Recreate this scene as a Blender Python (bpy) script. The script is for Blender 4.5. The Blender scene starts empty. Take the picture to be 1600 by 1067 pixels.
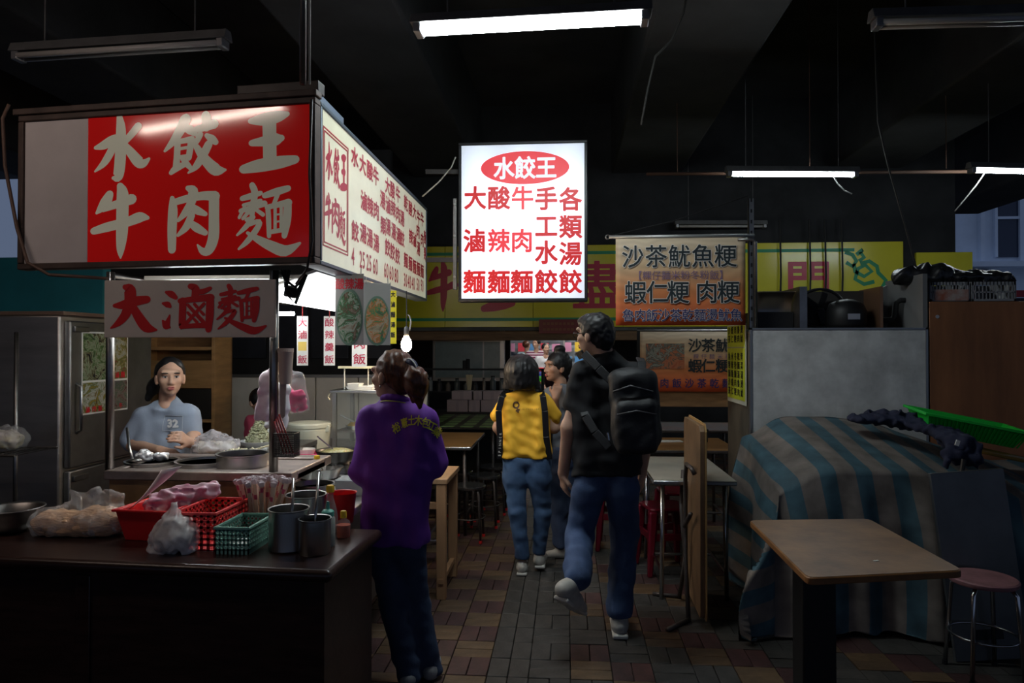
import bpy, math, random
import numpy as np
from mathutils import Vector, Matrix, Euler
from mathutils.bvhtree import BVHTree
R = math.radians
random.seed(7)
SC = bpy.context.scene
COL = SC.collection

# ------------------------------------------------------------------ camera
F = 1100.0
EYE = Vector((0, 0, 1.56)); YAW = R(4.4); PITCH = R(0.62)
cd = bpy.data.cameras.new('camera'); cam = bpy.data.objects.new('camera', cd); COL.objects.link(cam)
cam.location = EYE; cam.rotation_euler = (R(90) + PITCH, 0, YAW)
cd.sensor_width = 36; cd.lens = 36 * F / 1600; cd.clip_start = .05; cd.clip_end = 200
SC.camera = cam
# ------------------------------------------------------------------ world, exposure
SC.view_settings.view_transform = 'Standard'; SC.view_settings.look = 'None'
SC.view_settings.gamma = 1; SC.view_settings.use_curve_mapping = False
SC.view_settings.exposure = 0.0
wd = bpy.data.worlds.new('dusk_sky'); SC.world = wd; wd.use_nodes = True
bg = wd.node_tree.nodes['Background']; bg.inputs[0].default_value = (.25, .33, .52, 1); bg.inputs[1].default_value = .36
TUBE_W = 112.0; TUBE_FAR_W = 70.0; STALL_W = 58.0; BULB_W = 220.0; BOX_W = 1.0; MENU_W = .24

# ------------------------------------------------------------------ view helpers (measuring in the photograph)
_rot = Euler((R(90) + PITCH, 0, YAW)).to_matrix()
def ray(px, py): return _rot @ Vector(((px - 800) / F, (533.5 - py) / F, -1))
def at(px, py, Y): d = ray(px, py); return EYE + d * (Y / d.y)
def atz(px, py, z): d = ray(px, py); return EYE + d * ((z - EYE.z) / d.z)
def atx(px, py, X): d = ray(px, py); return EYE + d * (X / d.x)

# ------------------------------------------------------------------ materials
MATS = {}
def M(name, c, rough=.6, metal=0, var=0, scale=8, bump=0, bscale=None, spec=.5, c2=None, trans=0, alpha=1, emit=None, estr=0, coat=0, sub=0, stretch=None, ior=1.45):
    if name in MATS: return MATS[name]
    m = bpy.data.materials.new(name); m.use_nodes = True; MATS[name] = m
    nt = m.node_tree; b = nt.nodes['Principled BSDF']; I = b.inputs
    I['Base Color'].default_value = (*c, 1); I['Roughness'].default_value = rough; I['Metallic'].default_value = metal
    I['Specular IOR Level'].default_value = spec; I['Transmission Weight'].default_value = trans; I['Alpha'].default_value = alpha; I['IOR'].default_value = ior
    I['Coat Weight'].default_value = coat
    if sub: I['Subsurface Weight'].default_value = sub; I['Subsurface Radius'].default_value = (.01, .004, .002); I['Subsurface Scale'].default_value = 1
    if emit: I['Emission Color'].default_value = (*emit, 1); I['Emission Strength'].default_value = estr
    if var or bump or c2:
        tc = nt.nodes.new('ShaderNodeTexCoord'); mp = nt.nodes.new('ShaderNodeMapping')
        nt.links.new(tc.outputs['Object'], mp.inputs[0])
        if stretch: mp.inputs['Scale'].default_value = stretch
        if var or c2:
            n = nt.nodes.new('ShaderNodeTexNoise'); n.inputs['Scale'].default_value = scale; n.inputs['Detail'].default_value = 6; n.inputs['Roughness'].default_value = .62
            nt.links.new(mp.outputs[0], n.inputs[0])
            r = nt.nodes.new('ShaderNodeValToRGB'); nt.links.new(n.outputs[0], r.inputs[0])
            r.color_ramp.elements[0].position = .34; r.color_ramp.elements[1].position = .66
            if c2: a, z = c2, c
            else: a, z = [x * (1 - var) for x in c], [min(1, x * (1 + var * .6)) for x in c]
            r.color_ramp.elements[0].color = (*a, 1); r.color_ramp.elements[1].color = (*z, 1)
            nt.links.new(r.outputs[0], I['Base Color'])
        if bump:
            n2 = nt.nodes.new('ShaderNodeTexNoise'); n2.inputs['Scale'].default_value = bscale or scale * 3; n2.inputs['Detail'].default_value = 4
            nt.links.new(mp.outputs[0], n2.inputs[0])
            bp = nt.nodes.new('ShaderNodeBump'); bp.inputs['Strength'].default_value = bump; bp.inputs['Distance'].default_value = .01
            nt.links.new(n2.outputs[0], bp.inputs['Height']); nt.links.new(bp.outputs[0], I['Normal'])
    return m
def emis(name, c, s):
    if name in MATS: return MATS[name]
    m = bpy.data.materials.new(name); m.use_nodes = True; MATS[name] = m; nt = m.node_tree
    for n in list(nt.nodes): nt.nodes.remove(n)
    e = nt.nodes.new('ShaderNodeEmission'); e.inputs[0].default_value = (*c, 1); e.inputs[1].default_value = s
    o = nt.nodes.new('ShaderNodeOutputMaterial'); nt.links.new(e.outputs[0], o.inputs[0]); return m
def film(name, c, density=.5, rough=.25):
    """thin translucent plastic film: mix of transparent and a glossy, diffuse-translucent sheet"""
    if name in MATS: return MATS[name]
    m = bpy.data.materials.new(name); m.use_nodes = True; MATS[name] = m; nt = m.node_tree
    b = nt.nodes['Principled BSDF']; b.inputs['Base Color'].default_value = (*c, 1); b.inputs['Roughness'].default_value = rough
    t = nt.nodes.new('ShaderNodeBsdfTransparent'); x = nt.nodes.new('ShaderNodeMixShader')
    tc = nt.nodes.new('ShaderNodeTexCoord'); n = nt.nodes.new('ShaderNodeTexNoise'); n.inputs['Scale'].default_value = 14; n.inputs['Detail'].default_value = 5
    mr = nt.nodes.new('ShaderNodeMapRange'); mr.inputs[1].default_value = .35; mr.inputs[2].default_value = .7; mr.inputs[3].default_value = density * .6; mr.inputs[4].default_value = min(1, density * 1.5)
    nt.links.new(tc.outputs['Object'], n.inputs[0]); nt.links.new(n.outputs[0], mr.inputs[0]); nt.links.new(mr.outputs[0], x.inputs[0])
    bp = nt.nodes.new('ShaderNodeBump'); bp.inputs['Strength'].default_value = .6; bp.inputs['Distance'].default_value = .012
    nt.links.new(n.outputs[0], bp.inputs['Height']); nt.links.new(bp.outputs[0], b.inputs['Normal'])
    o = nt.nodes['Material Output']; nt.links.new(t.outputs[0], x.inputs[1]); nt.links.new(b.outputs[0], x.inputs[2]); nt.links.new(x.outputs[0], o.inputs[0])
    return m
def glass(name, c=(.9, .95, .95), rough=.05, mixf=.75):
    if name in MATS: return MATS[name]
    m = bpy.data.materials.new(name); m.use_nodes = True; MATS[name] = m; nt = m.node_tree
    b = nt.nodes['Principled BSDF']; b.inputs['Base Color'].default_value = (*c, 1); b.inputs['Roughness'].default_value = rough
    t = nt.nodes.new('ShaderNodeBsdfTransparent'); t.inputs[0].default_value = (*c, 1); x = nt.nodes.new('ShaderNodeMixShader'); x.inputs[0].default_value = 1 - mixf
    o = nt.nodes['Material Output']; nt.links.new(t.outputs[0], x.inputs[1]); nt.links.new(b.outputs[0], x.inputs[2]); nt.links.new(x.outputs[0], o.inputs[0]); return m

ORD = 'first second third fourth fifth sixth seventh eighth ninth tenth eleventh twelfth thirteenth fourteenth'.split()
# ------------------------------------------------------------------ mesh builder
class MB:
    def __init__(s): s.v = []; s.f = []
    def add(s, vs, fs):
        k = len(s.v); s.v += [tuple(p) for p in vs]; s.f += [tuple(i + k for i in f) for f in fs]; return s
    def box(s, c, d, rot=None):
        x, y, z = d[0] / 2, d[1] / 2, d[2] / 2
        vs = [Vector(p) for p in ((-x,-y,-z),(x,-y,-z),(x,y,-z),(-x,y,-z),(-x,-y,z),(x,-y,z),(x,y,z),(-x,y,z))]
        if rot is not None:
            m = Euler(rot).to_matrix() if not isinstance(rot, Matrix) else rot; vs = [m @ p for p in vs]
        return s.add([p + Vector(c) for p in vs], [(0,3,2,1),(4,5,6,7),(0,1,5,4),(1,2,6,5),(2,3,7,6),(3,0,4,7)])
    def bx(s, x0, x1, y0, y1, z0, z1): return s.box(((x0+x1)/2, (y0+y1)/2, (z0+z1)/2), (x1-x0, y1-y0, z1-z0))
    def bar(s, a, b, w, h, up=(0,0,1)):
        a, b = Vector(a), Vector(b); d = b - a; L = d.length; d.normalize(); u = Vector(up)
        if abs(d.dot(u)) > .95: u = Vector((0, 1, 0))
        sx = d.cross(u).normalized(); sz = sx.cross(d)
        m = Matrix((sx, d, sz)).transposed(); return s.box((a + b) / 2, (w, L, h), m)
    def tube(s, pts, r, n=10, cap=True):
        pts = [Vector(p) for p in pts]; rs = r if isinstance(r, (list, tuple)) else [r] * len(pts); rings = []; pu = None
        for i, p in enumerate(pts):
            d = (pts[min(i+1, len(pts)-1)] - pts[max(i-1, 0)]).normalized()
            if pu is None: pu = Vector((0, 0, 1)) if abs(d.z) < .9 else Vector((1, 0, 0))
            sx = d.cross(pu).normalized(); pu = sx.cross(d).normalized()
            rings.append([p + (sx * math.cos(2*math.pi*j/n) + pu * math.sin(2*math.pi*j/n)) * rs[i] for j in range(n)])
        vs = [q for g in rings for q in g]; fs = []
        for i in range(len(pts) - 1):
            for j in range(n): fs.append((i*n+j, (i+1)*n+j, (i+1)*n+(j+1)%n, i*n+(j+1)%n))
        if cap: fs.append(tuple(range(n))); fs.append(tuple((len(pts)-1)*n + j for j in reversed(range(n))))
        return s.add(vs, fs)
    def lathe(s, prof, c=(0,0,0), n=28, sx=1, sy=1):
        vs = []; fs = []
        for r, z in prof:
            for j in range(n): a = 2*math.pi*j/n; vs.append((c[0] + r*sx*math.cos(a), c[1] + r*sy*math.sin(a), c[2] + z))
        for i in range(len(prof) - 1):
            for j in range(n): fs.append((i*n+j, i*n+(j+1)%n, (i+1)*n+(j+1)%n, (i+1)*n+j))
        if prof[0][0] > 1e-6: fs.append(tuple(reversed(range(n))))
        if prof[-1][0] > 1e-6 : fs.append(tuple((len(prof)-1)*n + j for j in range(n)))
        return s.add(vs, fs)
    def prism(s, poly, y0, y1):           # poly in x,z ; extruded in y
        n = len(poly); vs = [(x, y0, z) for x, z in poly] + [(x, y1, z) for x, z in poly]
        return s.add(vs, [tuple(range(n)), tuple(reversed(range(n, 2*n)))] + [(i, i+n, (i+1)%n+n, (i+1)%n) for i in range(n)])
    def prismz(s, poly, z0, z1):          # poly in x,y (ccw)
        n = len(poly); vs = [(x, y, z0) for x, y in poly] + [(x, y, z1) for x, y in poly]
        return s.add(vs, [tuple(reversed(range(n))), tuple(range(n, 2*n))] + [(i, (i+1)%n, (i+1)%n+n, i+n) for i in range(n)])
    def ell(s, c, r, n=14, m=9):
        prof = [(max(1e-7, math.sin(math.pi*i/m)), -math.cos(math.pi*i/m)) for i in range(m+1)]
        vs = []; fs = []
        for a, z in prof:
            for j in range(n): t = 2*math.pi*j/n; vs.append((c[0]+a*r[0]*math.cos(t), c[1]+a*r[1]*math.sin(t), c[2]+z*r[2]))
        for i in range(m):
            for j in range(n): fs.append((i*n+j, i*n+(j+1)%n, (i+1)*n+(j+1)%n, (i+1)*n+j))
        return s.add(vs, fs)
    def grid(s, fn, nu, nv, closed=False):
        vs = [fn(u/(nu-1), v/(nv-1)) for v in range(nv) for u in range(nu)]
        return s.add(vs, [(v*nu+u, v*nu+u+1, (v+1)*nu+u+1, (v+1)*nu+u) for v in range(nv-1) for u in range(nu-1)])
    def build(s, name, mat=None, parent=None, smooth=False, bevel=0, solid=0, sub=0, loc=None, rz=0, seg=2):
        me = bpy.data.meshes.new(name); me.from_pydata(s.v, [], s.f); me.update()
        o = bpy.data.objects.new(name, me); COL.objects.link(o)
        if mat: me.materials.append(mat)
        if smooth: me.polygons.foreach_set('use_smooth', [True] * len(me.polygons))
        if solid: md = o.modifiers.new('s', 'SOLIDIFY'); md.thickness = solid; md.offset = 0
        if sub: md = o.modifiers.new('u', 'SUBSURF'); md.levels = sub; md.render_levels = sub
        if bevel:
            md = o.modifiers.new('b', 'BEVEL'); md.width = bevel; md.segments = seg; md.limit_method = 'ANGLE'
        if smooth == 'auto' or (smooth is False and bevel):
            me.polygons.foreach_set('use_smooth', [True] * len(me.polygons)); me.set_sharp_from_angle(angle=R(35))
        if parent: o.parent = parent
        if loc is not None: o.location = loc
        o.rotation_euler[2] = rz
        return o

def tag(o, label=None, cat=None, group=None, kind=None):
    if label: o['label'] = label
    if cat: o['category'] = cat
    if group: o['group'] = group
    if kind: o['kind'] = kind
    return o
def thing(name, label, cat, loc=(0,0,0), rz=0, group=None):
    o = bpy.data.objects.new(name, None); COL.objects.link(o); o.empty_display_size = .1
    o.location = loc; o.rotation_euler[2] = rz
    return tag(o, label, cat, group)
def copy_tree(o, parent=None, loc=None, rz=None, label=None):
    c = o.copy(); COL.objects.link(c); c.parent = parent
    for ch in o.children: copy_tree(ch, c)
    if loc is not None: c.location = loc
    if rz is not None: c.rotation_euler[2] = rz
    if label: c['label'] = label
    return c
def struct(o): o['kind'] = 'structure'; return o
def wmat(o):
    return Matrix.Translation(o.location) @ o.rotation_euler.to_matrix().to_4x4()
def on_plane(o, px, py, y=0):
    """photo pixel -> local x,z on a thing's local plane y"""
    mi = wmat(o).inverted(); e = mi @ EYE; d = mi.to_3x3() @ ray(px, py); t = (y - e.y) / d.y; q = e + d * t; return q.x, q.z

# ------------------------------------------------------------------ lettering
_G = {}
def glyph(ch, bold=0.0):
    """flat outline of one character; bold adds a rounded stroke of that half-width along its outline"""
    k = (ch, bold)
    if k in _G: return _G[k]
    cu = bpy.data.curves.new('g', 'FONT'); cu.body = ch; cu.size = 1; cu.resolution_u = 3
    o = bpy.data.objects.new('g', cu); COL.objects.link(o)
    dg = bpy.context.evaluated_depsgraph_get(); me = bpy.data.meshes.new_from_object(o.evaluated_get(dg))
    vs = np.array([v.co[:2] for v in me.vertices]) if len(me.vertices) else np.zeros((0, 2)); fs = [tuple(p.vertices) for p in me.polygons]
    bpy.data.meshes.remove(me); bpy.data.objects.remove(o); bpy.data.curves.remove(cu)
    if len(vs):
        if ord(ch) > 0x2000: vs = (vs - np.array((.488, .378)))          # centre of the em box
        else:
            lo, hi = vs.min(0), vs.max(0); vs = vs - (lo + hi) / 2
    if bold and len(vs):
        cnt = {}
        for f in fs:
            for a, b in zip(f, f[1:] + f[:1]): e = (min(a, b), max(a, b)); cnt[e] = cnt.get(e, 0) + 1
        out = [(p[0], p[1], 0) for p in vs]; ir = 0
        for (a, b), c in cnt.items():
            if c != 1: continue
            p, q = vs[a], vs[b]; d = q - p; l = np.hypot(*d)
            if l < 1e-6: continue
            t = d / l; nrm = np.array((-t[1], t[0])) * bold; g = t * bold * .7; i0 = len(out)
            for w in (p + nrm, p + nrm*.7 - g, p - nrm*.7 - g, p - nrm, q - nrm, q - nrm*.7 + g, q + nrm*.7 + g, q + nrm): out.append((w[0], w[1], .0002 + .00002 * (ir % 30)))
            ir += 1
            fs.append(tuple(range(i0, i0 + 8)))
        vs = np.array(out)
    if len(vs) and vs.shape[1] == 2: vs = np.hstack((vs, np.zeros((len(vs), 1))))
    _G[k] = (vs, fs); return _G[k]
def lettering(parent, name, chars, mat, y=-.002, bold=.0, shear=0, each=False):
    """chars: (character, centre x, centre z, width, height) on the parent's local x,z plane"""
    b = MB()
    for ch, cx, cz, w, h in chars:
        vs, fs = glyph(ch, bold)
        if each:
            MB().add([((p[0] + shear * p[1]) * w, -p[2], p[1] * h) for p in vs], fs).build(name, mat, parent, loc=(cx, y, cz))
        else: b.add([(cx + (p[0] + shear * p[1]) * w, y - p[2], cz + p[1] * h) for p in vs], fs)
    if not each: return b.build(name, mat, parent)
def row(txt, x0, x1, z, h, w=None):
    n = len(txt); st = (x1 - x0) / n
    return [(c, x0 + st * (i + .5), z, w or min(st * 1.02, h * 1.05), h) for i, c in enumerate(txt) if c != ' ']

# brush-written characters: strokes of (x, y, width), traced in a common pixel frame
BRUSH = {
 '水': [[(598,205,24),(606,260,40),(606,340,46),(602,430,48),(592,490,42),(570,495,16)], [(480,348,16),(520,338,36),(560,318,40),(585,305,30)], [(578,312,30),(562,360,34),(525,420,30),(478,460,8)], [(692,258,34),(655,298,30),(618,334,26)], [(612,330,26),(655,378,38),(695,425,46),(720,432,34),(746,413,12)]],
 '餃': [[(930,205,48),(905,255,44),(870,310,34),(826,358,12)], [(925,245,30),(955,262,38),(985,288,16)], [(878,318,22),(920,312,24),(962,306,28)], [(890,318,28),(888,380,28),(884,440,30)], [(958,310,28),(954,350,28),(946,398,26)], [(890,352,14),(952,345,14)], [(888,392,16),(946,388,16)], [(858,468,20),(885,446,30),(935,425,22)], [(915,400,20),(935,425,26),(955,448,20)],
       [(1030,192,38),(1036,225,42),(1034,255,34)], [(975,262,26),(1020,252,34),(1072,238,42)], [(1004,285,26),(985,320,24),(962,345,10)], [(1035,292,20),(1060,310,34),(1080,328,26)], [(1046,335,34),(1020,385,36),(985,440,30),(945,472,8)], [(985,345,26),(1010,385,36),(1045,430,46),(1085,465,50),(1128,466,12)]],
 '王': [[(1255,212,26),(1320,208,54),(1390,198,50),(1436,188,24)], [(1260,322,28),(1325,316,44),(1380,310,54),(1408,305,30)], [(1218,450,38),(1300,436,56),(1400,424,54),(1478,414,36)], [(1348,225,60),(1350,320,58),(1352,430,58)]],
 '牛': [[(550,590,34),(530,630,48),(505,660,32),(485,680,12)], [(515,660,30),(580,642,34),(660,618,44)], [(470,768,30),(540,750,40),(640,728,40),(700,708,44),(738,712,18)], [(602,552,30),(614,590,50),(614,680,52),(612,780,50),(606,860,34),(606,902,8)]],
 '肉': [[(862,605,20),(866,660,40),(862,760,40),(862,855,34)], [(866,628,28),(940,610,32),(1020,600,36),(1075,605,44)], [(1070,605,44),(1070,700,44),(1068,800,46),(1045,860,40),(1015,865,30),(990,835,8)], [(940,560,22),(965,575,44),(962,620,36),(935,670,34),(893,715,14)], [(950,645,24),(985,668,34),(1028,688,20)], [(960,690,30),(935,745,32),(892,786,14)], [(950,725,24),(985,752,36),(1028,778,24)]],
 '麵': [[(1262,545,26),(1275,580,30),(1268,640,26),(1262,690,22)], [(1212,608,22),(1255,598,26),(1305,585,20)], [(1218,640,14),(1305,622,18)], [(1205,668,20),(1260,654,24),(1325,636,26)], [(1225,650,16),(1198,700,14)], [(1246,672,18),(1216,706,14)], [(1280,662,16),(1318,690,18)], [(1235,712,18),(1270,700,18)], [(1262,706,22),(1232,745,22),(1188,784,10)], [(1240,735,22),(1300,722,20),(1285,760,26),(1240,815,24),(1196,852,10)], [(1240,775,14),(1290,806,30),(1360,842,44),(1430,866,46),(1500,832,12)],
       [(1325,598,24),(1385,582,32),(1442,568,26)], [(1392,590,20),(1372,640,18)], [(1338,655,22),(1390,645,24),(1445,636,32)], [(1342,660,22),(1346,720,22),(1348,795,18)], [(1440,645,34),(1436,720,36),(1424,795,24)], [(1378,660,14),(1378,760,14)], [(1408,658,14),(1408,760,14)], [(1380,692,8),(1408,690,8)], [(1380,726,8),(1408,724,8)], [(1350,775,18),(1425,765,20)]],
 '大': [[(596,192,18),(640,188,38),(700,170,44),(766,160,34)], [(650,95,24),(675,110,52),(676,170,50),(655,235,42),(618,280,30),(578,308,8)], [(690,195,34),(725,255,44),(765,305,46),(815,318,10)]],
 '滷': [[(866,122,14),(890,132,30),(912,150,20)], [(850,180,12),(872,186,28),(884,196,16)], [(850,270,10),(868,296,34),(885,305,8)], [(868,296,30),(884,240,6)], [(985,92,26),(1010,105,34),(1006,155,30)], [(1010,125,22),(1050,118,24),(1082,102,16)], [(935,168,24),(1010,158,28),(1085,150,34)], [(948,165,30),(946,235,30),(944,300,28),(935,290,10)], [(1082,158,32),(1080,240,34),(1074,318,26)], [(946,300,22),(1010,296,22),(1076,294,26)], [(972,188,14),(1010,232,16),(1050,278,18)], [(1052,182,14),(1010,230,14),(968,280,16)], [(1005,184,14),(1018,200,14)], [(972,228,12),(984,242,14)], [(1036,222,12),(1050,238,14)], [(1004,262,12),(1018,278,14)]],
}
def stroke(b, pts, mp, y):
    """one brush stroke as a flat ribbon with rounded ends; mp maps pixel -> local x,z"""
    P = []
    for i in range(len(pts) - 1):                       # Catmull-Rom resample
        p0, p1, p2, p3 = pts[max(i-1,0)], pts[i], pts[i+1], pts[min(i+2,len(pts)-1)]
        for k in range(4):
            t = k / 4; P.append(tuple(.5*((2*p1[j]) + (p2[j]-p0[j])*t + (2*p0[j]-5*p1[j]+4*p2[j]-p3[j])*t*t + (3*p1[j]-p0[j]-3*p2[j]+p3[j])*t**3) for j in range(3)))
    P.append(pts[-1]); n = len(P); L = []; Rr = []
    for i, (x, yy, w) in enumerate(P):
        a, c = P[max(i-1,0)], P[min(i+1,n-1)]; dx, dy = c[0]-a[0], c[1]-a[1]; l = math.hypot(dx, dy) or 1
        w *= 1.16; nx, ny = -dy/l*w/2, dx/l*w/2; L.append((x+nx, yy+ny)); Rr.append((x-nx, yy-ny))
    def cap(c, frm, to):
        a0 = math.atan2(frm[1]-c[1], frm[0]-c[0]); r = c[2]/2*1.1; return [(c[0]+r*math.cos(a0+math.pi*k/5), c[1]+r*math.sin(a0+math.pi*k/5)) for k in range(1, 5)]
    vs = L + Rr; fs = [(i, i+1, n+i+1, n+i) for i in range(n-1)]
    c0 = cap(P[0], L[0], Rr[0]); k = len(vs); vs += c0; fs.append(tuple([0] + list(range(k, k+4)) + [n]))
    c1 = cap(P[-1], Rr[-1], L[-1]); k = len(vs); vs += c1; fs.append(tuple([2*n-1] + list(range(k, k+4)) + [n-1]))
    b.add([(mp(*p)[0], y, mp(*p)[1]) for p in vs], fs)
def brush(parent, name, ch, box, mat, y=-.002):
    """box: x0,x1,z0,z1 in local coordinates"""
    S = BRUSH[ch]; xs = [p[0] for s in S for p in s]; ys = [p[1] for s in S for p in s]
    X0, X1, Y0, Y1 = min(xs), max(xs), min(ys), max(ys)
    mp = lambda x, yy: (box[0] + (x-X0)/(X1-X0)*(box[1]-box[0]), box[3] - (yy-Y0)/(Y1-Y0)*(box[3]-box[2]))
    b = MB()
    for i, s in enumerate(S): stroke(b, s, mp, y - i * .00006)
    return b.build(name, mat, parent)

# ------------------------------------------------------------------ implicit surfaces (bodies, clothes, bags)
def sdf_mesh(prims, h=.01, k=.03, wrinkle=0, wscale=20, pad=.06, seed=0, wdir=None, cut=None):
    """prims: ('c',p0,p1,r0,r1[,k]) tapered capsule | ('e',c,(rx,ry,rz)[,k[,rot]]) ellipsoid | ('b',c,(hx,hy,hz),round[,k[,rot]]) ; a leading '-' subtracts"""
    lo = np.full(3, 1e9); hi = -lo
    for p in prims:
        if p[0][0] == '-': continue
        if p[0] == 'c':
            for q, r in ((p[1], p[3]), (p[2], p[4])): lo = np.minimum(lo, np.array(q) - r); hi = np.maximum(hi, np.array(q) + r)
        else:
            r = max(p[2]) * (1.75 if p[0] == 'b' else 1.0); lo = np.minimum(lo, np.array(p[1]) - r); hi = np.maximum(hi, np.array(p[1]) + r)
    lo -= pad; hi += pad; n = np.ceil((hi - lo) / h).astype(int) + 1
    ax = [lo[i] + h * np.arange(n[i]) for i in range(3)]; D = np.full(n, 1.0, dtype=np.float32)
    for p in prims:
        t = p[0].lstrip('-'); neg = p[0][0] == '-'
        if t == 'c': kk = p[5] if len(p) > 5 else k; a, b = np.array(p[1], float), np.array(p[2], float); rr = max(p[3], p[4]); plo, phi = np.minimum(a, b) - rr, np.maximum(a, b) + rr
        elif t == 'e': kk = p[3] if len(p) > 3 and p[3] is not None else k; c = np.array(p[1], float); plo, phi = c - max(p[2]), c + max(p[2])
        else: kk = p[4] if len(p) > 4 and p[4] is not None else k; c = np.array(p[1], float); m_ = float(np.linalg.norm(p[2])); plo, phi = c - m_, c + m_
        mg = kk * 1.6 + 2 * h; i0 = np.maximum(0, ((plo - mg - lo) / h).astype(int)); i1 = np.minimum(n, ((phi + mg - lo) / h).astype(int) + 2)
        if (i1 <= i0).any(): continue
        X, Y, Z = np.meshgrid(*[ax[i][i0[i]:i1[i]] for i in range(3)], indexing='ij'); Q = np.stack((X, Y, Z), -1)
        if t == 'c':
            ba = b - a; L2 = float(ba @ ba) or 1e-9; s = np.clip(((Q - a) @ ba) / L2, 0, 1); d = np.linalg.norm(Q - a - s[..., None] * ba, axis=-1) - (p[3] + (p[4] - p[3]) * s)
        elif t == 'e':
            q = Q - c
            if len(p) > 4: q = q @ np.array(Euler(p[4]).to_matrix())
            r = np.array(p[2], float); k0 = np.linalg.norm(q / r, axis=-1); k1 = np.linalg.norm(q / (r * r), axis=-1) + 1e-9; d = k0 * (k0 - 1) / k1
        else:
            q = Q - c
            if len(p) > 5: q = q @ np.array(Euler(p[5]).to_matrix())
            q = np.abs(q) - (np.array(p[2], float) - p[3]); d = np.linalg.norm(np.maximum(q, 0), axis=-1) + np.minimum(q.max(-1), 0) - p[3]
        sl = tuple(slice(i0[i], i1[i]) for i in range(3)); o = D[sl]
        if neg:
            D[sl] = np.maximum(o, -d)
        else:
            hh = np.clip(.5 + .5 * (o - d) / kk, 0, 1); D[sl] = o + (d - o) * hh - kk * hh * (1 - hh)
    if cut:                                           # half-spaces (point, normal): keep the side against the normal
        X, Y, Z = np.meshgrid(*ax, indexing='ij')
        for q, nn in cut: nn = np.array(nn, float); nn /= np.linalg.norm(nn); D = np.maximum(D, ((X-q[0])*nn[0] + (Y-q[1])*nn[1] + (Z-q[2])*nn[2]).astype(np.float32))
    if wrinkle:
        rg = np.random.RandomState(seed); X, Y, Z = np.meshgrid(*ax, indexing='ij'); W = np.zeros_like(D)
        sd = wdir or (1, 1, 1)
        for i in range(7):
            v = rg.randn(3) * np.array(sd); v = v / np.linalg.norm(v) * wscale * 2.0 * (.6 + 1.1 * rg.rand()); ph = rg.rand() * 6.28
            v2 = rg.randn(3) * wscale * .7; W += np.sin(X*v[0] + Y*v[1] + Z*v[2] + ph + 1.4*np.sin(X*v2[0] + Y*v2[1] + Z*v2[2])).astype(np.float32)
        D = D + W * (wrinkle / 3)
    S = D < 0; cs = tuple(x - 1 for x in n); acc = np.zeros(cs + (3,), np.float32); cnt = np.zeros(cs, np.float32); quads = []
    E = []
    for a_ in range(3):
        s0 = [slice(None)] * 3; s1 = [slice(None)] * 3; s0[a_] = slice(0, -1); s1[a_] = slice(1, None)
        f0, f1 = D[tuple(s0)], D[tuple(s1)]; ch = S[tuple(s0)] != S[tuple(s1)]; idx = np.argwhere(ch)
        t = f0[ch] / (f0[ch] - f1[ch]); pos = idx.astype(np.float32); pos[:, a_] += t; E.append((a_, idx, S[tuple(s0)][ch]))
        o1, o2 = [x for x in range(3) if x != a_]
        for da in (0, -1):
            for db in (0, -1):
                c_ = idx.copy(); c_[:, o1] += da; c_[:, o2] += db
                ok = ((c_ >= 0) & (c_ < np.array(cs))).all(1); cc = c_[ok]; np.add.at(acc, tuple(cc.T), pos[ok]); np.add.at(cnt, tuple(cc.T), 1)
    act = cnt > 0; ids = np.full(cs, -1, int); ids[act] = np.arange(act.sum()); V = acc[act] / cnt[act][:, None] * h + lo
    for a_, idx, sg in E:
        o1, o2 = (a_ + 1) % 3, (a_ + 2) % 3
        def cell(da, db):
            c_ = idx.copy(); c_[:, o1] += da; c_[:, o2] += db; return c_
        q = [cell(-1, -1), cell(0, -1), cell(0, 0), cell(-1, 0)]
        ok = np.ones(len(idx), bool)
        for c_ in q: ok &= ((c_ >= 0) & (c_ < np.array(cs))).all(1)
        I_ = np.stack([ids[tuple(c_[ok].T)] for c_ in q], 1); s_ = sg[ok]; I_[~s_] = I_[~s_][:, ::-1]; quads.append(I_)
    return V, np.concatenate(quads)
def sdf_obj(name, prims, mat, parent, **kw):
    V, Q = sdf_mesh(prims, **kw); me = bpy.data.meshes.new(name)
    me.vertices.add(len(V)); me.vertices.foreach_set('co', V.astype(np.float32).ravel())
    me.loops.add(len(Q) * 4); me.loops.foreach_set('vertex_index', Q.astype(np.int32).ravel())
    me.polygons.add(len(Q)); me.polygons.foreach_set('loop_start', np.arange(0, len(Q)*4, 4, dtype=np.int32))
    me.polygons.foreach_set('use_smooth', np.ones(len(Q), bool)); me.update(calc_edges=True); me.validate()
    o = bpy.data.objects.new(name, me); COL.objects.link(o); me.materials.append(mat); o.parent = parent; return o

# =================================================================== THE SETTING
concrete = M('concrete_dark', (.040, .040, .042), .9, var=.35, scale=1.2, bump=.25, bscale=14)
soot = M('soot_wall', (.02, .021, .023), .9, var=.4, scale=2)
grout = M('grout', (.022, .020, .018), .95, var=.4, scale=6)
ochre = [M('brick_ochre_%d' % i, c, .62, var=.35, scale=9, bump=.2, bscale=60) for i, c in enumerate([(.100,.058,.028), (.085,.050,.026), (.108,.066,.034)])]
maroon = [M('brick_maroon_%d' % i, c, .62, var=.35, scale=9, bump=.2, bscale=60) for i, c in enumerate([(.062,.025,.023), (.052,.022,.021), (.058,.028,.025)])]
greyb = [M('brick_grey_%d' % i, c, .62, var=.35, scale=9, bump=.2, bscale=60) for i, c in enumerate([(.045,.041,.037), (.039,.036,.033), (.048,.043,.038)])]

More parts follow.
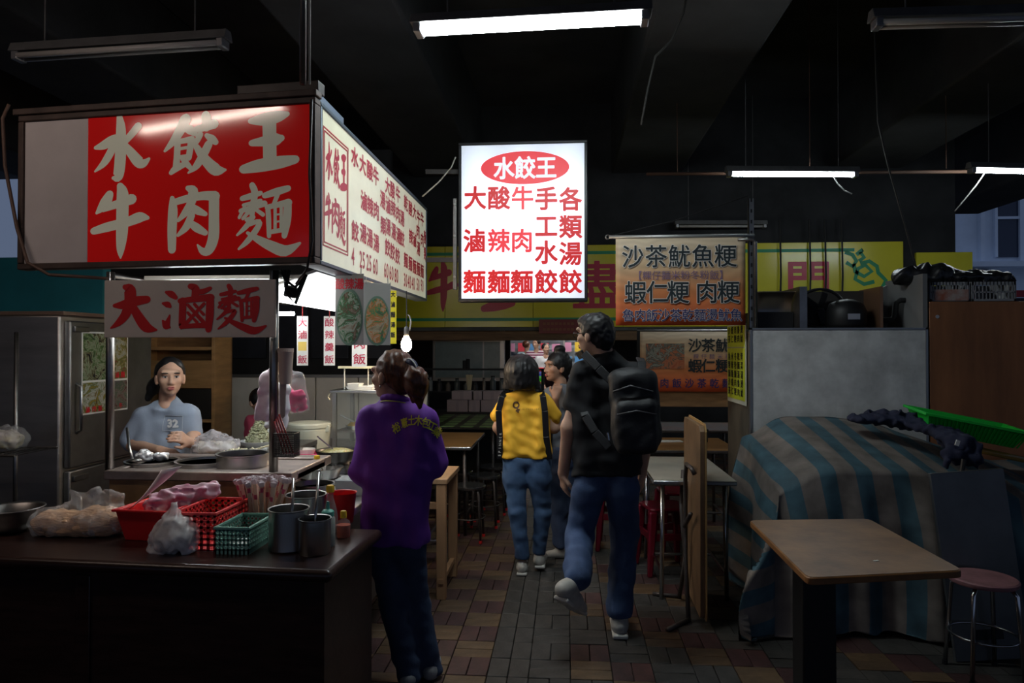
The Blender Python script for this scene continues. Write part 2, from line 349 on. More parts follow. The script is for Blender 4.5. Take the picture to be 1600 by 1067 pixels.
floor = struct(MB().bx(-14, 20, -9, 30, -.2, -.012).build('floor', grout))
bm = MB().box((0, 0, 0), (.196, .096, .024)); me0 = bm.build('brick', None, bevel=.003); me0_mesh = me0.data
bpy.data.objects.remove(me0)
bvh_mesh = {}
def brick_mesh(m):
    if m.name not in bvh_mesh:
        me = me0_mesh.copy(); me.materials.clear(); me.materials.append(m); bvh_mesh[m.name] = me
    return bvh_mesh[m.name]
cells = []
for j in range(-2, 42):
    for i in range(-20, 24):
        x, y = -.9 + i * .2 + .02, 3.06 + j * .2
        col = i; odd = (i + j) % 2
        if 2 <= i <= 3 and i == 3: kind = greyb; d = 1
        elif i == 4: kind = greyb; d = 1 if odd else 0
        elif i > 4: kind = (ochre if odd else maroon) if (i*7 + j*3) % 4 < 2 else greyb; d = 0 if odd else 1
        else: kind = ochre if odd else maroon; d = 0 if odd else 1
        cells.append((x, y, kind, d))
bricks = []
rb = random.Random(3)
for x, y, kind, d in cells:
    for s in (-.05, .05):
        m = kind[rb.randrange(3)]
        bricks.append((x + (s if d else 0), y + (0 if d else s), d, m, rb.uniform(-.0025, .0015)))
def vis(b):
    dx, dy = b[0], b[1]
    px = 885 + dx / max(dy, .1) * F; py = 545 + 1.56 / max(dy, .1) * F
    if not (560 < px < 1180 and 860 < py < 1085): return 0
    if px < 700 and py < 930: return 0
    if px > 1110 and py < 1000: return 0
    return 1 / dy
bricks.sort(key=lambda b: -vis(b))
stuff = {}
for k, (x, y, d, m, dz) in enumerate(bricks):
    if k < 300:
        o = bpy.data.objects.new('brick', brick_mesh(m)); COL.objects.link(o); o.parent = floor; o.location = (x, y, -.012 + dz); o.rotation_euler[2] = R(90) if d else 0
        md = o.modifiers.new('b', 'BEVEL'); md.width = .003; md.segments = 1
    else: stuff.setdefault(m.name, []).append((x, y, d, dz))
so = MB(); mi = []; names = sorted(stuff)
for q, nme in enumerate(names):
    for x, y, d, dz in stuff[nme]:
        so.box((x, y, -.012 + dz), (.096, .196, .024) if d else (.196, .096, .024)); mi += [q] * 6
ob = so.build('brick_paving', None, floor); tag(ob, kind='stuff')
for nme in names: ob.data.materials.append(MATS[nme])
ob.data.polygons.foreach_set('material_index', mi)

# bridge deck overhead with girders along the aisle
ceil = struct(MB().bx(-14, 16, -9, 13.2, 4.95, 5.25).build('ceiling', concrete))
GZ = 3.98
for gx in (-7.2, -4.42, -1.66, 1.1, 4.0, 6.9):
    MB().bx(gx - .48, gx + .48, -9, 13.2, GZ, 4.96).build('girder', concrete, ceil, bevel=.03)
# back of the hall: soot-dark wall above the yellow sign and the shop interior below it
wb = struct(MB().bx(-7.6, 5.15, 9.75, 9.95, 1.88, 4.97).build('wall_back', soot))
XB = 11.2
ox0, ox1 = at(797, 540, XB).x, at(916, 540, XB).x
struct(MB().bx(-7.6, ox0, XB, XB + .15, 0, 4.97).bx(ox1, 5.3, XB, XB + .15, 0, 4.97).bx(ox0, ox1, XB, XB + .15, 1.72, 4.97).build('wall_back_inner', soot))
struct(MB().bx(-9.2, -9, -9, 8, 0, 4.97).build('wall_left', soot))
lint = M('lintel_wood', (.17, .10, .05), .75, var=.4, scale=3, stretch=(1, 8, 8))
a, b = at(640, 532, 9.7), at(1035, 517, 9.7)
struct(MB().bx(a.x - .6, b.x, 9.62, 9.78, a.z, b.z).build('trim_1', lint, bevel=.01))
greyf = M('fascia_grey', (.10, .105, .10), .8, var=.3, scale=3)
a, b = at(600, 517, 9.74), at(1090, 508, 9.74)
struct(MB().bx(a.x, b.x + 1.2, 9.7, 9.8, a.z, b.z + .02).build('trim_2', greyf))
# white partition behind the stall with a dark band over it
part_white = M('partition_white', (.62, .62, .58), .55, var=.12, scale=3)
pw = struct(bpy.data.objects.new('wall_partition', None)); COL.objects.link(pw); pw.location = (0, 7.0, 0)
xs = [at(p, 600, 7).x for p in (328, 415, 493, 560, 668)]
for i in range(4):
    MB().bx(xs[i] + .006, xs[i+1] - .006, 0, .05, .08, 1.27).build('panel', part_white, pw, bevel=.004)
MB().bx(xs[0], xs[-1], .055, .09, .0, 1.25).build('backing', soot, pw)
MB().bx(xs[0], xs[-1], -.01, .06, 1.27, 1.30).build('rail', M('alu_dull', (.3,.3,.3), .4, .8), pw)
darkblue = M('dark_panel_blue', (.018, .022, .032), .5, var=.4, scale=3)
dk = struct(bpy.data.objects.new('wall_kitchen', None)); COL.objects.link(dk); dk.location = (0, 8.1, 0)
MB().bx(-6, -2.05, 0, .1, 0, 3.9).build('backing', soot, dk)
for i in range(6): MB().bx(-5.0 + i * .5, -4.54 + i * .5, -.03, .0, 1.45, 2.15).build('panel', darkblue, dk, bevel=.005)

# =================================================================== FLUORESCENT LAMPS
housing = M('lamp_housing', (.10, .10, .10), .6, var=.3, scale=6)
deadtube = M('tube_unlit', (.42, .40, .38), .35)
endcap = M('tube_cap', (.25, .25, .26), .4, .6)
def tube_lamp(p0, p1, z, lit, label, colr=(.86, .97, 1.0), power=None, ntube=1, wide=.09, hang=True, top=4.96):
    a, b = Vector((p0[0], p0[1], z)), Vector((p1[0], p1[1], z)); mid = (a + b) / 2; d = (b - a); L = d.length; rz = math.atan2(d.y, d.x)
    t = thing('fluorescent_lamp', label, 'lamp', mid, rz, 'fluorescent lamps hanging under the bridge')
    MB().prism([(-wide*.5, .0), (wide*.5, 0), (wide*.28, .055), (-wide*.28, .055)], -L/2 - .02, L/2 + .02).build('housing', housing, t, bevel=.004).rotation_euler[2] = R(90)
    offs = [0] if ntube == 1 else [-.026, .026]
    for oy in offs:
        m = emis('tube_glow_%s_%.1f' % (str(colr), power or TUBE_W), colr, power or TUBE_W) if lit else deadtube
        MB().tube([(-L/2 + .03, oy, -.022), (L/2 - .03, oy, -.022)], .016, 14).build('glass_tube', m, t, smooth=True)
    for s in (-1, 1):
        MB().bx(min(s*(L/2 - .035), s*(L/2 + .005)), max(s*(L/2 - .035), s*(L/2 + .005)), -wide*.42, wide*.42, -.045, .004).build('socket', endcap, t, bevel=.006)
        if hang: MB().tube([(s * L * .36, 0, .05), (s * L * .36, 0, top - z)], .004, 6).build('hanger_rod', housing, t)
    return t
def lamp_px(x0, y0, x1, y1, z, *a, **k):
    P, Q = atz(x0, y0, z), atz(x1, y1, z); return tube_lamp(P, Q, z, *a, **k)
lamp_px(650, 42, 1012, 22, 3.24, True, 'bright lit fluorescent lamp overhead, the nearest and largest one', ntube=2, wide=.12)
lamp_px(1137, 269, 1338, 270, 3.20, True, 'lit fluorescent lamp above the orange hanging banner', power=TUBE_FAR_W)
lamp_px(1516, 263, 1720, 268, 3.20, True, 'lit fluorescent lamp cut off by the right edge', power=TUBE_FAR_W)
lamp_px(26, 84, 352, 63, 3.26, False, 'unlit fluorescent lamp above the red signboard', ntube=2)
lamp_px(1366, 32, 1720, 22, 3.28, False, 'unlit fluorescent lamp at the top right corner', ntube=2)
lamp_px(1056, 351, 1196, 351, 3.22, False, 'distant unlit fluorescent lamp above the banner pole')
def mirror_hit(px, py, z):   # where the sight line reflected in the red signboard meets height z
    n = Vector((math.sin(R(-6)), -math.cos(R(-6)), 0)); d = ray(px, py); p = at(px, py, 3.15); r = d - 2*d.dot(n)*n; return p + r*((z - p.z)/r.z)
# the row goes on behind the photographer: this one mirrors in the red signboard
A0, B0 = mirror_hit(215, 203, 3.22), mirror_hit(470, 172, 3.22)
tube_lamp(A0, B0, 3.24, True, 'lit warm fluorescent lamp behind the viewpoint', colr=(1.0, .80, .68), power=54.0)

# loose cables and a pipe under the bridge
rust = M('pipe_rust', (.10, .05, .03), .7); cabm = M('cable_dark', (.02, .018, .016), .7); pale_cord = M('cord_white', (.5, .5, .48), .6)
P = at(1010, 272, 7.0); Q = at(1530, 268, 7.0)
tag(MB().tube([(P.x, 7.0, P.z), (Q.x, 7.0, Q.z)], .016, 8).build('conduit_pipe', rust, smooth=True), 'thin rusty pipe running under the bridge behind the lamp above the banner', 'pipe')
for x in (P.x + .3, (P.x + Q.x)/2, Q.x - .3): MB().tube([(x, 7.0, P.z), (x, 7.0, 4.96)], .004, 6).build('hanger_rod', rust, bpy.data.objects['conduit_pipe'])
def cable(label, pts, r, m, Y):
    tag(MB().tube([at(px, py, Y + dy) for px, py, dy in pts], r, 6).build('cable', m, smooth=True), label, 'cable')
tl = [o for o in COL.objects if o.name.startswith('fluorescent_lamp')]
cable('dark cable hanging from the bridge down to the freezer crates', [(1366, 40, 0), (1372, 190, 0), (1388, 260, 0), (1412, 345, 0), (1432, 420, 0), (1440, 436, 0)], .006, cabm, 5.1)
cable('white cord dangling from the lamp above the banner', [(1300, 271, 0), (1308, 286, 0), (1320, 298, 0), (1331, 303, 0)], .006, pale_cord, tl[1].location.y)
cable('white cord slanting down from the right edge lamp', [(1540, 268, 0), (1525, 290, 0), (1502, 318, 0), (1492, 330, 0)], .006, pale_cord, tl[2].location.y)
cable('thin dark cable along the girder above the white sign', [(1075, -20, 0), (1068, 20, 0), (1050, 62, 0), (1024, 88, 0), (1012, 140, 0), (1002, 195, 0)], .008, cabm, 4.6)

# =================================================================== SIGNS OF THE STALL
frame_dk = M('sign_frame_dark', (.035, .03, .028), .5, .3, var=.3, scale=10)
frame_br = M('sign_frame_brown', (.075, .05, .04), .6, .1, var=.4, scale=6)
steel = M('steel_brushed', (.55, .54, .52), .3, 1, var=.18, scale=5, stretch=(1, 1, .1), bump=.04, bscale=120)
steel_dk = M('steel_dull', (.30, .29, .28), .38, 1, var=.25, scale=6)
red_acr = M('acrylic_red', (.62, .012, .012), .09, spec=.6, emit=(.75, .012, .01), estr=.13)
white_acr = M('acrylic_white', (.60, .55, .53), .25, var=.06, scale=5)
cream_acr = M('acrylic_cream', (.72, .72, .58), .12, emit=(.80, .80, .62), estr=.09)
def box_sign(name, label, loc, rz, w, h, d, frame, bw=.022):
    t = thing(name, label, 'sign', loc, rz)
    f = MB(); f.bx(0, w, 0, d, 0, bw).bx(0, w, 0, d, h - bw, h).bx(0, bw, 0, d, bw, h - bw).bx(w - bw, w, 0, d, bw, h - bw)
    f.build('frame', frame, t, bevel=.005); MB().bx(bw, w - bw, d - .02, d - .004, bw, h - bw).build('back_panel', frame, t)
    return t
SB, ST = at(490, 411, 3.08).z, at(490, 150, 3.08).z
pr = at(492, 300, 3.08); pl = at(27, 300, 3.23); dv = Vector((pr.x - pl.x, pr.y - pl.y)); W1 = dv.length; A1 = math.atan2(dv.y, dv.x)
rs = box_sign('lightbox_sign', 'red and white lightbox sign with six cream brush characters above the noodle stall', (pl.x, pl.y, SB), A1, W1, ST - SB, .06, frame_br, .03)
xr = on_plane(rs, 137, 300, .012)[0]; H1 = ST - SB
MB().bx(.03, xr, .012, .022, .03, H1 - .03).build('white_panel', white_acr, rs, bevel=.002)
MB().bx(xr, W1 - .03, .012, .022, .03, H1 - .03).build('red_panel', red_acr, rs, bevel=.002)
cr = lambda x, y: (x / 3.2, 120 + y / 3.2)
for ch, (x0, y0, x1, y1) in {'水': (478, 205, 746, 498), '餃': (826, 205, 1128, 472), '王': (1218, 200, 1478, 450), '牛': (470, 552, 738, 902), '肉': (862, 560, 1075, 870), '麵': (1188, 545, 1500, 868)}.items():
    a = on_plane(rs, *cr(x0, y0), .012); b = on_plane(rs, *cr(x1, y1), .012)
    brush(rs, 'character', ch, (a[0], b[0], b[1], a[1]), cream_acr, .0105)
MB().bx(-.02, W1 + .01, -.012, .05, H1, H1 + .03).build('top_rail', frame_br, rs, bevel=.004)
MB().bx(W1 * .74, W1, .03, .10, H1 + .03, H1 + .085).build('cable_tray', frame_dk, rs, bevel=.004)
MB().tube([(-.03, -.02, H1 + .05), (-.055, -.03, H1 - .02), (-.04, -.03, H1 - .25), (.02, -.02, .2), (.09, -.03, .03), (.2, -.02, -.03), (.5, .02, -.05)], .008, 8).build('cable', M('cable_brown', (.12, .07, .05), .6), rs, smooth=True)
MB().tube([(W1 - .01, -.012, H1 - .02), (W1 - .02, -.014, .4), (W1 - .005, -.014, .1), (W1 - .03, -.014, -.03), (W1 - .1, .02, -.09)], .006, 8).build('cable', frame_dk, rs, smooth=True)

menu_face = emis('menu_face', (.95, .92, .72), MENU_W)
menu_face = M('menu_face_acrylic', (.64, .62, .46), .3, var=.14, scale=2.5, emit=(.95, .92, .70), estr=MENU_W)
menu_red = M('menu_red', (.42, .012, .035), .4, emit=(.6, .01, .04), estr=.05)
MX = at(494, 300, 3.08).x; ML = 2.47
ms = box_sign('menu_signboard', 'long cream lightbox menu with red dish names and prices along the stall side', (MX, 3.145, SB), R(90), ML, H1, .10, M('frame_bluegrey', (.10, .13, .16), .45, .4), .022)
MB().bx(.022, ML - .022, .008, .018, .022, H1 - .022).build('face', menu_face, ms)
cm = lambda x, y: (480 + x / 2.964, 120 + y / 2.964)
def m_at(ch, x, y, w=.128, h=.112): q = on_plane(ms, *cm(x, y), .006); return (ch, q[0], q[1], w, h)
L = []
for s, pts in {'水餃': [(220,372),(222,715)], '大滷湯': [(257,405),(263,575),(260,725)], '酸辣湯': [(290,435),(292,600),(290,745)], '牛肉湯': [(318,460),(320,620),(320,770)],
               '湯類': [(350,570),(352,690)], '大滷湯餃': [(372,505),(375,595),(375,695),(372,790)], '酸辣湯餃': [(395,525),(398,610),(400,715),(395,810)], '牛肉湯餃': [(420,545),(420,635),(422,735),(418,830)], '湯餃': [(440,655),(440,750)],
               '乾麵': [(457,585),(457,850)], '酸辣麵': [(478,610),(480,740),(478,865)], '大滷麵': [(497,625),(497,755),(497,880)], '牛肉湯麵': [(515,650),(513,715),(515,795),(515,890)], '牛肉麵': [(532,660),(532,755),(532,900)], '麵類': [(547,745),(547,820)]}.items():
    for ch, p in zip(s, pts): L.append(m_at(ch, *p))
lettering(ms, 'dish_character', L, menu_red, .006, .03, each=True)
N = []
for s, x, y in (('4', 212, 835), ('25', 255, 852), ('25', 286, 866), ('60', 316, 882), ('60', 366, 900), ('60', 390, 912), ('80', 413, 925), ('30', 455, 945), ('40', 473, 953), ('40', 491, 960), ('50', 513, 966), ('90', 532, 970)):
    q = on_plane(ms, *cm(x, y), .006)
    for i, c in enumerate(s): N.append((c, q[0] + (i - (len(s)-1)/2) * .056, q[1] + .005, .10, .13))
lettering(ms, 'price_digit', N, menu_red, .006, .016, each=True)
Bf = []
for ch, x, y in (('水',103,390),('餃',137,420),('王',170,445),('牛',100,625),('肉',133,650),('麵',165,690)):
    q = on_plane(ms, *cm(x, y), .006); brush(ms, 'character', ch, (q[0] - .05, q[0] + .05, q[1] - .085, q[1] + .085), menu_red, .0065)
q0 = on_plane(ms, *cm(75, 225), .006); q1 = on_plane(ms, *cm(190, 830), .006); bt = MB()
for e in (0, .016):
    x0, x1, z1, z0 = q0[0] + e, q1[0] - e, q0[1] - e, q1[1] + e
    for (u0, u1, v0, v1) in ((x0, x1, z1 - .006, z1), (x0, x1, z0, z0 + .006), (x0, x0 + .006, z0, z1), (x1 - .006, x1, z0, z1)): bt.bx(u0, u1, .0055, .0075, v0, v1)
bt.build('printed_border', menu_red, ms)
MB().bx(.0, .42, .03, .12, H1, H1 + .06).build('cable_tray', M('tray_blue', (.16, .20, .26), .5, .3), ms, bevel=.004)
# suspension pole going up to the bridge
t = thing('support_pole', 'thin steel pole holding the stall signs up to the bridge', 'pole', (MX - .04, 3.02, ST + .03))
MB().tube([(0, 0, 0), (0, 0, GZ + .98 - ST - .03)], .014, 10).build('shaft', steel_dk, t, smooth=True)
MB().tube([(.03, 0, 0), (.03, 0, GZ + .98 - ST - .03)], .005, 8).build('conduit', M('conduit_pale', (.35, .33, .3), .5), t, smooth=True)

# hanging white lightbox
lx0, lx1 = at(716, 300, 5.4), at(918, 300, 5.4); zt, zb = at(800, 221, 5.4).z, at(800, 471, 5.4).z
lb = box_sign('illuminated_sign', 'bright white illuminated sign listing noodles and dumplings in red', (lx0.x, 5.4, zb), math.atan2(-.006, .97), lx1.x - lx0.x, zt - zb, .14, M('frame_black', (.015, .015, .017), .35), .024)
WB, HB = lx1.x - lx0.x, zt - zb
# face: translucent acrylic, lit by the tubes behind it
mf = bpy.data.materials.new('lit_acrylic'); mf.use_nodes = True; nt = mf.node_tree; b_ = nt.nodes['Principled BSDF']
b_.inputs['Base Color'].default_value = (.75, .78, .85, 1); b_.inputs['Roughness'].default_value = .25
tc = nt.nodes.new('ShaderNodeTexCoord'); sp = nt.nodes.new('ShaderNodeSeparateXYZ'); nt.links.new(tc.outputs['Object'], sp.inputs[0])
def mth(op, a, b=None):
    n = nt.nodes.new('ShaderNodeMath'); n.operation = op
    for i, x in enumerate((a, b)):
        if x is None: continue
        if isinstance(x, (int, float)): n.inputs[i].default_value = x
        else: nt.links.new(x, n.inputs[i])
    return n.outputs[0]
tot = None
for c in (.17, .5, .83):                                # three upright tubes inside the box
    g = mth('POWER', 2.718, mth('MULTIPLY', mth('POWER', mth('MULTIPLY', mth('SUBTRACT', sp.outputs[0], c * WB), 1 / (.16 * WB)), 2), -1)); tot = g if tot is None else mth('ADD', tot, g)
ez = mth('POWER', 2.718, mth('MULTIPLY', mth('POWER', mth('MULTIPLY', mth('SUBTRACT', sp.outputs[2], .5 * HB), 1 / (.48 * HB)), 4), -1))
st = mth('ADD', mth('MULTIPLY', mth('MULTIPLY', tot, ez), BOX_W * .8), BOX_W * .34)
b_.inputs['Emission Color'].default_value = (.74, .84, 1, 1); nt.links.new(st, b_.inputs['Emission Strength'])
MB().bx(.024, WB - .024, .008, .016, .024, HB - .024).build('face', mf, lb)
lred = M('lit_red', (.55, .02, .02), .4, emit=(.70, .010, .016), estr=.40)
lpink = M('lit_red_soft', (.6, .05, .06), .4, emit=(.80, .025, .04), estr=.62)
Lr = []
for ch, px, py in (('大',742,309),('酸',779,309),('手',853,310),('各',891,311),('工',853,353),('類',891,354),('滷',741,376),('水',853,394),('湯',891,396),('麵',741,440),('麵',779,440),('麵',815,440),('餃',853,440),('餃',891,440)):
    q = on_plane(lb, px, py, .006); Lr.append((ch, q[0], q[1], .178, .188))
lettering(lb, 'character', Lr, lred, .006, .028, each=True)
Lp = []
for ch, px, py in (('牛',816,309),('辣',779,376),('肉',815,376)):
    q = on_plane(lb, px, py, .006); Lp.append((ch, q[0], q[1], .178, .188))
lettering(lb, 'character', Lp, lpink, .006, .024, each=True)
q = on_plane(lb, 820, 262, .007); e0 = MB(); n = 48; rx, rz_ = .342, .128
e0.add([(q[0] + rx * math.cos(2*math.pi*i/n), .0066, q[1] + rz_ * math.sin(2*math.pi*i/n)) for i in range(n)], [tuple(range(n))]); e0.build('red_oval', lpink, lb)
lettering(lb, 'shop_character', [(c, on_plane(lb, p, 262, .006)[0], q[1], .165, .18) for c, p in zip('水餃王', (787, 820, 853))], emis('lit_white', (.85, .9, 1), 1.1), .0055, .028, each=True)
for zz in (.27, .83):
    MB().bar((0, .07, HB * zz), (-(lx0.x - MX) + .02, .05, HB * zz), .025, .035).build('bracket', frame_dk, lb)
MB().bx(-.05, -.02, .05, .09, .10, HB * .66).build('bracket_plate', steel_dk, lb, bevel=.003)
for zz in (.16, .42, .62): MB().tube([(-.035, .048, HB * zz), (-.035, .038, HB * zz)], .010, 8).build('bolt', steel, lb)
MB().tube([at(660, 307, 5.3) - lb.location, at(685, 285, 5.35) - lb.location, at(705, 262, 5.4) - lb.location, at(712, 245, 5.4) - lb.location], .006, 6).build('cord', M('cord_pale', (.5, .48, .42), .7), lb, smooth=True)

# ------------------------------------------------------------------ the stall itself
wood_front = M('stall_front_stained', (.30, .19, .085), .5, var=.5, scale=4, c2=(.13, .075, .035))
FY = 3.2; SX0, SX1 = -2.17, -1.27; SZ = .985
stall = thing('noodle_stall', 'steel noodle stall with canopy posts, cooking well and stained front panel', 'stall', (0, FY, 0))
MB().bx(SX0, SX1, 0, .03, .1, SZ - .04).build('front_panel', wood_front, stall, bevel=.004)
MB().bx(SX0, SX0 + .03, .03, .52, .1, SZ - .04).build('side_panel', steel_dk, stall)
MB().bx(SX0 + .03, SX1, .04, .5, .08, .5).build('base', steel_dk, stall)
tp = MB(); tp.bx(SX0 - .015, SX1, -.02, .06, SZ - .045, SZ).bx(SX0 - .015, SX1, .44, .54, SZ - .045, SZ).bx(SX0 - .015, SX0 + .03, .06, .44, SZ - .045, SZ).bx(SX1 - .05, SX1, .06, .44, SZ - .045, SZ)
tp.bx(SX0, SX1, .06, .44, SZ - .045, SZ - .012).build('countertop', M('steel_stained', (.34, .28, .25), .4, .7, var=.3, scale=8), stall, bevel=.006)
for px in (172, 428):
    x = at(px, 600, FY + .02).x
    MB().tube([(x, .02, SZ - .02), (x, .02, 1.93)], .019 if px < 300 else .021, 12).build('post', steel_dk, stall, smooth=True)
for px in (172, 428):
    x = at(px, 600, FY + .02).x
    MB().tube([(x, .02, 1.915), (x + .01, 1.2, 1.915), (x + .02, 2.1, 1.915)], .015, 8).build('canopy_rail', steel_dk, stall, smooth=True)
# canopy lamps: reflector panel with tubes
white_sheet = M('reflector_white', (.75, .75, .72), .4)
MB().bx(-2.10, -1.30, .16, .46, 1.905, 1.925).build('reflector', white_sheet, stall)
MB().box((-1.405, 1.02, 1.892), (.37, 1.66, .014), (0, R(-18), 0)).build('reflector', white_sheet, stall)
stglow = emis('stall_tube_glow', (.90, .97, 1.0), STALL_W)
MB().box((-1.40, 1.02, 1.875), (.345, 1.62, .016), (0, R(-18), 0)).build('glowing_sheet', emis('sheet_lit_glow', (.95, .98, 1.0), STALL_W * .075), stall, bevel=.004)  # white hood sheet; the tubes' light on it is put in as emission
for x0, y0, x1, y1, z in ((-1.98, .20, -1.48, .20, 1.885), (-1.98, .33, -1.48, .33, 1.885), (-2.05, 1.42, -1.83, 1.42, 1.80)):
    MB().tube([(x0, y0, z), (x1, y1, z)], .013, 12).build('glass_tube', stglow, stall, smooth=True)
sw = M('cable_black', (.012, .012, .012), .6)
cb = at(455, 455, FY + .05) - stall.location
for i in range(3):
    MB().tube([cb + Vector((-.05 + .02*i, 0, .10)), cb + Vector((-.02, -.02, .05 - .03*i)), cb + Vector((.02, 0, .02 - .04*i)), cb + Vector((.07, .01, .08))], .008, 8).build('cable', sw, stall, smooth=True)
MB().box(cb + Vector((-.01, .02, .0)), (.06, .05, .05), (.3, .2, .4)).build('junction_box', sw, stall, bevel=.008)
# white board with three red brush characters
p0, p1 = at(163, 438, FY - .02), at(430, 527, FY - .02)
wbz = thing('hanging_sign', 'white corrugated board with three red brush characters tied between the posts', 'sign', (p0.x, FY - .02, p1.z))
Wb, Hb = p1.x - p0.x, p0.z - p1.z
MB().bx(0, Wb, 0, .012, 0, Hb).build('board', M('board_white', (.60, .54, .47), .55, var=.08, scale=4), wbz, bevel=.003)
br_red = M('brush_red', (.58, .012, .012), .45); c5 = lambda x, y: (x / 3.333, 420 + y / 3.333)
for ch, (x0, y0, x1, y1) in {'大': (580, 95, 815, 318), '滷': (850, 92, 1098, 318), '麵': (1132, 88, 1385, 322)}.items():
    a = on_plane(wbz, *c5(x0, y0)); b = on_plane(wbz, *c5(x1, y1)); brush(wbz, 'character', ch, (a[0], b[0], b[1], a[1]), br_red, -.0015)
for x in (.02, Wb - .02): MB().tube([(x, .006, Hb - .01), (x, .01, Hb + .04)], .003, 6).build('tie_wire', steel_dk, wbz)
for px, py in ((175, 531), (176, 560)): pass

# little hanging dish strips, food posters, yellow price strip
paper = M('paper_white', (.78, .77, .72), .6); red_ink = M('ink_red', (.5, .02, .06), .6)
def strip(name, label, txt, px0, py0, px1, py1, Y, mat, ink, hook=.12, colour_patch=None, ws=1.0):
    a, b = at(px0, py0, Y), at(px1, py1, Y); w, h = b.x - a.x, a.z - b.z
    t = thing(name, label, 'sign', (a.x, Y, b.z), 0, 'paper dish strips in the stall')
    MB().bx(0, w, 0, .003, 0, h).build('card', mat, t)
    n = len(txt); lettering(t, 'lettering', [(c, w/2, h * (1 - (i + .5) / n), w * .86, h / n * .72) for i, c in enumerate(txt) if c != ' '], ink, -.0012, .012)
    if colour_patch: MB().bx(w*.12, w*.88, -.0012, -.0008, h*.30, h*.48).build('yellow_patch', colour_patch, t)
    MB().tube([(w/2, .001, h - .01), (w/2, .001, h + hook)], .003, 6).build('string', M('string_red', (.3, .02, .02), .7), t)
    return t
strip('dish_strip', 'white paper strip with four red characters and yellow patch, leftmost in stall', '大滷 飯', 464, 494, 481, 571, 4.7, paper, red_ink, .2, M('patch_yellow', (.8, .55, .12), .6))
strip('dish_strip', 'white paper strip with four red characters, right beside the food poster', '酸辣羹飯', 506, 494, 523, 571, 4.7, paper, red_ink, .2)
strip('dish_strip', 'white paper strip half hidden under the food poster', '滷肉飯', 550, 500, 573, 573, 4.8, paper, red_ink, .2)
def food_mat(name, base, cols, scale=55):
    m = bpy.data.materials.new(name); m.use_nodes = True; nt = m.node_tree; b = nt.nodes['Principled BSDF']; b.inputs['Roughness'].default_value = .25
    tc = nt.nodes.new('ShaderNodeTexCoord'); v = nt.nodes.new('ShaderNodeTexNoise'); v.inputs['Scale'].default_value = scale * .55; v.inputs['Detail'].default_value = 5; v.inputs['Roughness'].default_value = .7; v.inputs['Distortion'].default_value = 1.6
    nt.links.new(tc.outputs['Object'], v.inputs[0]); r = nt.nodes.new('ShaderNodeValToRGB'); nt.links.new(v.outputs[0], r.inputs[0])
    E = r.color_ramp.elements; E[0].position = .30; E[0].color = (*base, 1); E[1].position = .44; E[1].color = (*cols[0], 1); rest = cols[1:] + [base]
    for i, c in enumerate(rest): e = E.new(.44 + .26 * (i + 1) / len(rest)); e.color = (*c, 1)
    nt.links.new(r.outputs[0], b.inputs['Base Color']); return m
fm1 = food_mat('print_soup', (.16, .085, .04), [(.30, .33, .26), (.05, .16, .07), (.10, .05, .03), (.22, .18, .13)], 26)
fm2 = food_mat('print_stew', (.16, .11, .06), [(.34, .31, .20), (.42, .12, .03), (.03, .22, .09), (.08, .06, .04)], 26)
def poster(label, px0, py0, px1, py1, Y, rz, bowl, title=None):
    a, b = at(px0, py0, Y), at(px1, py1, Y); w, h = (b.x - a.x) / math.cos(rz), a.z - b.z
    t = thing('food_poster', label, 'poster', (a.x, Y, b.z), rz)
    MB().bx(0, w, 0, .004, 0, h).build('sheet', M('poster_sheet', (.30, .29, .27), .2), t)
    n = 32; e = MB(); e.add([(w*.5 + w*.47*math.cos(2*math.pi*i/n), -.0012, h*.39 + h*.40*math.sin(2*math.pi*i/n)) for i in range(n)], [tuple(range(n))]); e.build('printed_rim', M('print_rim', (.10, .17, .12), .3), t)
    e = MB(); e.add([(w*.5 + w*.42*math.cos(2*math.pi*i/n), -.0024, h*.39 + h*.36*math.sin(2*math.pi*i/n)) for i in range(n)], [tuple(range(n))]); e.build('printed_dish', bowl, t)
    if title: lettering(t, 'title', row(title, 0, w, h*.86, h*.16, w/len(title)*1.0), M('ink_red2', (.5, .02, .03), .3), -.0014, .03)
    for x in (.1*w, .9*w): MB().tube([(x, 0, h - .005), (x, .004, h + .03)], .003, 6).build('clip', steel, t)
    return t
poster('food poster with red title over a bowl, hung from the menu board', 524, 428, 568, 539, 3.62, 0, fm1, '酸辣湯')
poster('slanted food poster of a stew bowl beside the yellow strip', 568, 441, 604, 539, 3.82, R(34), fm2)
ys = M('paper_yellow', (.75, .62, .03), .5); ink = M('ink_black', (.015, .015, .015), .6)
a, b = at(600, 454, 4.2), at(617, 537, 4.2); w, h = (b.x - a.x) * 1.1, a.z - b.z
t = thing('price_strip', 'yellow price strip with black characters hung under the menu board', 'sign', (a.x, 4.2, b.z), R(12))
MB().bx(0, w, 0, .003, 0, h).build('card', ys, t)
lettering(t, 'lettering', [(c, w*.72, h*(.93 - .19*i), w*.36, h*.11) for i, c in enumerate('大滷麵湯飯')] + [(c, w*.3, h*(.86 - .21*i), w*.36, h*.11) for i, c in enumerate('酸辣湯飯')], ink, -.001, .03)
MB().tube([(w/2, 0, h - .01), (w/2, .004, h + .05)], .003, 6).build('clip', steel, t)

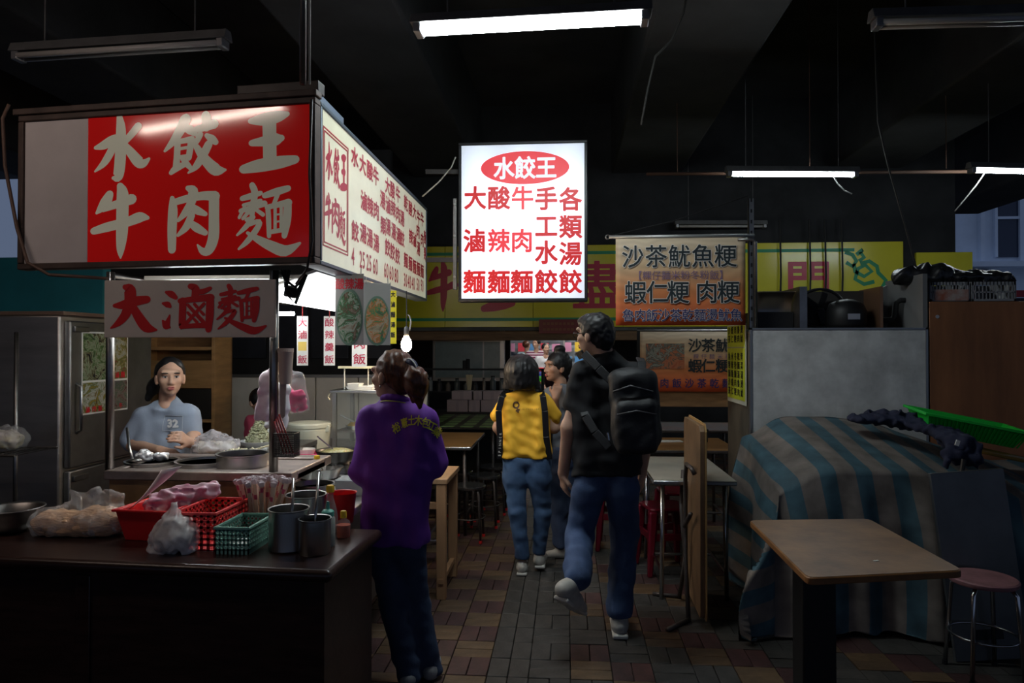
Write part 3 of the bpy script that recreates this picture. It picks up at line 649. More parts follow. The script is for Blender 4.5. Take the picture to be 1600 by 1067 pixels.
# bare bulb hanging from the menu board
bp = at(635, 534, 4.85)
t = thing('hanging_bulb', 'glowing bare bulb on a wire beside the ponytailed woman', 'lamp', bp)
MB().lathe([(.001, -.070), (.020, -.064), (.035, -.042), (.038, -.016), (.030, .012), (.016, .038), (.014, .048)], n=20).build('bulb', emis('bulb_glow', (1.0, .72, .44), BULB_W), t, smooth=True)
MB().lathe([(.016, .040), (.018, .050), (.018, .085), (.014, .10), (.005, .11)], n=16).build('socket', M('bakelite', (.05, .05, .05), .4), t, smooth=True)
MB().tube([(0, 0, .10), (.002, 0, .2), (0, 0, SB - bp.z + .02)], .0035, 6).build('wire', sw, t)
MB().tube([(.02, .01, .08), (.03, .01, .14), (.018, .02, .18), (.005, .02, .19)], .005, 6).build('hook', M('hook_grey', (.25, .25, .25), .5), t)

# =================================================================== FRIDGE, SHELF, COUNTER, FOOD
# fridge
fx = at(100, 540, 4.2).x
fr = thing('refrigerator', 'tall steel refrigerator with food photos stuck on its door', 'refrigerator', (fx, 4.2, 0))
steel_side = M('steel_fridge', (.58, .54, .50), .45, 1, var=.25, scale=3, stretch=(.3, .3, 2), bump=.05, bscale=9)
MB().bx(-.75, -.03, 0, .95, .06, 1.775).build('body', steel_side, fr, bevel=.012)
MB().bx(-.77, .0, -.005, .955, 1.775, 1.80).build('top_trim', M('trim_brown', (.16, .10, .07), .5), fr, bevel=.004)
fd = M('steel_door', (.30, .295, .29), .42, 1, var=.2, scale=4)
for z0, z1 in ((.80, 1.74), (.09, .785)):
    d = MB().bx(-.03, .012, .04, .92, z0, z1).build('door', fd, fr, bevel=.01)
    MB().tube([(.012, .10, z0 + .22), (.045, .10, z0 + .24), (.045, .10, z0 + .52), (.012, .10, z0 + .54)], .010, 8).build('handle', steel, d, smooth=True)
    MB().bx(.012, .03, .06, .20, z1 - .07, z1 - .035).build('hinge', steel_dk, d, bevel=.004)
for i, x in enumerate((-.70, -.08)):
    for y in (.06, .88): MB().tube([(x, y, 0), (x, y, .07)], .025, 8).build('foot', steel_dk, fr)
g_leaf = food_mat('print_greens', (.03, .03, .04), [(.10, .16, .05), (.30, .34, .22), (.14, .12, .05), (.02, .02, .03)], 19)
g_nood = food_mat('print_noodles', (.05, .045, .02), [(.42, .42, .33), (.25, .20, .05), (.10, .14, .05), (.35, .05, .04)], 19)
g_dump = food_mat('print_dumplings', (.18, .12, .02), [(.5, .5, .42), (.12, .16, .05), (.36, .24, .04), (.05, .05, .04)], 19)
g_dark = food_mat('print_beef', (.05, .04, .04), [(.14, .12, .12), (.06, .10, .05), (.20, .16, .14), (.10, .04, .03)], 19)
pz0, pz1, py0, py1 = 1.13, 1.675, .14, .62
fp = thing('photo_sheet', 'sheet of four dish photos with white borders on the fridge door', 'poster', (fx + .014, 4.2 + py0, pz0), R(90))
MB().bx(0, py1 - py0, -.004, 0, 0, pz1 - pz0).build('sheet', paper, fp)
wpp, hpp = py1 - py0, pz1 - pz0
for (u0, u1, v0, v1, m) in ((.02, .49, .41, .98, g_leaf), (.50, .98, .41, .98, g_nood), (.02, .49, .02, .385, g_dump), (.50, .98, .02, .385, g_dark)):
    MB().bx(u0*wpp, u1*wpp, -.0055, -.0045, v0*hpp, v1*hpp).build('dish_photo', m, fp)
rr = M('ink_bright_red', (.55, .015, .02), .5)
lettering(fp, 'captions', row('滷肉飯', .05*wpp, .44*wpp, .06*hpp, .075*hpp) + row('大滷麵', .54*wpp, .94*wpp, .46*hpp, .08*hpp) + row('牛', .72*wpp, .94*wpp, .06*hpp, .075*hpp), rr, -.0065, .035)
# teal cabinet / wall behind the fridge
struct(MB().bx(-6.4, at(164, 450, 5.35).x - .02, 5.35, 5.45, 0, 2.3).bx(-6.4, -5.2, 5.3, 5.36, .0, 2.3).build('wall_teal', M('teal_paint', (.02, .17, .20), .5, var=.15, scale=3)))
# wooden shelf unit behind the cook
ply = M('plywood_warm', (.34, .19, .075), .6, var=.25, scale=3, stretch=(1, 1, 6)); ply_d = M('plywood_dark', (.22, .115, .045), .6, var=.3, scale=3, stretch=(1, 1, 6))
Ys = 5.9; a, b = at(210, 525, Ys), at(335, 665, Ys)
sh = thing('wooden_shelf_unit', 'brown wooden shelf unit standing behind the cook', 'shelf', (a.x, Ys, 0)); ws_ = b.x - a.x
MB().bx(0, ws_, .30, .32, 0, 1.86).build('back_panel', ply_d, sh)
for x in (0, ws_ - .03): MB().bx(x, x + .03, 0, .30, 0, 1.86).build('side_panel', ply, sh, bevel=.003)
for z in (.35, .92, 1.55, 1.83): MB().bx(.03, ws_ - .03, .02, .30, z, z + .03).build('shelf_board', ply, sh, bevel=.003)
MB().bx(.03, ws_ - .03, .0, .02, 1.22, 1.46).build('fascia_board', ply, sh, bevel=.003)
MB().bx(.36, ws_ - .04, .01, .03, .95, 1.21).build('dark_door', M('door_black', (.02, .018, .016), .4), sh, bevel=.003)

# foreground counter
dkw = M('counter_wood', (.034, .016, .012), .30, var=.45, scale=5, stretch=(1, 6, 6), bump=.06, bscale=30, spec=.5)
CZ = .80; cpos = atz(516, 893, CZ); CA = R(-3)
ct = thing('wooden_counter', 'dark brown wooden counter in the left foreground', 'counter', (cpos.x, cpos.y, 0), CA)
MB().bx(-2.9, 0.0, 0, .58, CZ - .045, CZ).build('counter_top', dkw, ct, bevel=.02, seg=4)
MB().bx(-2.88, -.035, .035, .055, .03, CZ - .045).build('front_panel', dkw, ct)
MB().bx(-.055, -.035, .055, .54, .03, CZ - .045).build('side_panel', dkw, ct)
for x in (-.95, -1.95): MB().bx(x - .03, x + .03, .027, .036, .05, CZ - .06).build('stile', dkw, ct, bevel=.003)
MB().bx(-2.86, -.06, .52, .54, .03, CZ - .045).build('back_panel', dkw, ct)
MB().bx(-2.86, -.05, .06, .54, .0, .03).build('plinth', dkw, ct)

def on_counter(px, py): p = atz(px, py, CZ); return Vector((p.x, p.y, CZ))
# bag of noodles
p = on_counter(108, 842) + Vector((0, .07, 0))
t = thing('noodle_bag', 'clear plastic bag full of tan noodles lying on the counter', 'bag', p)
nood = M('noodles_tan', (.66, .40, .23), .7, var=.3, scale=40, bump=.9, bscale=90, stretch=(.4, 1, 1.6))
sdf_obj('noodles', [('e', (-.10, 0, .045), (.105, .075, .055)), ('e', (.08, .01, .055), (.12, .085, .06)), ('e', (.0, 0, .035), (.17, .07, .04))], nood, t, h=.008, k=.03, wrinkle=.004, wscale=60, cut=[((0,0,.002), (0,0,-1))])
clear = film('bag_clear', (.85, .85, .85), .22, .18)
sdf_obj('plastic_film', [('e', (-.10, 0, .05), (.115, .085, .062)), ('e', (.08, .01, .06), (.13, .093, .068)), ('c', (.0, .02, .08), (-.05, .0, .17), .06, .012), ('c', (.03, .03, .1), (.04, .03, .175), .05, .016), ('c', (.09, .03, .09), (.12, .02, .15), .06, .03)], clear, t, h=.008, k=.04, wrinkle=.010, wscale=45, seed=3, cut=[((0,0,.001), (0,0,-1))])
# steel bowl at the far left
p = atz(18, 830, CZ); p = Vector((p.x, p.y, CZ)); t = thing('steel_bowl', 'steel mixing bowl at the left end of the counter', 'bowl', p)
MB().lathe([(.05, 0), (.085, .02), (.105, .06), (.115, .095), (.122, .098), (.120, .102), (.110, .094), (.098, .06), (.08, .025), (.02, .012)], n=32).build('bowl', steel_dk, t, smooth=True)
MB().lathe([(.0001, .03), (.085, .035)], n=24).build('contents', nood, t)
# red basin with pink bag and paper
redp = M('plastic_red', (.74, .02, .022), .32); redb = M('plastic_red_bright', (.88, .07, .07), .35); grn = M('plastic_green', (.20, .40, .32), .38); pinkp = M('plastic_pink', (.62, .06, .17), .35)
def basin(b, w0, d0, w1, d1, h, th=.006):
    o = [(-w0/2,-d0/2,0),(w0/2,-d0/2,0),(w0/2,d0/2,0),(-w0/2,d0/2,0),(-w1/2,-d1/2,h),(w1/2,-d1/2,h),(w1/2,d1/2,h),(-w1/2,d1/2,h)]
    i = [(x*(1 - 2*th/abs(2*x) if x else 1), y*(1 - 2*th/abs(2*y)), z + (th if z == 0 else 0)) for x, y, z in o]
    return b.add(o + i, [(0,3,2,1),(0,1,5,4),(1,2,6,5),(2,3,7,6),(3,0,4,7),(8,9,10,11),(8,12,13,9),(9,13,14,10),(10,14,15,11),(11,15,12,8),(4,5,13,12),(5,6,14,13),(6,7,15,14),(7,4,12,15)])
p = on_counter(222, 849) + Vector((.0, .13, 0)); t = thing('red_basin', 'solid red plastic basin behind the small white bag', 'basin', p, R(-4))
basin(MB(), .18, .19, .235, .24, .125).build('basin', redp, t, bevel=.006)
rim = MB(); rim.bx(-.126, .126, -.13, -.117, .118, .128).bx(-.126, .126, .117, .13, .118, .128).bx(-.126, -.114, -.117, .117, .118, .128).bx(.114, .126, -.117, .117, .118, .128); rim.build('rim', redp, t, bevel=.003)
q = p + Vector((.03, 0, .02)); t = thing('pink_plastic_bag', 'pink printed plastic bag stuffed into the red basin', 'bag', q)
sdf_obj('bag', [('e', (-.03, .02, .09), (.075, .07, .065)), ('e', (.04, .03, .125), (.075, .06, .05)), ('e', (.13, .06, .145), (.06, .05, .035)), ('e', (-.02, .0, .05), (.075, .06, .05))], M('bag_pink', (.62, .20, .32), .3, c2=(.75, .62, .65), scale=16), t, h=.008, k=.03, wrinkle=.012, wscale=60, seed=5)
q = p + Vector((-.01, -.035, .10)); t = thing('paper_sheet', 'pale pink paper sticking up out of the red basin', 'paper', q)
MB().grid(lambda u, v: (-.10 + .16*v + .07*(u - .5)*(.6 + .8*v) - .02*u, .02*math.sin(5*u + 3*v) + .03*v, .0 + .165*v**1.15 + .015*u), 8, 10).build('sheet', M('paper_pink', (.80, .68, .66), .7), t, smooth=True, solid=.0015)
# small white bag in front
p = on_counter(260, 868) + Vector((0, .05, 0)); t = thing('tied_white_bag', 'small tied plastic bag with white contents at the counter front', 'bag', p)
sdf_obj('contents', [('e', (0, 0, .055), (.075, .055, .055)), ('e', (.0, 0, .09), (.05, .04, .04))], M('rice_white', (.66, .58, .54), .7, var=.1, scale=30), t, h=.008, k=.02, cut=[((0,0,.002), (0,0,-1))])
sdf_obj('plastic_film', [('e', (0, 0, .055), (.092, .068, .066)), ('c', (0, 0, .10), (-.005, 0, .165), .06, .016), ('c', (-.06, -.01, .015), (-.085, -.02, .01), .02, .01), ('c', (.06, -.02, .015), (.088, -.02, .012), .02, .01)], film('bag_white', (.88, .84, .82), .55, .22), t, h=.008, k=.03, wrinkle=.009, wscale=55, seed=9, cut=[((0,0,.001), (0,0,-1))])
# perforated baskets
def basket(name, label, loc, rz, w, d, h, nx, ny, nz, mat, skip=()):
    t = thing(name, label, 'basket', loc, rz)
    def panel(pa, pb, n, tag_):
        b = MB(); pa, pb = Vector(pa), Vector(pb); L = (pb - pa).length; dr = (pb - pa) / L; th = .004
        fl = .012; hz = (h - fl) / nz
        def seg(u0, u1, z0, z1):
            A = pa + dr * u0; B = pa + dr * u1; c = (A + B) / 2; b.box((c.x, c.y, (z0 + z1) / 2), ((u1 - u0), th, z1 - z0), (0, 0, math.atan2(dr.y, dr.x)))
        st = L / n
        for i in range(n + 1):
            u = i * st; seg(max(0, u - st*.22), min(L, u + st*.22), 0, h)
        for j in range(nz + 1):
            z = j * hz; seg(0, L, max(0, z - hz*.2), min(h, z + hz*.26) if j not in skip else z + hz)
        return b.build('side', mat, t)
    x, y = w/2, d/2
    panel((-x,-y,0), (x,-y,0), nx, 'front'); panel((x,-y,0), (x,y,0), ny, 'r'); panel((x,y,0), (-x,y,0), nx, 'b'); panel((-x,y,0), (-x,-y,0), ny, 'l')
    MB().bx(-x, x, -y, y, 0, .004).build('bottom', mat, t)
    r = MB(); e = .007; r.bx(-x-e, x+e, -y-e, -y+.003, h-.008, h+.002).bx(-x-e, x+e, y-.003, y+e, h-.008, h+.002).bx(-x-e, -x+.003, -y, y, h-.008, h+.002).bx(x-.003, x+e, -y, y, h-.008, h+.002); r.build('rim', mat, t, bevel=.002)
    return t
A = on_counter(334, 862); basket('red_basket', 'bright red perforated plastic basket in the middle of the counter', A + Vector((-.08, .145, 0)), 0, .16, .27, .142, 6, 10, 6, redb)
A = on_counter(386, 868); basket('green_basket', 'grey-green perforated plastic basket beside the steel cups', A + Vector((-.062, .12, 0)), 0, .125, .22, .10, 8, 12, 5, grn, skip=(0,))
for i in range(4): tag(MB().tube([(-.045, -.09 + .0, .01), (.045, -.088, .012)], .012, 8).build('soup_spoon', M('white_glaze', (.7, .7, .66), .2), None, smooth=True, loc=A + Vector((-.06, .12 + .03*i, .008))), ORD[i] + ' white soup spoon from the front in the grey-green basket', 'spoon', 'spoons in the green basket')
# steel cups with ladles
def cup(label, px, py, r, h, sauce=None, name='steel_cup', back=.0):
    p = on_counter(px, py) + Vector((0, r + back, 0)); t = thing(name, label, 'cup', p)
    MB().lathe([(r*.94, 0), (r, .006), (r, h-.004), (r*1.05, h-.001), (r*1.05, h+.003), (r*.97, h+.002), (r*.96, .02), (.001, .012)], n=40).build('body', steel, t, smooth='auto')
    if sauce: MB().lathe([(.0001, h*.8), (r*.955, h*.8)], n=30).build('sauce', sauce, t)
    return p
sauce_b = M('sauce_brown', (.10, .03, .01), .15); chili = M('chili_oil', (.30, .03, .008), .12)
pA = cup('larger steel sauce cup at the counter front', 439, 866, .074, .152, sauce_b)
pB = cup('smaller steel cup of dark sauce at the counter corner', 483, 871, .058, .128, chili)
pC = cup('wide steel pot standing behind the two sauce cups', 462, 840, .082, .15, sauce_b, 'steel_pot', .03)
def ladle(label, base, tip, r=.006):
    base, tip = Vector(base), Vector(tip); t = thing('ladle', label, 'ladle', base)
    d = tip - base; MB().tube([(0,0,0), d*.5, d], [r*.8, r, r*1.05], 8).build('handle', steel, t, smooth=True)
    MB().lathe([(.001, -.012), (.016, -.008), (.022, .004)], n=14).build('scoop', steel, t, smooth=True)
ladle('steel ladle standing in the larger sauce cup', pA + Vector((.01, 0, .03)), at(458, 747, pA.y + .06))
ladle('steel ladle standing in the smaller sauce cup', pB + Vector((-.005, 0, .03)), at(498, 738, pB.y + .10))
# chopsticks
p = on_counter(388, 842) + Vector((0, .13, 0)); t = thing('chopstick_holder', 'pink plastic holder for wrapped chopsticks', 'holder', p)
MB().lathe([(.062, 0), (.066, .005), (.073, .085), (.070, .085), (.062, .008), (.001, .006)], n=28, sx=1.15).build('cup', M('holder_pink', (.30, .09, .10), .4), t, smooth='auto')
stick_m = [M('chop_paper_%d' % i, c, .6) for i, c in enumerate([(.70, .50, .38), (.78, .62, .50), (.58, .38, .27)])]; stick_tip = film('wrap_tip', (.72, .62, .66), .75, .3); rl = M('wrap_red', (.50, .05, .12), .5)
rc = random.Random(5); proto = []
for k in range(3):
    t = thing('wrapped_chopsticks', 'paper wrapped chopsticks standing in the pink holder', 'chopsticks', (0, 0, -5), 0, 'wrapped chopsticks in the holder')
    MB().bx(-.0065, .0065, -.003, .003, .008, .205).build('wrapper', stick_m[k], t); MB().bx(-.006, .006, -.0036, .0036, .135 + .02*k, .155 + .02*k).build('red_print', rl, t)
    b = MB(); b.add([(-.009,-.005,.200), (.009,-.004,.201), (.009,.005,.2), (-.009,.005,.2), (-.012,-.006,.218), (.006,-.008,.222), (.013,.006,.216), (-.004,.008,.223)], [(0,1,5,4),(1,2,6,5),(2,3,7,6),(3,0,4,7),(4,5,6,7)]); b.build('wrapper_end', stick_tip, t); proto.append(t)
n_ = 0
for i in range(42):
    src = proto[i % 3]; c = src if i < 3 else copy_tree(src)
    a_ = 2*math.pi*i*.382; rr_ = .058 * math.sqrt((i + .5) / 42); x, y = rr_*math.cos(a_)*1.1, rr_*math.sin(a_)
    c.location = (p.x + x*.75, p.y + y*.75, CZ + .006); c.rotation_euler = (-y*5.0 + rc.uniform(-.06,.06), x*5.6 + rc.uniform(-.07,.07), rc.uniform(-.8,.8))
# bottles
def bottle(label, base, prof, capz, mat, capm, liq=None, cap_r=.014, nozzle=False, name='sauce_bottle'):
    t = thing(name, label, 'bottle', base)
    MB().lathe(prof, n=22).build('bottle', mat, t, smooth=True)
    if liq: MB().lathe([(.001, .004)] + [(r*.97, z) for r, z in prof if z <= liq[1]] + [(max(r for r, z in prof if z <= liq[1])*.97, liq[1]), (.001, liq[1])], n=20).build('liquid', liq[0], t, smooth='auto')
    MB().lathe([(cap_r, capz), (cap_r, capz + .022), (cap_r*.8, capz + .028), (.001, capz + .028)] if not nozzle else [(cap_r, capz), (cap_r, capz + .016), (cap_r*.8, capz + .022), (cap_r*.3, capz + .026), (cap_r*.22, capz + .055), (.001, capz + .056)], n=18).build('cap', capm, t, smooth='auto')
    return t
gl = glass('bottle_glass', (.8, .82, .8), .08, .82); ycap = M('cap_yellow', (.70, .42, .02), .4); gcap = M('cap_green', (.12, .42, .33), .4)
bottle('squeeze bottle with a mint green nozzle cap', on_counter(508, 856) + Vector((0, .03, 0)), [(.026, 0), (.028, .005), (.028, .105), (.022, .115), (.014, .12)], .116, glass('squeeze_plastic', (.55, .56, .50), .3, .35), gcap, (M('vinegar', (.35, .33, .26), .3), .05), .024, True)
bottle('glass bottle with a yellow cap behind the squeeze bottle', on_counter(512, 835) + Vector((0, .03, 0)), [(.029, 0), (.031, .005), (.031, .07), (.026, .10), (.013, .145), (.013, .17)], .168, gl, ycap, (M('soy_pink', (.30, .12, .12), .3), .03), .0165)
bottle('short bottle of red chili oil with a yellow cap', on_counter(533, 842) + Vector((0, .03, 0)), [(.026, 0), (.028, .004), (.028, .052), (.023, .066), (.012, .072), (.012, .08)], .078, glass('clear_bottle', (.85, .82, .8), .1, .88), ycap, (M('chili_red', (.55, .07, .01), .25), .05), .013)
p = on_counter(525, 826) + Vector((-.01, .11, 0)); t = thing('red_beaker', 'bright red plastic beaker behind the bottles', 'cup', p)
MB().lathe([(.045, 0), (.048, .004), (.062, .13), (.065, .132), (.060, .13), (.044, .008), (.001, .006)], n=28).build('beaker', redp, t, smooth='auto')

# =================================================================== INSIDE THE STALL
def lift(px, py, Y, z): q = at(px, py, Y); return Vector((q.x, Y, z))
# pots sunk in the well
for i, (px, r, hz, lab, liq) in enumerate(((238, .125, .012, 'shallow steel pan sunk in the stall counter below the cook', (.05, .02, .01)), (318, .13, .014, 'dark soup pan sunk in the middle of the stall counter', (.02, .012, .01)), (381, .125, .055, 'raised soup pot with brown broth nearest the steel post', (.16, .06, .012)))):
    q = at(px, 726, FY + .25); t = thing('soup_pot', lab, 'pot', (q.x, FY + .25 - (.0 if i != 2 else .01), SZ - .012))
    MB().lathe([(r*.96, -.0), (r, .0), (r, hz), (r*1.05, hz + .004), (r*1.05, hz + .010), (r*.95, hz + .008), (r*.94, .004), (.001, .003)], n=40).build('body', steel, t, smooth='auto')
    MB().lathe([(.0001, hz*.55 + .004), (r*.94, hz*.55 + .004)], n=30).build('soup', M('soup_%d' % i, liq, .12), t)
q = at(238, 724, FY + .27); t = thing('ladle', 'long ladle resting in the pan below the cook', 'ladle', (q.x - .06, FY + .2, SZ + .012))
MB().tube([(0, 0, 0), (-.05, .05, .055), (-.11, .12, .15)], .007, 8).build('handle', steel, t, smooth=True); MB().ell((.015, 0, .003), (.03, .025, .010)).build('scoop', steel, t, smooth=True)
for i, px in enumerate((226, 252)):
    q = at(px, 716, FY + .28); t = thing('foil_packet', ['large white foil ball in the pan below the cook', 'flatter white foil ball in the pan below the cook'][i], 'packet', (q.x, FY + .28, SZ + .022))
    sdf_obj('foil', [('e', (0, 0, .0), (.045 - .008*i, .035, .035 - .014*i))], M('foil', (.75, .75, .76), .3, .4), t, h=.005, k=.01, wrinkle=.006, wscale=90, seed=i)
# prep table behind the well
PZ = .93
pt = thing('prep_table', 'low steel preparation table behind the soup pots', 'table', (-1.92, 4.35, 0))
MB().bx(-.21, .19, -.42, .45, PZ - .035, PZ).build('table_top', steel_dk, pt, bevel=.004)
for x in (-.19, .17):
    for y in (-.39, .42): MB().bx(x - .018, x + .018, y - .018, y + .018, 0, PZ - .035).build('leg', steel_dk, pt)
def onp(px, py): q = atz(px, py, PZ); return Vector((q.x, q.y, PZ))
q = onp(322, 716); t = thing('dumpling_bag', 'large clear plastic bag of dumplings beside the cook', 'bag', q + Vector((0, .05, 0)))
sdf_obj('dumplings', [('e', (-.06 + .055*i, .02*(i % 2), .05), (.042, .04, .045)) for i in range(4)], M('dough', (.58, .55, .48), .6), t, h=.008, k=.01, cut=[((0,0,.002),(0,0,-1))])
sdf_obj('plastic_film', [('e', (.02, .01, .06), (.15, .09, .075)), ('c', (.02, 0, .10), (.03, 0, .15), .06, .02)], film('bag_milky', (.68, .66, .70), .42, .2), t, h=.008, k=.03, wrinkle=.010, wscale=55, seed=11, cut=[((0,0,.001),(0,0,-1))])
q = onp(313, 721); t = thing('wood_board', 'orange brown chopping board at the front of the prep table', 'board', q + Vector((0, .01, 0)))
MB().bx(-.10, .12, -.03, .05, 0, .018).build('board', M('board_orange', (.42, .17, .04), .5), t, bevel=.004)
q = onp(372, 722); t = thing('noodle_tray', 'tray heaped with pale raw noodles behind the soup pot', 'tray', q + Vector((0, .06, 0)))
MB().lathe([(.14, 0), (.16, .02), (.155, .02), (.135, .006)], n=28, sy=.6).build('tray', steel, t, smooth='auto')
noo = MB(); rn = random.Random(2)
for i in range(90):
    a_ = rn.uniform(0, 6.28); r_ = .13*math.sqrt(rn.random()); x, y = r_*math.cos(a_), r_*.55*math.sin(a_); z = .022 + .04*max(0, 1 - (r_/.14)**2)*rn.uniform(.6, 1); b_a = rn.uniform(0, 6.28)
    noo.tube([(x, y, z), (x + .016*math.cos(b_a), y + .012*math.sin(b_a), z + .012), (x + .03*math.cos(b_a + .6), y + .022*math.sin(b_a + .6), z)], .005, 5)
tag(noo.build('noodles', M('raw_noodle', (.66, .60, .42), .6), t, smooth=True), kind='stuff')
MB().ell((0, 0, .018), (.135, .075, .035)).build('noodle_bed', M('raw_noodle', (.66, .60, .42), .6), t, smooth=True)
q = onp(398, 703); t = thing('vegetable_bowl', 'white bowl heaped with shredded green cabbage', 'bowl', q + Vector((0, .08, 0)))
MB().lathe([(.06, 0), (.11, .025), (.125, .05), (.12, .05), (.10, .03), (.001, .02)], n=28).build('bowl', M('enamel', (.5, .52, .52), .3), t, smooth='auto')
cab = MB()
for i in range(280):
    z = rn.random(); a_ = rn.uniform(0, 6.28); r_ = .085*(1 - z*.85); x, y = r_*math.cos(a_), r_*math.sin(a_); cab.box((x, y, .05 + .13*z), (.035, .010, .004), (rn.uniform(-1, 1), rn.uniform(-1, 1), rn.uniform(0, 3.1)))
tag(cab.build('shredded_cabbage', M('cabbage', (.52, .52, .36), .5, c2=(.26, .28, .16), scale=40), t), kind='stuff')
MB().lathe([(.09, .035), (.06, .085), (.025, .14), (.001, .16)], n=18).build('cabbage_heap', M('cabbage', (.52, .52, .36), .5), t, smooth=True)
t = thing('long_spoon', 'pale long spoon leaning on the noodle tray', 'spoon', onp(398, 716) + Vector((0, .02, .02)))
MB().tube([(-.05, 0, .02), (.02, .0, .035), (.10, .0, .06)], .005, 8).build('handle', M('bamboo', (.62, .55, .36), .5), t, smooth=True); MB().ell((-.06, 0, .018), (.018, .012, .006)).build('scoop', M('bamboo', (.62, .55, .36), .5), t, smooth=True)
t = thing('soup_ladle', 'white plastic ladle curving up beside the steel post', 'ladle', onp(414, 712) + Vector((0, .03, .01)))
MB().tube([(-.04, 0, .03), (.0, 0, .025), (.03, .0, .06), (.028, 0, .11), (.01, 0, .145)], [.012, .009, .008, .009, .013], 8).build('handle', M('white_plastic', (.6, .62, .6), .3), t, smooth=True)

# steel worktable on the customer side
WZ = .82; WX0, WX1 = SX1 + .02, -.98
wt = thing('steel_worktable', 'long steel worktable at the customer side of the stall', 'table', (0, 3.12, 0))
wpoly = [(WX0, 0), (WX1, 0), (WX1, 1.15), (-1.20, 1.15), (-1.20, 2.6), (-2.08, 2.6), (-2.08, 1.75), (-1.70, 1.75), (-1.70, .66), (WX0, .66)]
MB().prismz(wpoly, WZ - .035, WZ).build('table_top', steel, wt, bevel=.005)
MB().prismz([(WX0 + .02, .03), (WX1 - .03, .03), (WX1 - .03, 1.1), (WX0 + .02, 1.1)], .25, .27).build('lower_shelf', steel_dk, wt)
MB().bx(WX1 - .05, WX1 - .03, .05, 1.12, .27, WZ - .035).build('side_panel', steel_dk, wt)
for x, y in ((WX0 + .03, .04), (WX1 - .03, .04), (WX1 - .03, 1.1), (-1.24, 2.55), (-2.04, 2.55), (-2.04, 1.8), (-1.66, .70)): MB().bx(x - .018, x + .018, y - .018, y + .018, 0, WZ - .035).build('leg', steel_dk, wt)
def onw(px, py, dz=0): q = atz(px, py, WZ); return Vector((q.x, q.y, WZ + dz))
def pan(name, label, loc, r, h, mat, cat='basin', inner=None, ill=.6):
    t = thing(name, label, cat, loc)
    MB().lathe([(r*.8, 0), (r*.86, .004), (r, h), (r*1.08, h + .002), (r*1.08, h + .006), (r*.98, h + .005), (r*.84, .008), (.001, .006)], n=36).build('body', mat, t, smooth='auto')
    if inner: MB().lathe([(.0001, h*ill), (r*(.86 + .12*ill), h*ill)], n=30).build('contents', inner, t)
    return t
t = pan('wide_steel_basin', 'wide shiny steel basin on the worktable', onw(488, 752) + Vector((0, .12, 0)), .125, .055, steel); MB().ell((-.02, -.02, .045), (.045, .04, .022)).build('ladle_bowl', steel, t, smooth=True)
pan('frying_pan', 'dark steel pan of sauce at the near end of the worktable', onw(480, 782) + Vector((0, .10, 0)), .095, .06, steel_dk, 'pan', sauce_b, .7)
q = onw(492, 800) + Vector((0, .05, .0)); t = thing('pink_cloth', 'folded pink cloth behind the steel pot', 'cloth', q)
sdf_obj('cloth', [('b', (0, 0, .04), (.08, .04, .03), .012, .02, (0, R(-12), 0)), ('b', (-.05, .02, .05), (.05, .04, .02), .01, .02, (0, R(-20), R(10)))], M('cloth_pink', (.62, .14, .32), .8), t, h=.008, wrinkle=.006, wscale=45, cut=[((0,0,.0),(0,0,-1))])
t = basket('pink_basket', 'pink slotted plastic basket behind the steel basin', onw(483, 729) + Vector((0, .09, 0)), 0, .21, .16, .075, 14, 10, 2, pinkp)
t = thing('white_bowl', 'white bowl with yellow food in the pink basket', 'bowl', onw(470, 727) + Vector((-.01, .10, .006)))
MB().lathe([(.035, 0), (.06, .06), (.066, .085), (.062, .085), (.03, .01), (.001, .008)], n=24).build('bowl', M('white_glaze', (.7, .7, .66), .2), t, smooth='auto'); MB().lathe([(.0001, .06), (.057, .065)], n=20).build('food', M('egg_yellow', (.6, .4, .06), .5), t)
q = onw(472, 708); t = thing('enamel_bucket', 'pale enamel bucket with lid and green flower print', 'bucket', q + Vector((0, .15, 0)))
MB().lathe([(.13, 0), (.14, .01), (.15, .15), (.152, .175)], n=36).build('body', M('enamel_cream', (.50, .50, .40), .3), t, smooth=True)
MB().lathe([(.158, .172), (.158, .195), (.15, .205), (.05, .215), (.001, .216)], n=36).build('lid', M('enamel_cream', (.50, .50, .40), .3), t, smooth='auto')
for i, (x, z) in enumerate(((.02, .09), (.05, .085), (.035, .06), (.005, .065))): MB().ell((x, -math.sqrt(.147**2 - x*x), z), (.008, .002, .008), 8, 5).build('printed_flower', M('print_green', (.05, .22, .10), .5), t)
MB().bx(.135, .165, -.06, -.03, .14, .19).build('clamp', M('enamel_cream', (.50, .50, .40), .3), t, bevel=.004)
# wok with food on a stand
q = at(527, 705, 4.15); t = thing('wok', 'black wok heaped with cooked food beside the customer', 'wok', (q.x, 4.15, WZ + .02))
MB().lathe([(.03, 0), (.07, .02), (.11, .07), (.125, .11), (.128, .115), (.118, .11), (.10, .07), (.05, .025), (.001, .015)], n=36).build('pan', M('iron_black', (.03, .028, .026), .35, .7), t, smooth=True)
MB().lathe([(.001, .125), (.06, .12), (.115, .10)], n=24).build('food', food_mat('stir_fry', (.40, .30, .12), [(.5, .45, .25), (.2, .25, .08), (.45, .25, .05), (.5, .5, .45)], 90), t, smooth=True)
MB().bar((-.02, -.02, .12), (-.10, -.06, .20), .03, .008).build('spatula', steel, t)
MB().tube([(.10, -.04, .0), (.105, -.06, .05)], .01, 6).build('lug', M('iron_black', (.03, .028, .026), .35, .7), t)
MB().lathe([(.085, -.02), (.09, -.018), (.075, .035), (.068, .035)], n=24).build('ring_stand', steel_dk, t, smooth='auto')
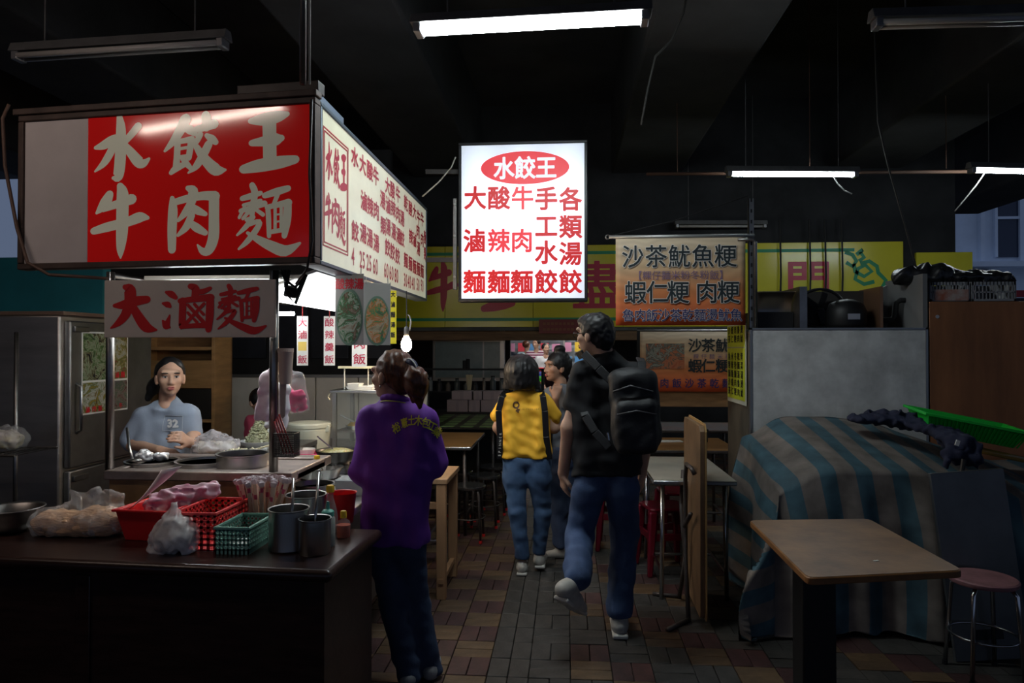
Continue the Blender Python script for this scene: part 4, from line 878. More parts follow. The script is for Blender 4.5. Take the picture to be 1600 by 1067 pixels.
t = tag(MB().bx(-.09, .09, -.02, .02, 0, .02).build('serving_board', M('slat_pale', (.50, .42, .25), .6), None, bevel=.003, loc=onw(524, 735) + Vector((.0, .05, .055))), 'pale narrow wooden board lying across the clear box', 'board')
q = onw(545, 778); t = thing('clear_box', 'clear plastic storage box next to the customer', 'box', q + Vector((0, .10, 0)))
b = MB(); basin(b, .15, .12, .165, .135, .075, .004); b.build('box', glass('clear_plastic', (.75, .78, .78), .12, .62), t); MB().bx(-.085, .085, -.07, .07, .075, .082).build('lid', glass('clear_plastic', (.75, .78, .78), .12, .62), t, bevel=.003)
bottle('tall yellow capped glass bottle standing on the worktable', onw(492, 768) + Vector((-.0, .03, 0)), [(.026, 0), (.028, .005), (.028, .08), (.022, .105), (.012, .135), (.012, .16)], .155, gl, ycap, (sauce_b, .04), .0155)
# display cabinet with foam trays
q = at(523, 700, 5.05); dc = thing('display_cabinet', 'small steel display cabinet with glass sides on the worktable', 'cabinet', (q.x, 5.05, WZ)); cw = at(606, 640, 5.05).x - q.x; chh = at(560, 614, 5.05).z - WZ
for x in (0, cw):
    for y in (0, .42): MB().bx(x - .014, x + .014, y - .014, y + .014, 0, chh).build('upright', steel, dc)
MB().bx(-.03, cw + .03, -.03, .45, chh, chh + .022).build('top', steel, dc, bevel=.004)
MB().bx(0, cw, 0, .42, .13, .142).build('shelf', steel, dc)
MB().bx(0, cw, 0, .42, .0, .012).build('base', steel, dc)
MB().bx(.015, cw - .015, -.003, .001, .012, chh).build('glass_pane', glass('pane_glass', (.93, .96, .95), .02, .965), dc)
MB().tube([(-.03, -.02, chh), (-.045, -.02, chh - .03), (-.03, -.02, chh - .05)], .005, 6).build('hook', M('hook_cream', (.5, .48, .35), .5), dc)
for i, (x, z) in enumerate(((.10, .142), (.24, .142))):
    t = pan('food_plate', ['plate of fried food on the cabinet shelf, left one', 'plate of fried food on the cabinet shelf, right one'][i], (q.x + x, 5.2, WZ + z), .06, .02, steel, 'plate'); MB().ell((0, 0, .022), (.05, .05, .03)).build('food', M('fried_gold', (.55, .33, .07), .6, var=.3, scale=40), t, smooth=True)
t = thing('serving_tongs', 'steel tongs lying on a plate in the cabinet', 'tongs', (q.x + .12, 5.12, WZ + .2)); MB().bar((0, 0, .0), (-.10, -.02, .05), .02, .006).build('arm', steel, t); MB().bar((0, .02, .0), (-.10, -.0, .055), .02, .006).build('arm', steel, t)
foam = M('foam_white', (.80, .82, .80), .5)
for i, (x, y, w, hh) in enumerate(((.17, .1, .20, .022), (.13, .08, .09, .02), (.30, .12, .12, .03))):
    z = chh + .022 if i != 1 else chh + .044
    t = thing('foam_tray', ['wide white foam tray lying on the cabinet', 'small white foam box stacked on the wide tray', 'white foam tray at the right end of the cabinet'][i], 'tray', (q.x + x, 5.05 + y, WZ + z)); b = MB(); basin(b, w*.85, .11, w, .13, hh, .006); b.build('tray', foam, t); MB().bx(-w/2, w/2, -.065, .065, hh, hh + .004).build('lid', foam, t, bevel=.002)
lit_sh = M('shelf_cream', (.62, .62, .45), .4)
t = thing('sign_shelf', 'thin cream rail standing on two rods over the cabinet', 'rail', (q.x + .10, 5.15, WZ + chh + .022))
MB().bx(-.10, .32, -.03, .03, .155, .172).build('rail', lit_sh, t); 
for x in (-.06, .12): MB().tube([(x, 0, 0), (x, 0, .156)], .005, 6).build('rod', M('rod_white', (.6, .6, .55), .4), t)
t = tag(MB().grid(lambda u, v: (.09*u + .03*v, .0, .15*v), 3, 3).build('paper_card', M('card_cream', (.72, .68, .48), .6), None, solid=.003, loc=(q.x + .20, 5.30, WZ + chh + .022)), 'slanted cream card leaning on the display cabinet', 'card')
# things on and beside the steel post
xp = at(428, 600, FY + .02).x
def post_pt(px, py, dy=0): q = at(px, py, FY + .02 + dy); return Vector((q.x, FY + .02 + dy, q.z))
q = post_pt(446, 600); t = thing('paper_cup_stack', 'stack of beige paper cups hung on the steel post', 'cups', q)
MB().lathe([(.026, 0), (.030, .05), (.036, .155), (.037, .158), (.034, .156), (.001, .15)], n=22).build('outer_cup', M('paper_beige', (.50, .40, .34), .6), t, smooth='auto')
for i in range(3): MB().lathe([(.0365, .150 + .006*i), (.0375, .153 + .006*i), (.0365, .156 + .006*i)], n=22).build('cup_rim', M('paper_beige', (.50, .40, .34), .6), t)
t = thing('wooden_paddle', 'grey wooden paddle hanging below the paper cups', 'paddle', post_pt(442, 650)); MB().prism([(-.012, 0), (0, -.012), (.012, 0), (.016, .15), (-.016, .15)], -.004, .004).build('blade', M('paddle_grey', (.35, .31, .29), .6), t, bevel=.003)
q = post_pt(440, 668, .14); t = thing('white_plastic_bag', 'white carrier bag hanging behind the steel post', 'bag', q)
sdf_obj('bag', [('b', (-.02, 0, .10), (.055, .022, .11), .02, .02, (0, R(7), 0)), ('c', (-.04, 0, .18), (-.06, 0, .25), .03, .012), ('c', (.01, 0, .2), (.02, 0, .27), .025, .008)], M('bag_white_opaque', (.86, .86, .87), .4), t, h=.008, k=.02, wrinkle=.006, wscale=40, seed=2)
q = post_pt(408, 662, .1); t = thing('printed_carrier_bag', 'white and pink carrier bag hanging left of the steel post', 'bag', q)
sdf_obj('bag', [('b', (.02, 0, .13), (.035, .02, .12), .018, .02, (0, R(10), 0)), ('c', (.03, 0, .2), (.05, .0, .28), .02, .008)], M('bag_white_pink', (.78, .77, .79), .4, c2=(.66, .45, .56), scale=9), t, h=.008, k=.02, wrinkle=.006, wscale=40, seed=4)
q = post_pt(465, 642, .2); t = thing('pink_bag_bundle', 'clear bag of bright pink plastic bags hanging by the post', 'bag', q)
sdf_obj('pink_bags', [('b', (0, 0, .05), (.042, .02, .055), .018, .02, (0, R(-12), 0)), ('b', (-.05, 0, .10), (.02, .018, .04), .012, .02, (0, R(-20), 0))], M('bags_pink', (.66, .05, .17), .35), t, h=.007, k=.02, wrinkle=.006, wscale=55, seed=8)
sdf_obj('clear_film', [('b', (-.005, 0, .09), (.052, .026, .10), .02, .02, (0, R(-14), 0)), ('c', (-.04, 0, .17), (-.075, 0, .26), .03, .006)], clear, t, h=.008, k=.02, wrinkle=.005, wscale=45, seed=12)
q = post_pt(448, 712, -.05); t = thing('mesh_cutlery_holder', 'black wire mesh holder with red chopsticks hooked on the post', 'holder', q)
b = MB(); w, d, hh = .095, .07, .105
for i in range(13):
    x = -w/2 + w*i/12; b.tube([(x, -d/2, 0), (x, -d/2, hh)], .0012, 4, False); b.tube([(x, d/2, 0), (x, d/2, hh)], .0012, 4, False)
for i in range(10):
    y = -d/2 + d*i/9; b.tube([(-w/2, y, 0), (-w/2, y, hh)], .0012, 4, False); b.tube([(w/2, y, 0), (w/2, y, hh)], .0012, 4, False)
for j in range(13):
    z = hh*j/12; b.tube([(-w/2,-d/2,z), (w/2,-d/2,z), (w/2,d/2,z), (-w/2,d/2,z), (-w/2,-d/2,z)], .0014 if 0 < j < 12 else .003, 4, False)
b.build('mesh', M('wire_black', (.012, .012, .012), .5), t); MB().bx(-w/2, w/2, -d/2, d/2, 0, .003).build('bottom', M('wire_black', (.012, .012, .012), .5), t)
for i in range(4):
    tag(MB().tube([(0, 0, .01), (-.045 - .008*i, .0, .16 + .01*i)], [.003, .0045], 6).build('red_chopstick', M('lacquer_red', (.20, .01, .012), .3), None, smooth=True, loc=q + Vector((.012*i - .01, -.01 + .008*i, 0))), ORD[i] + ' dark red chopstick from the left in the black mesh holder', 'chopstick', 'red chopsticks in the mesh holder')
# shelf at far left with bagged vegetables
q = at(0, 705, 3.75); t = thing('wire_shelf', 'dark metal wire shelf at the left edge', 'shelf', (q.x, 3.75, 0)); zz = q.z
b = MB(); [b.tube([(-.45 + .05*i, -.16, zz), (-.45 + .05*i, .16, zz)], .004, 5) for i in range(14)]; b.tube([(-.47, -.16, zz), (.22, -.16, zz)], .007, 6).tube([(-.47, .16, zz), (.22, .16, zz)], .007, 6); b.build('wire_deck', steel_dk, t)
for x, y in ((-.03, -.15), (-.42, -.15), (-.42, .15), (-.03, .15)): MB().tube([(x, y, 0), (x, y, 1.66)], .012, 8).build('upright', steel_dk, t, smooth=True)
t2 = thing('vegetable_bag', 'clear plastic bag of pale vegetables on the left wire shelf', 'bag', (q.x - .02, 3.72, zz + .008))
sdf_obj('vegetables', [('e', (-.08, 0, .05), (.10, .07, .05)), ('e', (.08, .0, .06), (.09, .07, .055)), ('e', (0, 0, .05), (.1, .06, .05))], M('veg_pale', (.50, .44, .26), .6, c2=(.55, .48, .44), scale=12), t2, h=.009, k=.02, wrinkle=.012, wscale=50, seed=6, cut=[((0,0,.002),(0,0,-1))])
sdf_obj('plastic_film', [('e', (-.06, 0, .055), (.14, .085, .06)), ('e', (.09, .0, .07), (.11, .08, .07))], clear, t2, h=.009, k=.03, wrinkle=.010, wscale=45, seed=7, cut=[((0,0,.001),(0,0,-1))])

# =================================================================== TABLES AND STOOLS
tab_wood = M('table_wood_worn', (.27, .14, .062), .45, var=.45, scale=4, bump=.08, bscale=40, c2=(.12, .060, .030))
edge_or = M('edge_orange', (.26, .11, .035), .5, var=.3, scale=8)
lam_grey = M('laminate_grey', (.36, .34, .29), .35, var=.15, scale=5)
lam_brown = M('laminate_brown', (.30, .15, .05), .3, var=.25, scale=4)
black_m = M('metal_black', (.012, .012, .013), .5, .2); iron = M('iron_tube', (.10, .085, .08), .45, .6, var=.3, scale=9); chrome = M('chrome_tube', (.55, .55, .56), .22, 1)
def quad_table(name, label, pts, z, th, top, edge, cat='table'):
    P = [atz(px, py, z) for px, py in pts]; c = sum(P, Vector()) / 4; t = thing(name, label, cat, (c.x, c.y, 0)); poly = []
    for i in range(4):
        p, a, b = P[i], P[i-1], P[(i+1) % 4]; r = .035; da = (a - p).normalized(); db = (b - p).normalized()
        for k in range(5): u = k / 4; q = (p + da*r)*(1-u)**2 + p*2*u*(1-u) + (p + db*r)*u*u; poly.append((q.x - c.x, q.y - c.y))
    MB().prismz(poly, z - th, z - .002).build('edge_band', edge, t, bevel=.004)
    MB().prismz([(x*.985, y*.985) for x, y in poly], z - .003, z).build('table_top', top, t)
    return t, c, P
t, c, P = quad_table('pedestal_table', 'worn brown pedestal table in the right foreground', [(1262, 903), (1507, 891), (1358, 810), (1170, 812)], .75, .028, tab_wood, edge_or)
q = atz(1322, 897, .72); lx, ly = q.x - c.x - .0, .0
MB().bx(lx - .068, lx + .068, -.068 + .02, .068 + .02, .03, .725).build('pedestal', black_m, t, bevel=.006)
for a_ in (0, 90): MB().box((lx, .02, .018), (.5, .07, .035), (0, 0, R(a_))).build('foot_bar', black_m, t, bevel=.006)
MB().box((lx, .02, .712), (.3, .3, .016)).build('mounting_plate', black_m, t)
tag(MB().box((0, 0, 0), (.022, .008, .002), (0, 0, .4)).build('paper_scrap', paper, None, loc=atz(1369, 876, .7515)), 'tiny scrap of white paper on the worn table', 'scrap')
# stools
def stool(name, label, loc, r, z, seat_m, leg_m, tip=None, group=None, cat='stool'):
    t = thing(name, label, cat, (loc[0], loc[1], 0), 0, group)
    MB().lathe([(r*.55, z - .028), (r*.96, z - .026), (r, z - .016), (r, z - .006), (r*.95, z), (r*.5, z - .001), (.001, z - .002)], n=32).build('seat', seat_m, t, smooth='auto')
    for i in range(4):
        a_ = math.pi/4 + i*math.pi/2; ca, sa = math.cos(a_), math.sin(a_)
        l = MB().tube([(r*.72*ca, r*.72*sa, z - .027), (r*.92*ca, r*.92*sa, z - .06), (r*1.12*ca, r*1.12*sa, .012)], .0105, 8).build('leg', leg_m, t, smooth=True)
        MB().tube([(r*1.12*ca, r*1.12*sa, .022), (r*1.13*ca, r*1.13*sa, 0)], .0135, 8).build('foot_tip', tip or black_m, l)
    ring = [(r*.98*math.cos(2*math.pi*i/24), r*.98*math.sin(2*math.pi*i/24), z*.42) for i in range(25)]; MB().tube(ring, .006, 6, False).build('ring_brace', leg_m, t, smooth=True)
    return t
q = atz(1536, 901, .47); stool('round_stool', 'round stool with a pinkish seat under the worn table', (q.x, q.y), .148, .47, M('seat_pink', (.32, .15, .16), .5, var=.3, scale=10), chrome)
redtip = M('rubber_red', (.55, .02, .02), .5); seatchrome = M('seat_chrome', (.22, .22, .23), .18, .9)
for px, py, lab in ((733, 757, 'nearest dark metal stool with red foot tips by the left tables'), (758, 741, 'second dark metal stool from the camera by the left tables'), (772, 727, 'third dark metal stool, right by the yellow shirt'), (716, 735, 'dark metal stool tucked under the brown left table')):
    q = atz(px, py, .45); stool('metal_stool', lab, (q.x, q.y), .135, .45, seatchrome, iron, redtip, 'metal stools along the left tables')
# plastic red stools
def plastic_stool(label, loc, rz=0):
    t = thing('plastic_stool', label, 'stool', (loc[0], loc[1], 0), rz, 'red plastic stools at the right table'); m = M('stool_red', (.13, .006, .016), .22); s = .145
    MB().prismz([(s*x, s*y) for x, y in ((-1,-.8),(-.8,-1),(.8,-1),(1,-.8),(1,.8),(.8,1),(-.8,1),(-1,.8))], .435, .46).build('seat', m, t, bevel=.01)
    for sx in (-1, 1):
        for sy in (-1, 1):
            b = MB(); x, y = sx*s*.86, sy*s*.86
            b.add([(x - .028, y - .028, .44), (x + .028, y - .028, .44), (x + .028, y + .028, .44), (x - .028, y + .028, .44), (x*1.25 - .018, y*1.25 - .018, 0), (x*1.25 + .018, y*1.25 - .018, 0), (x*1.25 + .018, y*1.25 + .018, 0), (x*1.25 - .018, y*1.25 + .018, 0)], [(0,1,2,3),(4,7,6,5),(0,4,5,1),(1,5,6,2),(2,6,7,3),(3,7,4,0)]); b.build('leg', m, t, bevel=.01)
    b = MB(); k = s*.98; b.bx(-k, k, -k - .006, -k + .006, .24, .29).bx(-k, k, k - .006, k + .006, .24, .29).bx(-k - .006, -k + .006, -k, k, .24, .29).bx(k - .006, k + .006, -k, k, .24, .29); b.build('apron', m, t, bevel=.003)
q = atz(1062, 912, 0); plastic_stool('dark red plastic stool nearest the leaning folded table', (q.x - .06, q.y + .30), .2)
plastic_stool('dark red plastic stool behind the man at the grey table', (q.x - .34, q.y + .85), -.1)
plastic_stool('dark red plastic stool deepest under the grey table', (q.x + .12, q.y + .85), .1)
# grey dining table on the right
def leg_table(name, label, x0, x1, y0, y1, z, top, edge, legm, rleg=.014, splay=0, group=None):
    cx, cy = (x0 + x1)/2, (y0 + y1)/2; t = thing(name, label, 'table', (cx, cy, 0), 0, group); w, d = x1 - x0, y1 - y0
    MB().bx(-w/2, w/2, -d/2, d/2, z - .004, z).build('table_top', top, t); MB().bx(-w/2 - .004, w/2 + .004, -d/2 - .004, d/2 + .004, z - .03, z - .003).build('edge_band', edge, t, bevel=.006)
    for sx in (-1, 1):
        for sy in (-1, 1): MB().tube([(sx*(w/2 - .06), sy*(d/2 - .06), z - .03), (sx*(w/2 - .05 + splay), sy*(d/2 - .05), 0)], rleg, 8).build('leg', legm, t, smooth=True)
    MB().tube([(-(w/2 - .055), 0, .16), (w/2 - .055, 0, .16)], .010, 6).build('stretcher', legm, t)
    for sx in (-1, 1): MB().tube([(sx*(w/2 - .055), -(d/2 - .06), .16), (sx*(w/2 - .055), d/2 - .06, .16)], .010, 6).build('side_stretcher', legm, t)
    return t
A, B = atz(1022, 750, .75), atz(1005, 713, .75)
leg_table('dining_table', 'grey topped dining table behind the folded table on the right', A.x, A.x + .50, A.y, B.y, .75, lam_grey, chrome, chrome)
A = atz(1015, 712, .75); leg_table('dining_table', 'brown topped table with papers behind the grey table', A.x - .05, A.x + .75, 5.75, 6.55, .75, lam_brown, iron, iron)
leg_table('dining_table', 'bluish topped table farthest back on the right', .75, 1.75, 7.0, 7.8, .77, M('laminate_blue', (.22, .26, .30), .35, c2=(.30, .20, .18), scale=6), iron, iron)
tag(MB().box((0, 0, .004), (.26, .10, .006), (0, 0, .1)).build('paper_sheet', paper, None, loc=atz(1042, 690, .75)), 'white paper lying on the brown right table', 'paper')
q = atz(1090, 690, .75); t = thing('condiment_box', 'dark condiment box standing on the brown right table', 'box', q); MB().bx(-.08, .08, -.05, .05, 0, .10).build('box', M('box_dark', (.02, .03, .03), .4), t, bevel=.006); MB().bx(-.085, .085, -.055, .055, .10, .115).build('lid', M('box_dark', (.02, .03, .03), .4), t, bevel=.004)
# folded table leaning upright
q = atz(1100, 985, 0); t = thing('folded_table', 'folded wooden table standing on edge with iron legs', 'table', (q.x - .0, q.y + .30, 0), R(-1))
ply2 = M('board_warm', (.21, .125, .065), .55, var=.35, scale=4, stretch=(1, 6, 1))
MB().prism([(-.28, .06), (.28, .06), (.30, .10), (.30, 1.10), (.27, 1.13), (-.27, 1.13), (-.30, 1.10), (-.30, .10)], -.014, .014).build('table_top', ply2, t, bevel=.003).rotation_euler[2] = R(90)
MB().prism([(-.30, .05), (.30, .05), (.312, .10), (.312, 1.10), (.275, 1.142), (-.275, 1.142), (-.312, 1.10), (-.312, .10)], .014, .022).build('edge_band', M('edge_yellow', (.42, .25, .09), .4), t).rotation_euler[2] = R(-90)
for pts in ([(-.03, -.22, .85), (-.045, -.20, .88), (-.05, -.05, .88), (-.05, .0, .80), (-.05, .0, .30), (-.06, -.18, .0)], [(-.05, .0, .32), (-.06, .20, .0)], [(-.03, .22, .80), (-.05, .18, .60), (-.05, .02, .30)], [(-.055, -.0, .5), (-.05, -.20, .62)]):
    MB().tube(pts, .013, 8).build('leg', iron, t, smooth=True)
MB().tube([(-.06, -.18, .012), (-.20, -.34, .012)], .013, 8).build('foot', iron, t, smooth=True); MB().tube([(-.06, .20, .012), (-.22, .24, .012)], .013, 8).build('foot', iron, t, smooth=True)
# left tables
A, B = atz(700, 749, .75), atz(712, 728, .75)
t = thing('side_table', 'pale wooden table with square legs behind the purple shirt', 'table', ((A.x - .22), (A.y + B.y)/2, 0)); w2, d2 = .235, (B.y - A.y)/2; wl = M('wood_pale', (.36, .20, .10), .55, var=.3, scale=5, stretch=(1, 1, .2)); 
MB().bx(-w2 + .02, w2 - .02, -d2, d2, .718, .75).build('table_top', M('top_pale', (.40, .24, .13), .45, var=.25, scale=5), t, bevel=.004)
for x in (w2 - .06, -w2 + .06):
    for y in (-d2 + .03, d2 - .03): MB().bx(x - .03, x + .03, y - .025, y + .025, 0, .718).build('leg', wl, t, bevel=.004)
MB().tube([(-w2 + .06, -d2 + .03, .36), (w2 - .06, -d2 + .03, .36)], .008, 6).build('rail', chrome, t); MB().bx(-w2 + .06, w2 - .06, -d2 + .02, -d2 + .05, .56, .60).build('rail', wl, t)
MB().bx(w2 - .075, w2 - .045, -d2, d2, .10, .13).build('stretcher', wl, t)
A = atz(735, 698, .75); leg_table('dining_table', 'glossy brown dining table on the left beside the metal stools', A.x - .75, A.x, A.y, A.y + 1.0, .75, lam_brown, chrome, iron)
A = atz(672, 722, .75); leg_table('dining_table', 'narrow brown table between the wooden table and the glossy one', A.x - .2, A.x, A.y, A.y + .62, .75, lam_brown, chrome, iron)
# green patterned table
def check_mat():
    m = bpy.data.materials.new('cloth_green_check'); m.use_nodes = True; nt = m.node_tree; b = nt.nodes['Principled BSDF']; b.inputs['Roughness'].default_value = .4
    tc = nt.nodes.new('ShaderNodeTexCoord'); br = nt.nodes.new('ShaderNodeTexBrick'); br.offset = 0; br.inputs['Color1'].default_value = (.20, .36, .12, 1); br.inputs['Color2'].default_value = (.24, .40, .15, 1); br.inputs['Mortar'].default_value = (.012, .02, .012, 1)
    br.inputs['Scale'].default_value = 1; br.inputs['Mortar Size'].default_value = .035; br.inputs['Brick Width'].default_value = .2; br.inputs['Row Height'].default_value = .26; nt.links.new(tc.outputs['Object'], br.inputs[0]); nt.links.new(br.outputs[0], b.inputs['Base Color']); return m
leg_table('dining_table', 'table with a green checked top in front of the cartons', -1.55, -.70, 7.2, 8.55, .76, check_mat(), black_m, iron)
leg_table('side_board', 'plain pale table beside the green checked one', -1.95, -1.58, 7.2, 8.4, .745, lam_grey, black_m, iron)
# cartons
sb = thing('sideboard', 'low dark sideboard carrying the pinkish cartons', 'sideboard', (-1.2, 9.0, 0)); MB().bx(-.55, .75, -.22, .25, .06, .74).build('body', soot, sb); MB().bx(-.58, .78, -.25, .27, .74, .765).build('top', black_m, sb, bevel=.004); MB().bx(-.5, .7, -.18, .2, 0, .06).build('plinth', black_m, sb)
cart = M('carton_pinkgrey', (.40, .33, .36), .7, var=.1, scale=4); tape = M('tape_grey', (.33, .28, .31), .4)
bx_ = [(698, 731, 0, 'left'), (732, 750, 0, 'narrow middle'), (751, 786, 0, 'right')]; tp_ = [(705, 737, 1, 'left'), (739, 753, 1, 'narrow middle'), (754, 784, 1, 'right')]
z0 = .765; za = at(740, 625, 8.85).z; zb_ = at(740, 611, 8.85).z
for x0, x1, lv, w in bx_ + tp_:
    a, b = at(x0, 640, 8.85).x, at(x1, 640, 8.85).x; lo, hi = (z0, za) if lv == 0 else (za, zb_)
    t = thing('carton', '%s pinkish carton in the %s row beneath the rear shelf' % (w, ('bottom', 'top')[lv]), 'carton', ((a + b)/2, 8.95 + .02*lv, lo + .001)); MB().bx(-(b - a)/2 + .003, (b - a)/2 - .003, -.10, .12, 0, hi - lo - .002).build('box', cart, t, bevel=.003); MB().bx(-.02, .02, -.101, -.099, 0, hi - lo - .004).build('tape', tape, t)
# rear shelf with dark utensils and bottles
rsf = thing('rear_shelf', 'dark steel shelf with utensils in front of the pale window', 'shelf', (-1.15, 9.35, 0)); zs1, zs2 = at(740, 611, 9.3).z + .0, at(740, 576, 9.3).z
for z in (zs1, zs2): MB().bx(-.85, .85, -.12, .14, z - .02, z).build('board', soot, rsf)
for x in (-.84, .84): MB().bx(x - .015, x + .015, -.12, .14, 0, zs2).build('upright', soot, rsf)
rj = random.Random(11); jm = [M('jar_%d' % i, c, .25, .3) for i, c in enumerate([(.10, .12, .12), (.18, .20, .20), (.05, .05, .05), (.14, .12, .10)])]
for i in range(14):
    x = -.78 + i*.12; h_ = rj.uniform(.10, .19); r_ = rj.uniform(.025, .042); t = thing('jar', ORD[i] + ' dim jar from the left on the rear shelf', 'jar', (-1.15 + x, 9.30, zs1), 0, 'jars on the rear shelf')
    MB().lathe([(r_, 0), (r_, h_*.75), (r_*.6, h_*.85), (r_*.6, h_)], n=14).build('body', jm[i % 4], t, smooth='auto'); MB().lathe([(r_*.65, h_), (r_*.65, h_ + .015)], n=12).build('lid', soot, t)
q = at(733, 611, 9.2); t = thing('chopstick_bundle', 'bundle of pale chopsticks standing among the rear jars', 'chopsticks', (q.x, 9.2, zs1))
for i in range(16): MB().tube([(.022*math.cos(i*2.4)*(i/16)**.5, .022*math.sin(i*2.4)*(i/16)**.5, 0), (.05*math.cos(i*2.4)*(i/16)**.5, .05*math.sin(i*2.4)*(i/16)**.5, .22)], .005, 5).build('chopstick', M('bamboo', (.62, .55, .36), .5), t)
# stone mug row etc. on the top of the rear shelf
for i, px in enumerate((726, 731)): 
    q = at(px, 576, 9.3); h_ = .10 + .02*i; tag(MB().lathe([(.028, 0), (.028, h_), (.022, h_ + .01), (.001, h_ + .01)], n=14).build('canister', soot, None, smooth='auto', loc=(q.x, 9.3, zs2)), ('shorter', 'taller')[i] + ' dark canister standing before the pale window', 'canister')
wn = bpy.data.objects.new('window_1', None); COL.objects.link(wn); struct(wn); a, b = at(680, 590, 11.1), at(783, 534, 11.1); wn.location = (a.x, 11.12, a.z); w, h = b.x - a.x, b.z - a.z
MB().bx(0, w, 0, .03, 0, h).build('pane', M('pane_frosted', (.13, .17, .16), .3, var=.3, scale=2.2, emit=(.5, .62, .60), estr=.012), wn)
f = MB(); f.bx(-.04, w + .04, -.02, .04, -.05, 0).bx(-.04, w + .04, -.02, .04, h, h + .05).bx(-.04, 0, -.02, .04, 0, h).bx(w, w + .04, -.02, .04, 0, h); f.build('window_frame', M('alu_dull', (.3, .3, .3), .4, .8), wn)
MB().bx(w*.72, w*.74, -.01, .035, 0, h).build('mullion', M('alu_dull', (.3, .3, .3), .4, .8), wn)
q = at(785, 560, 9.9); struct(MB().bx(q.x - .035, q.x + .035, 9.86, 9.94, 0, 1.9).build('trim_3', M('alu_dull', (.3, .3, .3), .4, .8), bevel=.006))

# =================================================================== RIGHT: FREEZER STALL, BANNERS
FX = at(1172, 600, 4.9).x; FX2 = at(1450, 600, 4.9).x; FZ = at(1300, 512, 4.9).z
fz = thing('white_freezer', 'tall white freezer back with scuffed panel and open compressor', 'freezer', (FX, 4.9, 0))
scuff = M('white_scuffed', (.58, .575, .56), .5, var=.28, scale=4.5, bump=.05); wz = FX2 - FX
MB().bx(.012, wz - .012, .0, .02, .06, FZ - .01).build('back_panel', scuff, fz, bevel=.003)
MB().bx(.02, wz - .02, .02, .75, .06, FZ - .02).build('body', M('freezer_side', (.12, .10, .075), .5, var=.3, scale=4), fz)
for x in (0, wz - .014): MB().bx(x, x + .014, -.006, .03, .03, FZ).build('corner_trim', M('alu_dull', (.3, .3, .3), .4, .8), fz)
MB().bx(0, wz, -.006, .03, FZ - .012, FZ).build('top_trim', M('alu_dull', (.3, .3, .3), .4, .8), fz)
for x in (.06, wz - .06):
    for y in (.06, .68): MB().tube([(x, y, 0), (x, y, .07)], .025, 8).build('foot', black_m, fz)
a = at(1198, 690, 4.89) - fz.location; MB().bx(a.x, a.x + .22, -.008, .004, a.z - .09, a.z + .02).build('vent_slot', M('slot_brown', (.05, .03, .025), .6), fz)
def onf(px, py, dy=.25): return at(px, py, 4.9 + dy) - fz.location
cpx = onf(1322, 505); MB().lathe([(.12, 0), (.135, .03), (.135, .12), (.11, .18), (.05, .205), (.001, .21)], c=(cpx.x, .25, FZ), n=28).build('compressor', black_m, fz, smooth=True)
MB().bx(cpx.x - .04, cpx.x + .04, .108, .115, FZ + .06, FZ + .10).build('rating_plate', M('plate_alu', (.4, .4, .42), .4, .5), fz)
b = MB(); [b.tube([(cpx.x - .16 + .165*math.cos(a_), .30, FZ + .15 + .135*math.sin(a_)) for a_ in [2*math.pi*i/24 for i in range(25)]], .012, 6, False)]; b.build('fan_ring', black_m, fz, smooth=True)
for i in range(5): a_ = 2*math.pi*i/5; MB().box((cpx.x - .16 + .07*math.cos(a_), .31, FZ + .15 + .06*math.sin(a_)), (.11, .004, .05), (R(20), -a_, 0)).build('fan_blade', black_m, fz)
MB().bx(cpx.x - .36, cpx.x - .31, .12, .6, FZ, FZ + .29).build('condenser_side', steel_dk, fz); MB().bx(cpx.x - .36, cpx.x + .2, .42, .50, FZ, FZ + .28).build('condenser', M('fins_dark', (.06, .055, .05), .6, .4), fz)
MB().bx(cpx.x + .19, cpx.x + .21, .15, .5, FZ, FZ + .29).build('copper_plate', M('copper_dull', (.30, .16, .09), .4, .7), fz)
a1, a2, a3, a4 = onf(1375, 495), onf(1398, 490), onf(1400, 468), onf(1425, 468); a5 = onf(1430, 505)
MB().tube([(a1.x, .25, FZ + .06), (a2.x - .02, .25, FZ + .06), (a2.x, .25, FZ + .09), (a3.x, .25, FZ + .18), (a3.x + .03, .25, FZ + .2), (a4.x, .25, FZ + .2), (a5.x, .25, FZ + .17), (a5.x, .25, FZ)], .02, 10).build('insulated_pipe', M('foam_black', (.02, .02, .02), .8), fz, smooth=True)
p0, p1 = onf(1378, 452, .06), onf(1450, 512, .06); b = MB(); b.prism([(p0.x - .02, FZ), (p1.x, FZ), (p1.x, FZ + .36), (p0.x - .02, FZ + .20)], .52, .55); b.build('side_board', M('board_grey', (.16, .16, .16), .6), fz); MB().bx(wz - .03, wz, 0, .55, FZ, FZ + .36).build('side_board', M('board_grey', (.16, .16, .16), .6), fz)
h0, h1 = onf(1183, 458, .1), onf(1250, 500, .1); b = MB(); b.grid(lambda u, v: (h0.x + u*(h1.x - h0.x), .18 + .12*math.sin(math.pi*v*.5), FZ + .10 + .16*math.cos(math.pi*v*.5)*1.0), 4, 10); b.build('steel_hood', steel, fz, smooth=True, solid=.006); MB().bx(h0.x, h1.x, .25, .45, FZ, FZ + .12).build('hood_box', black_m, fz)
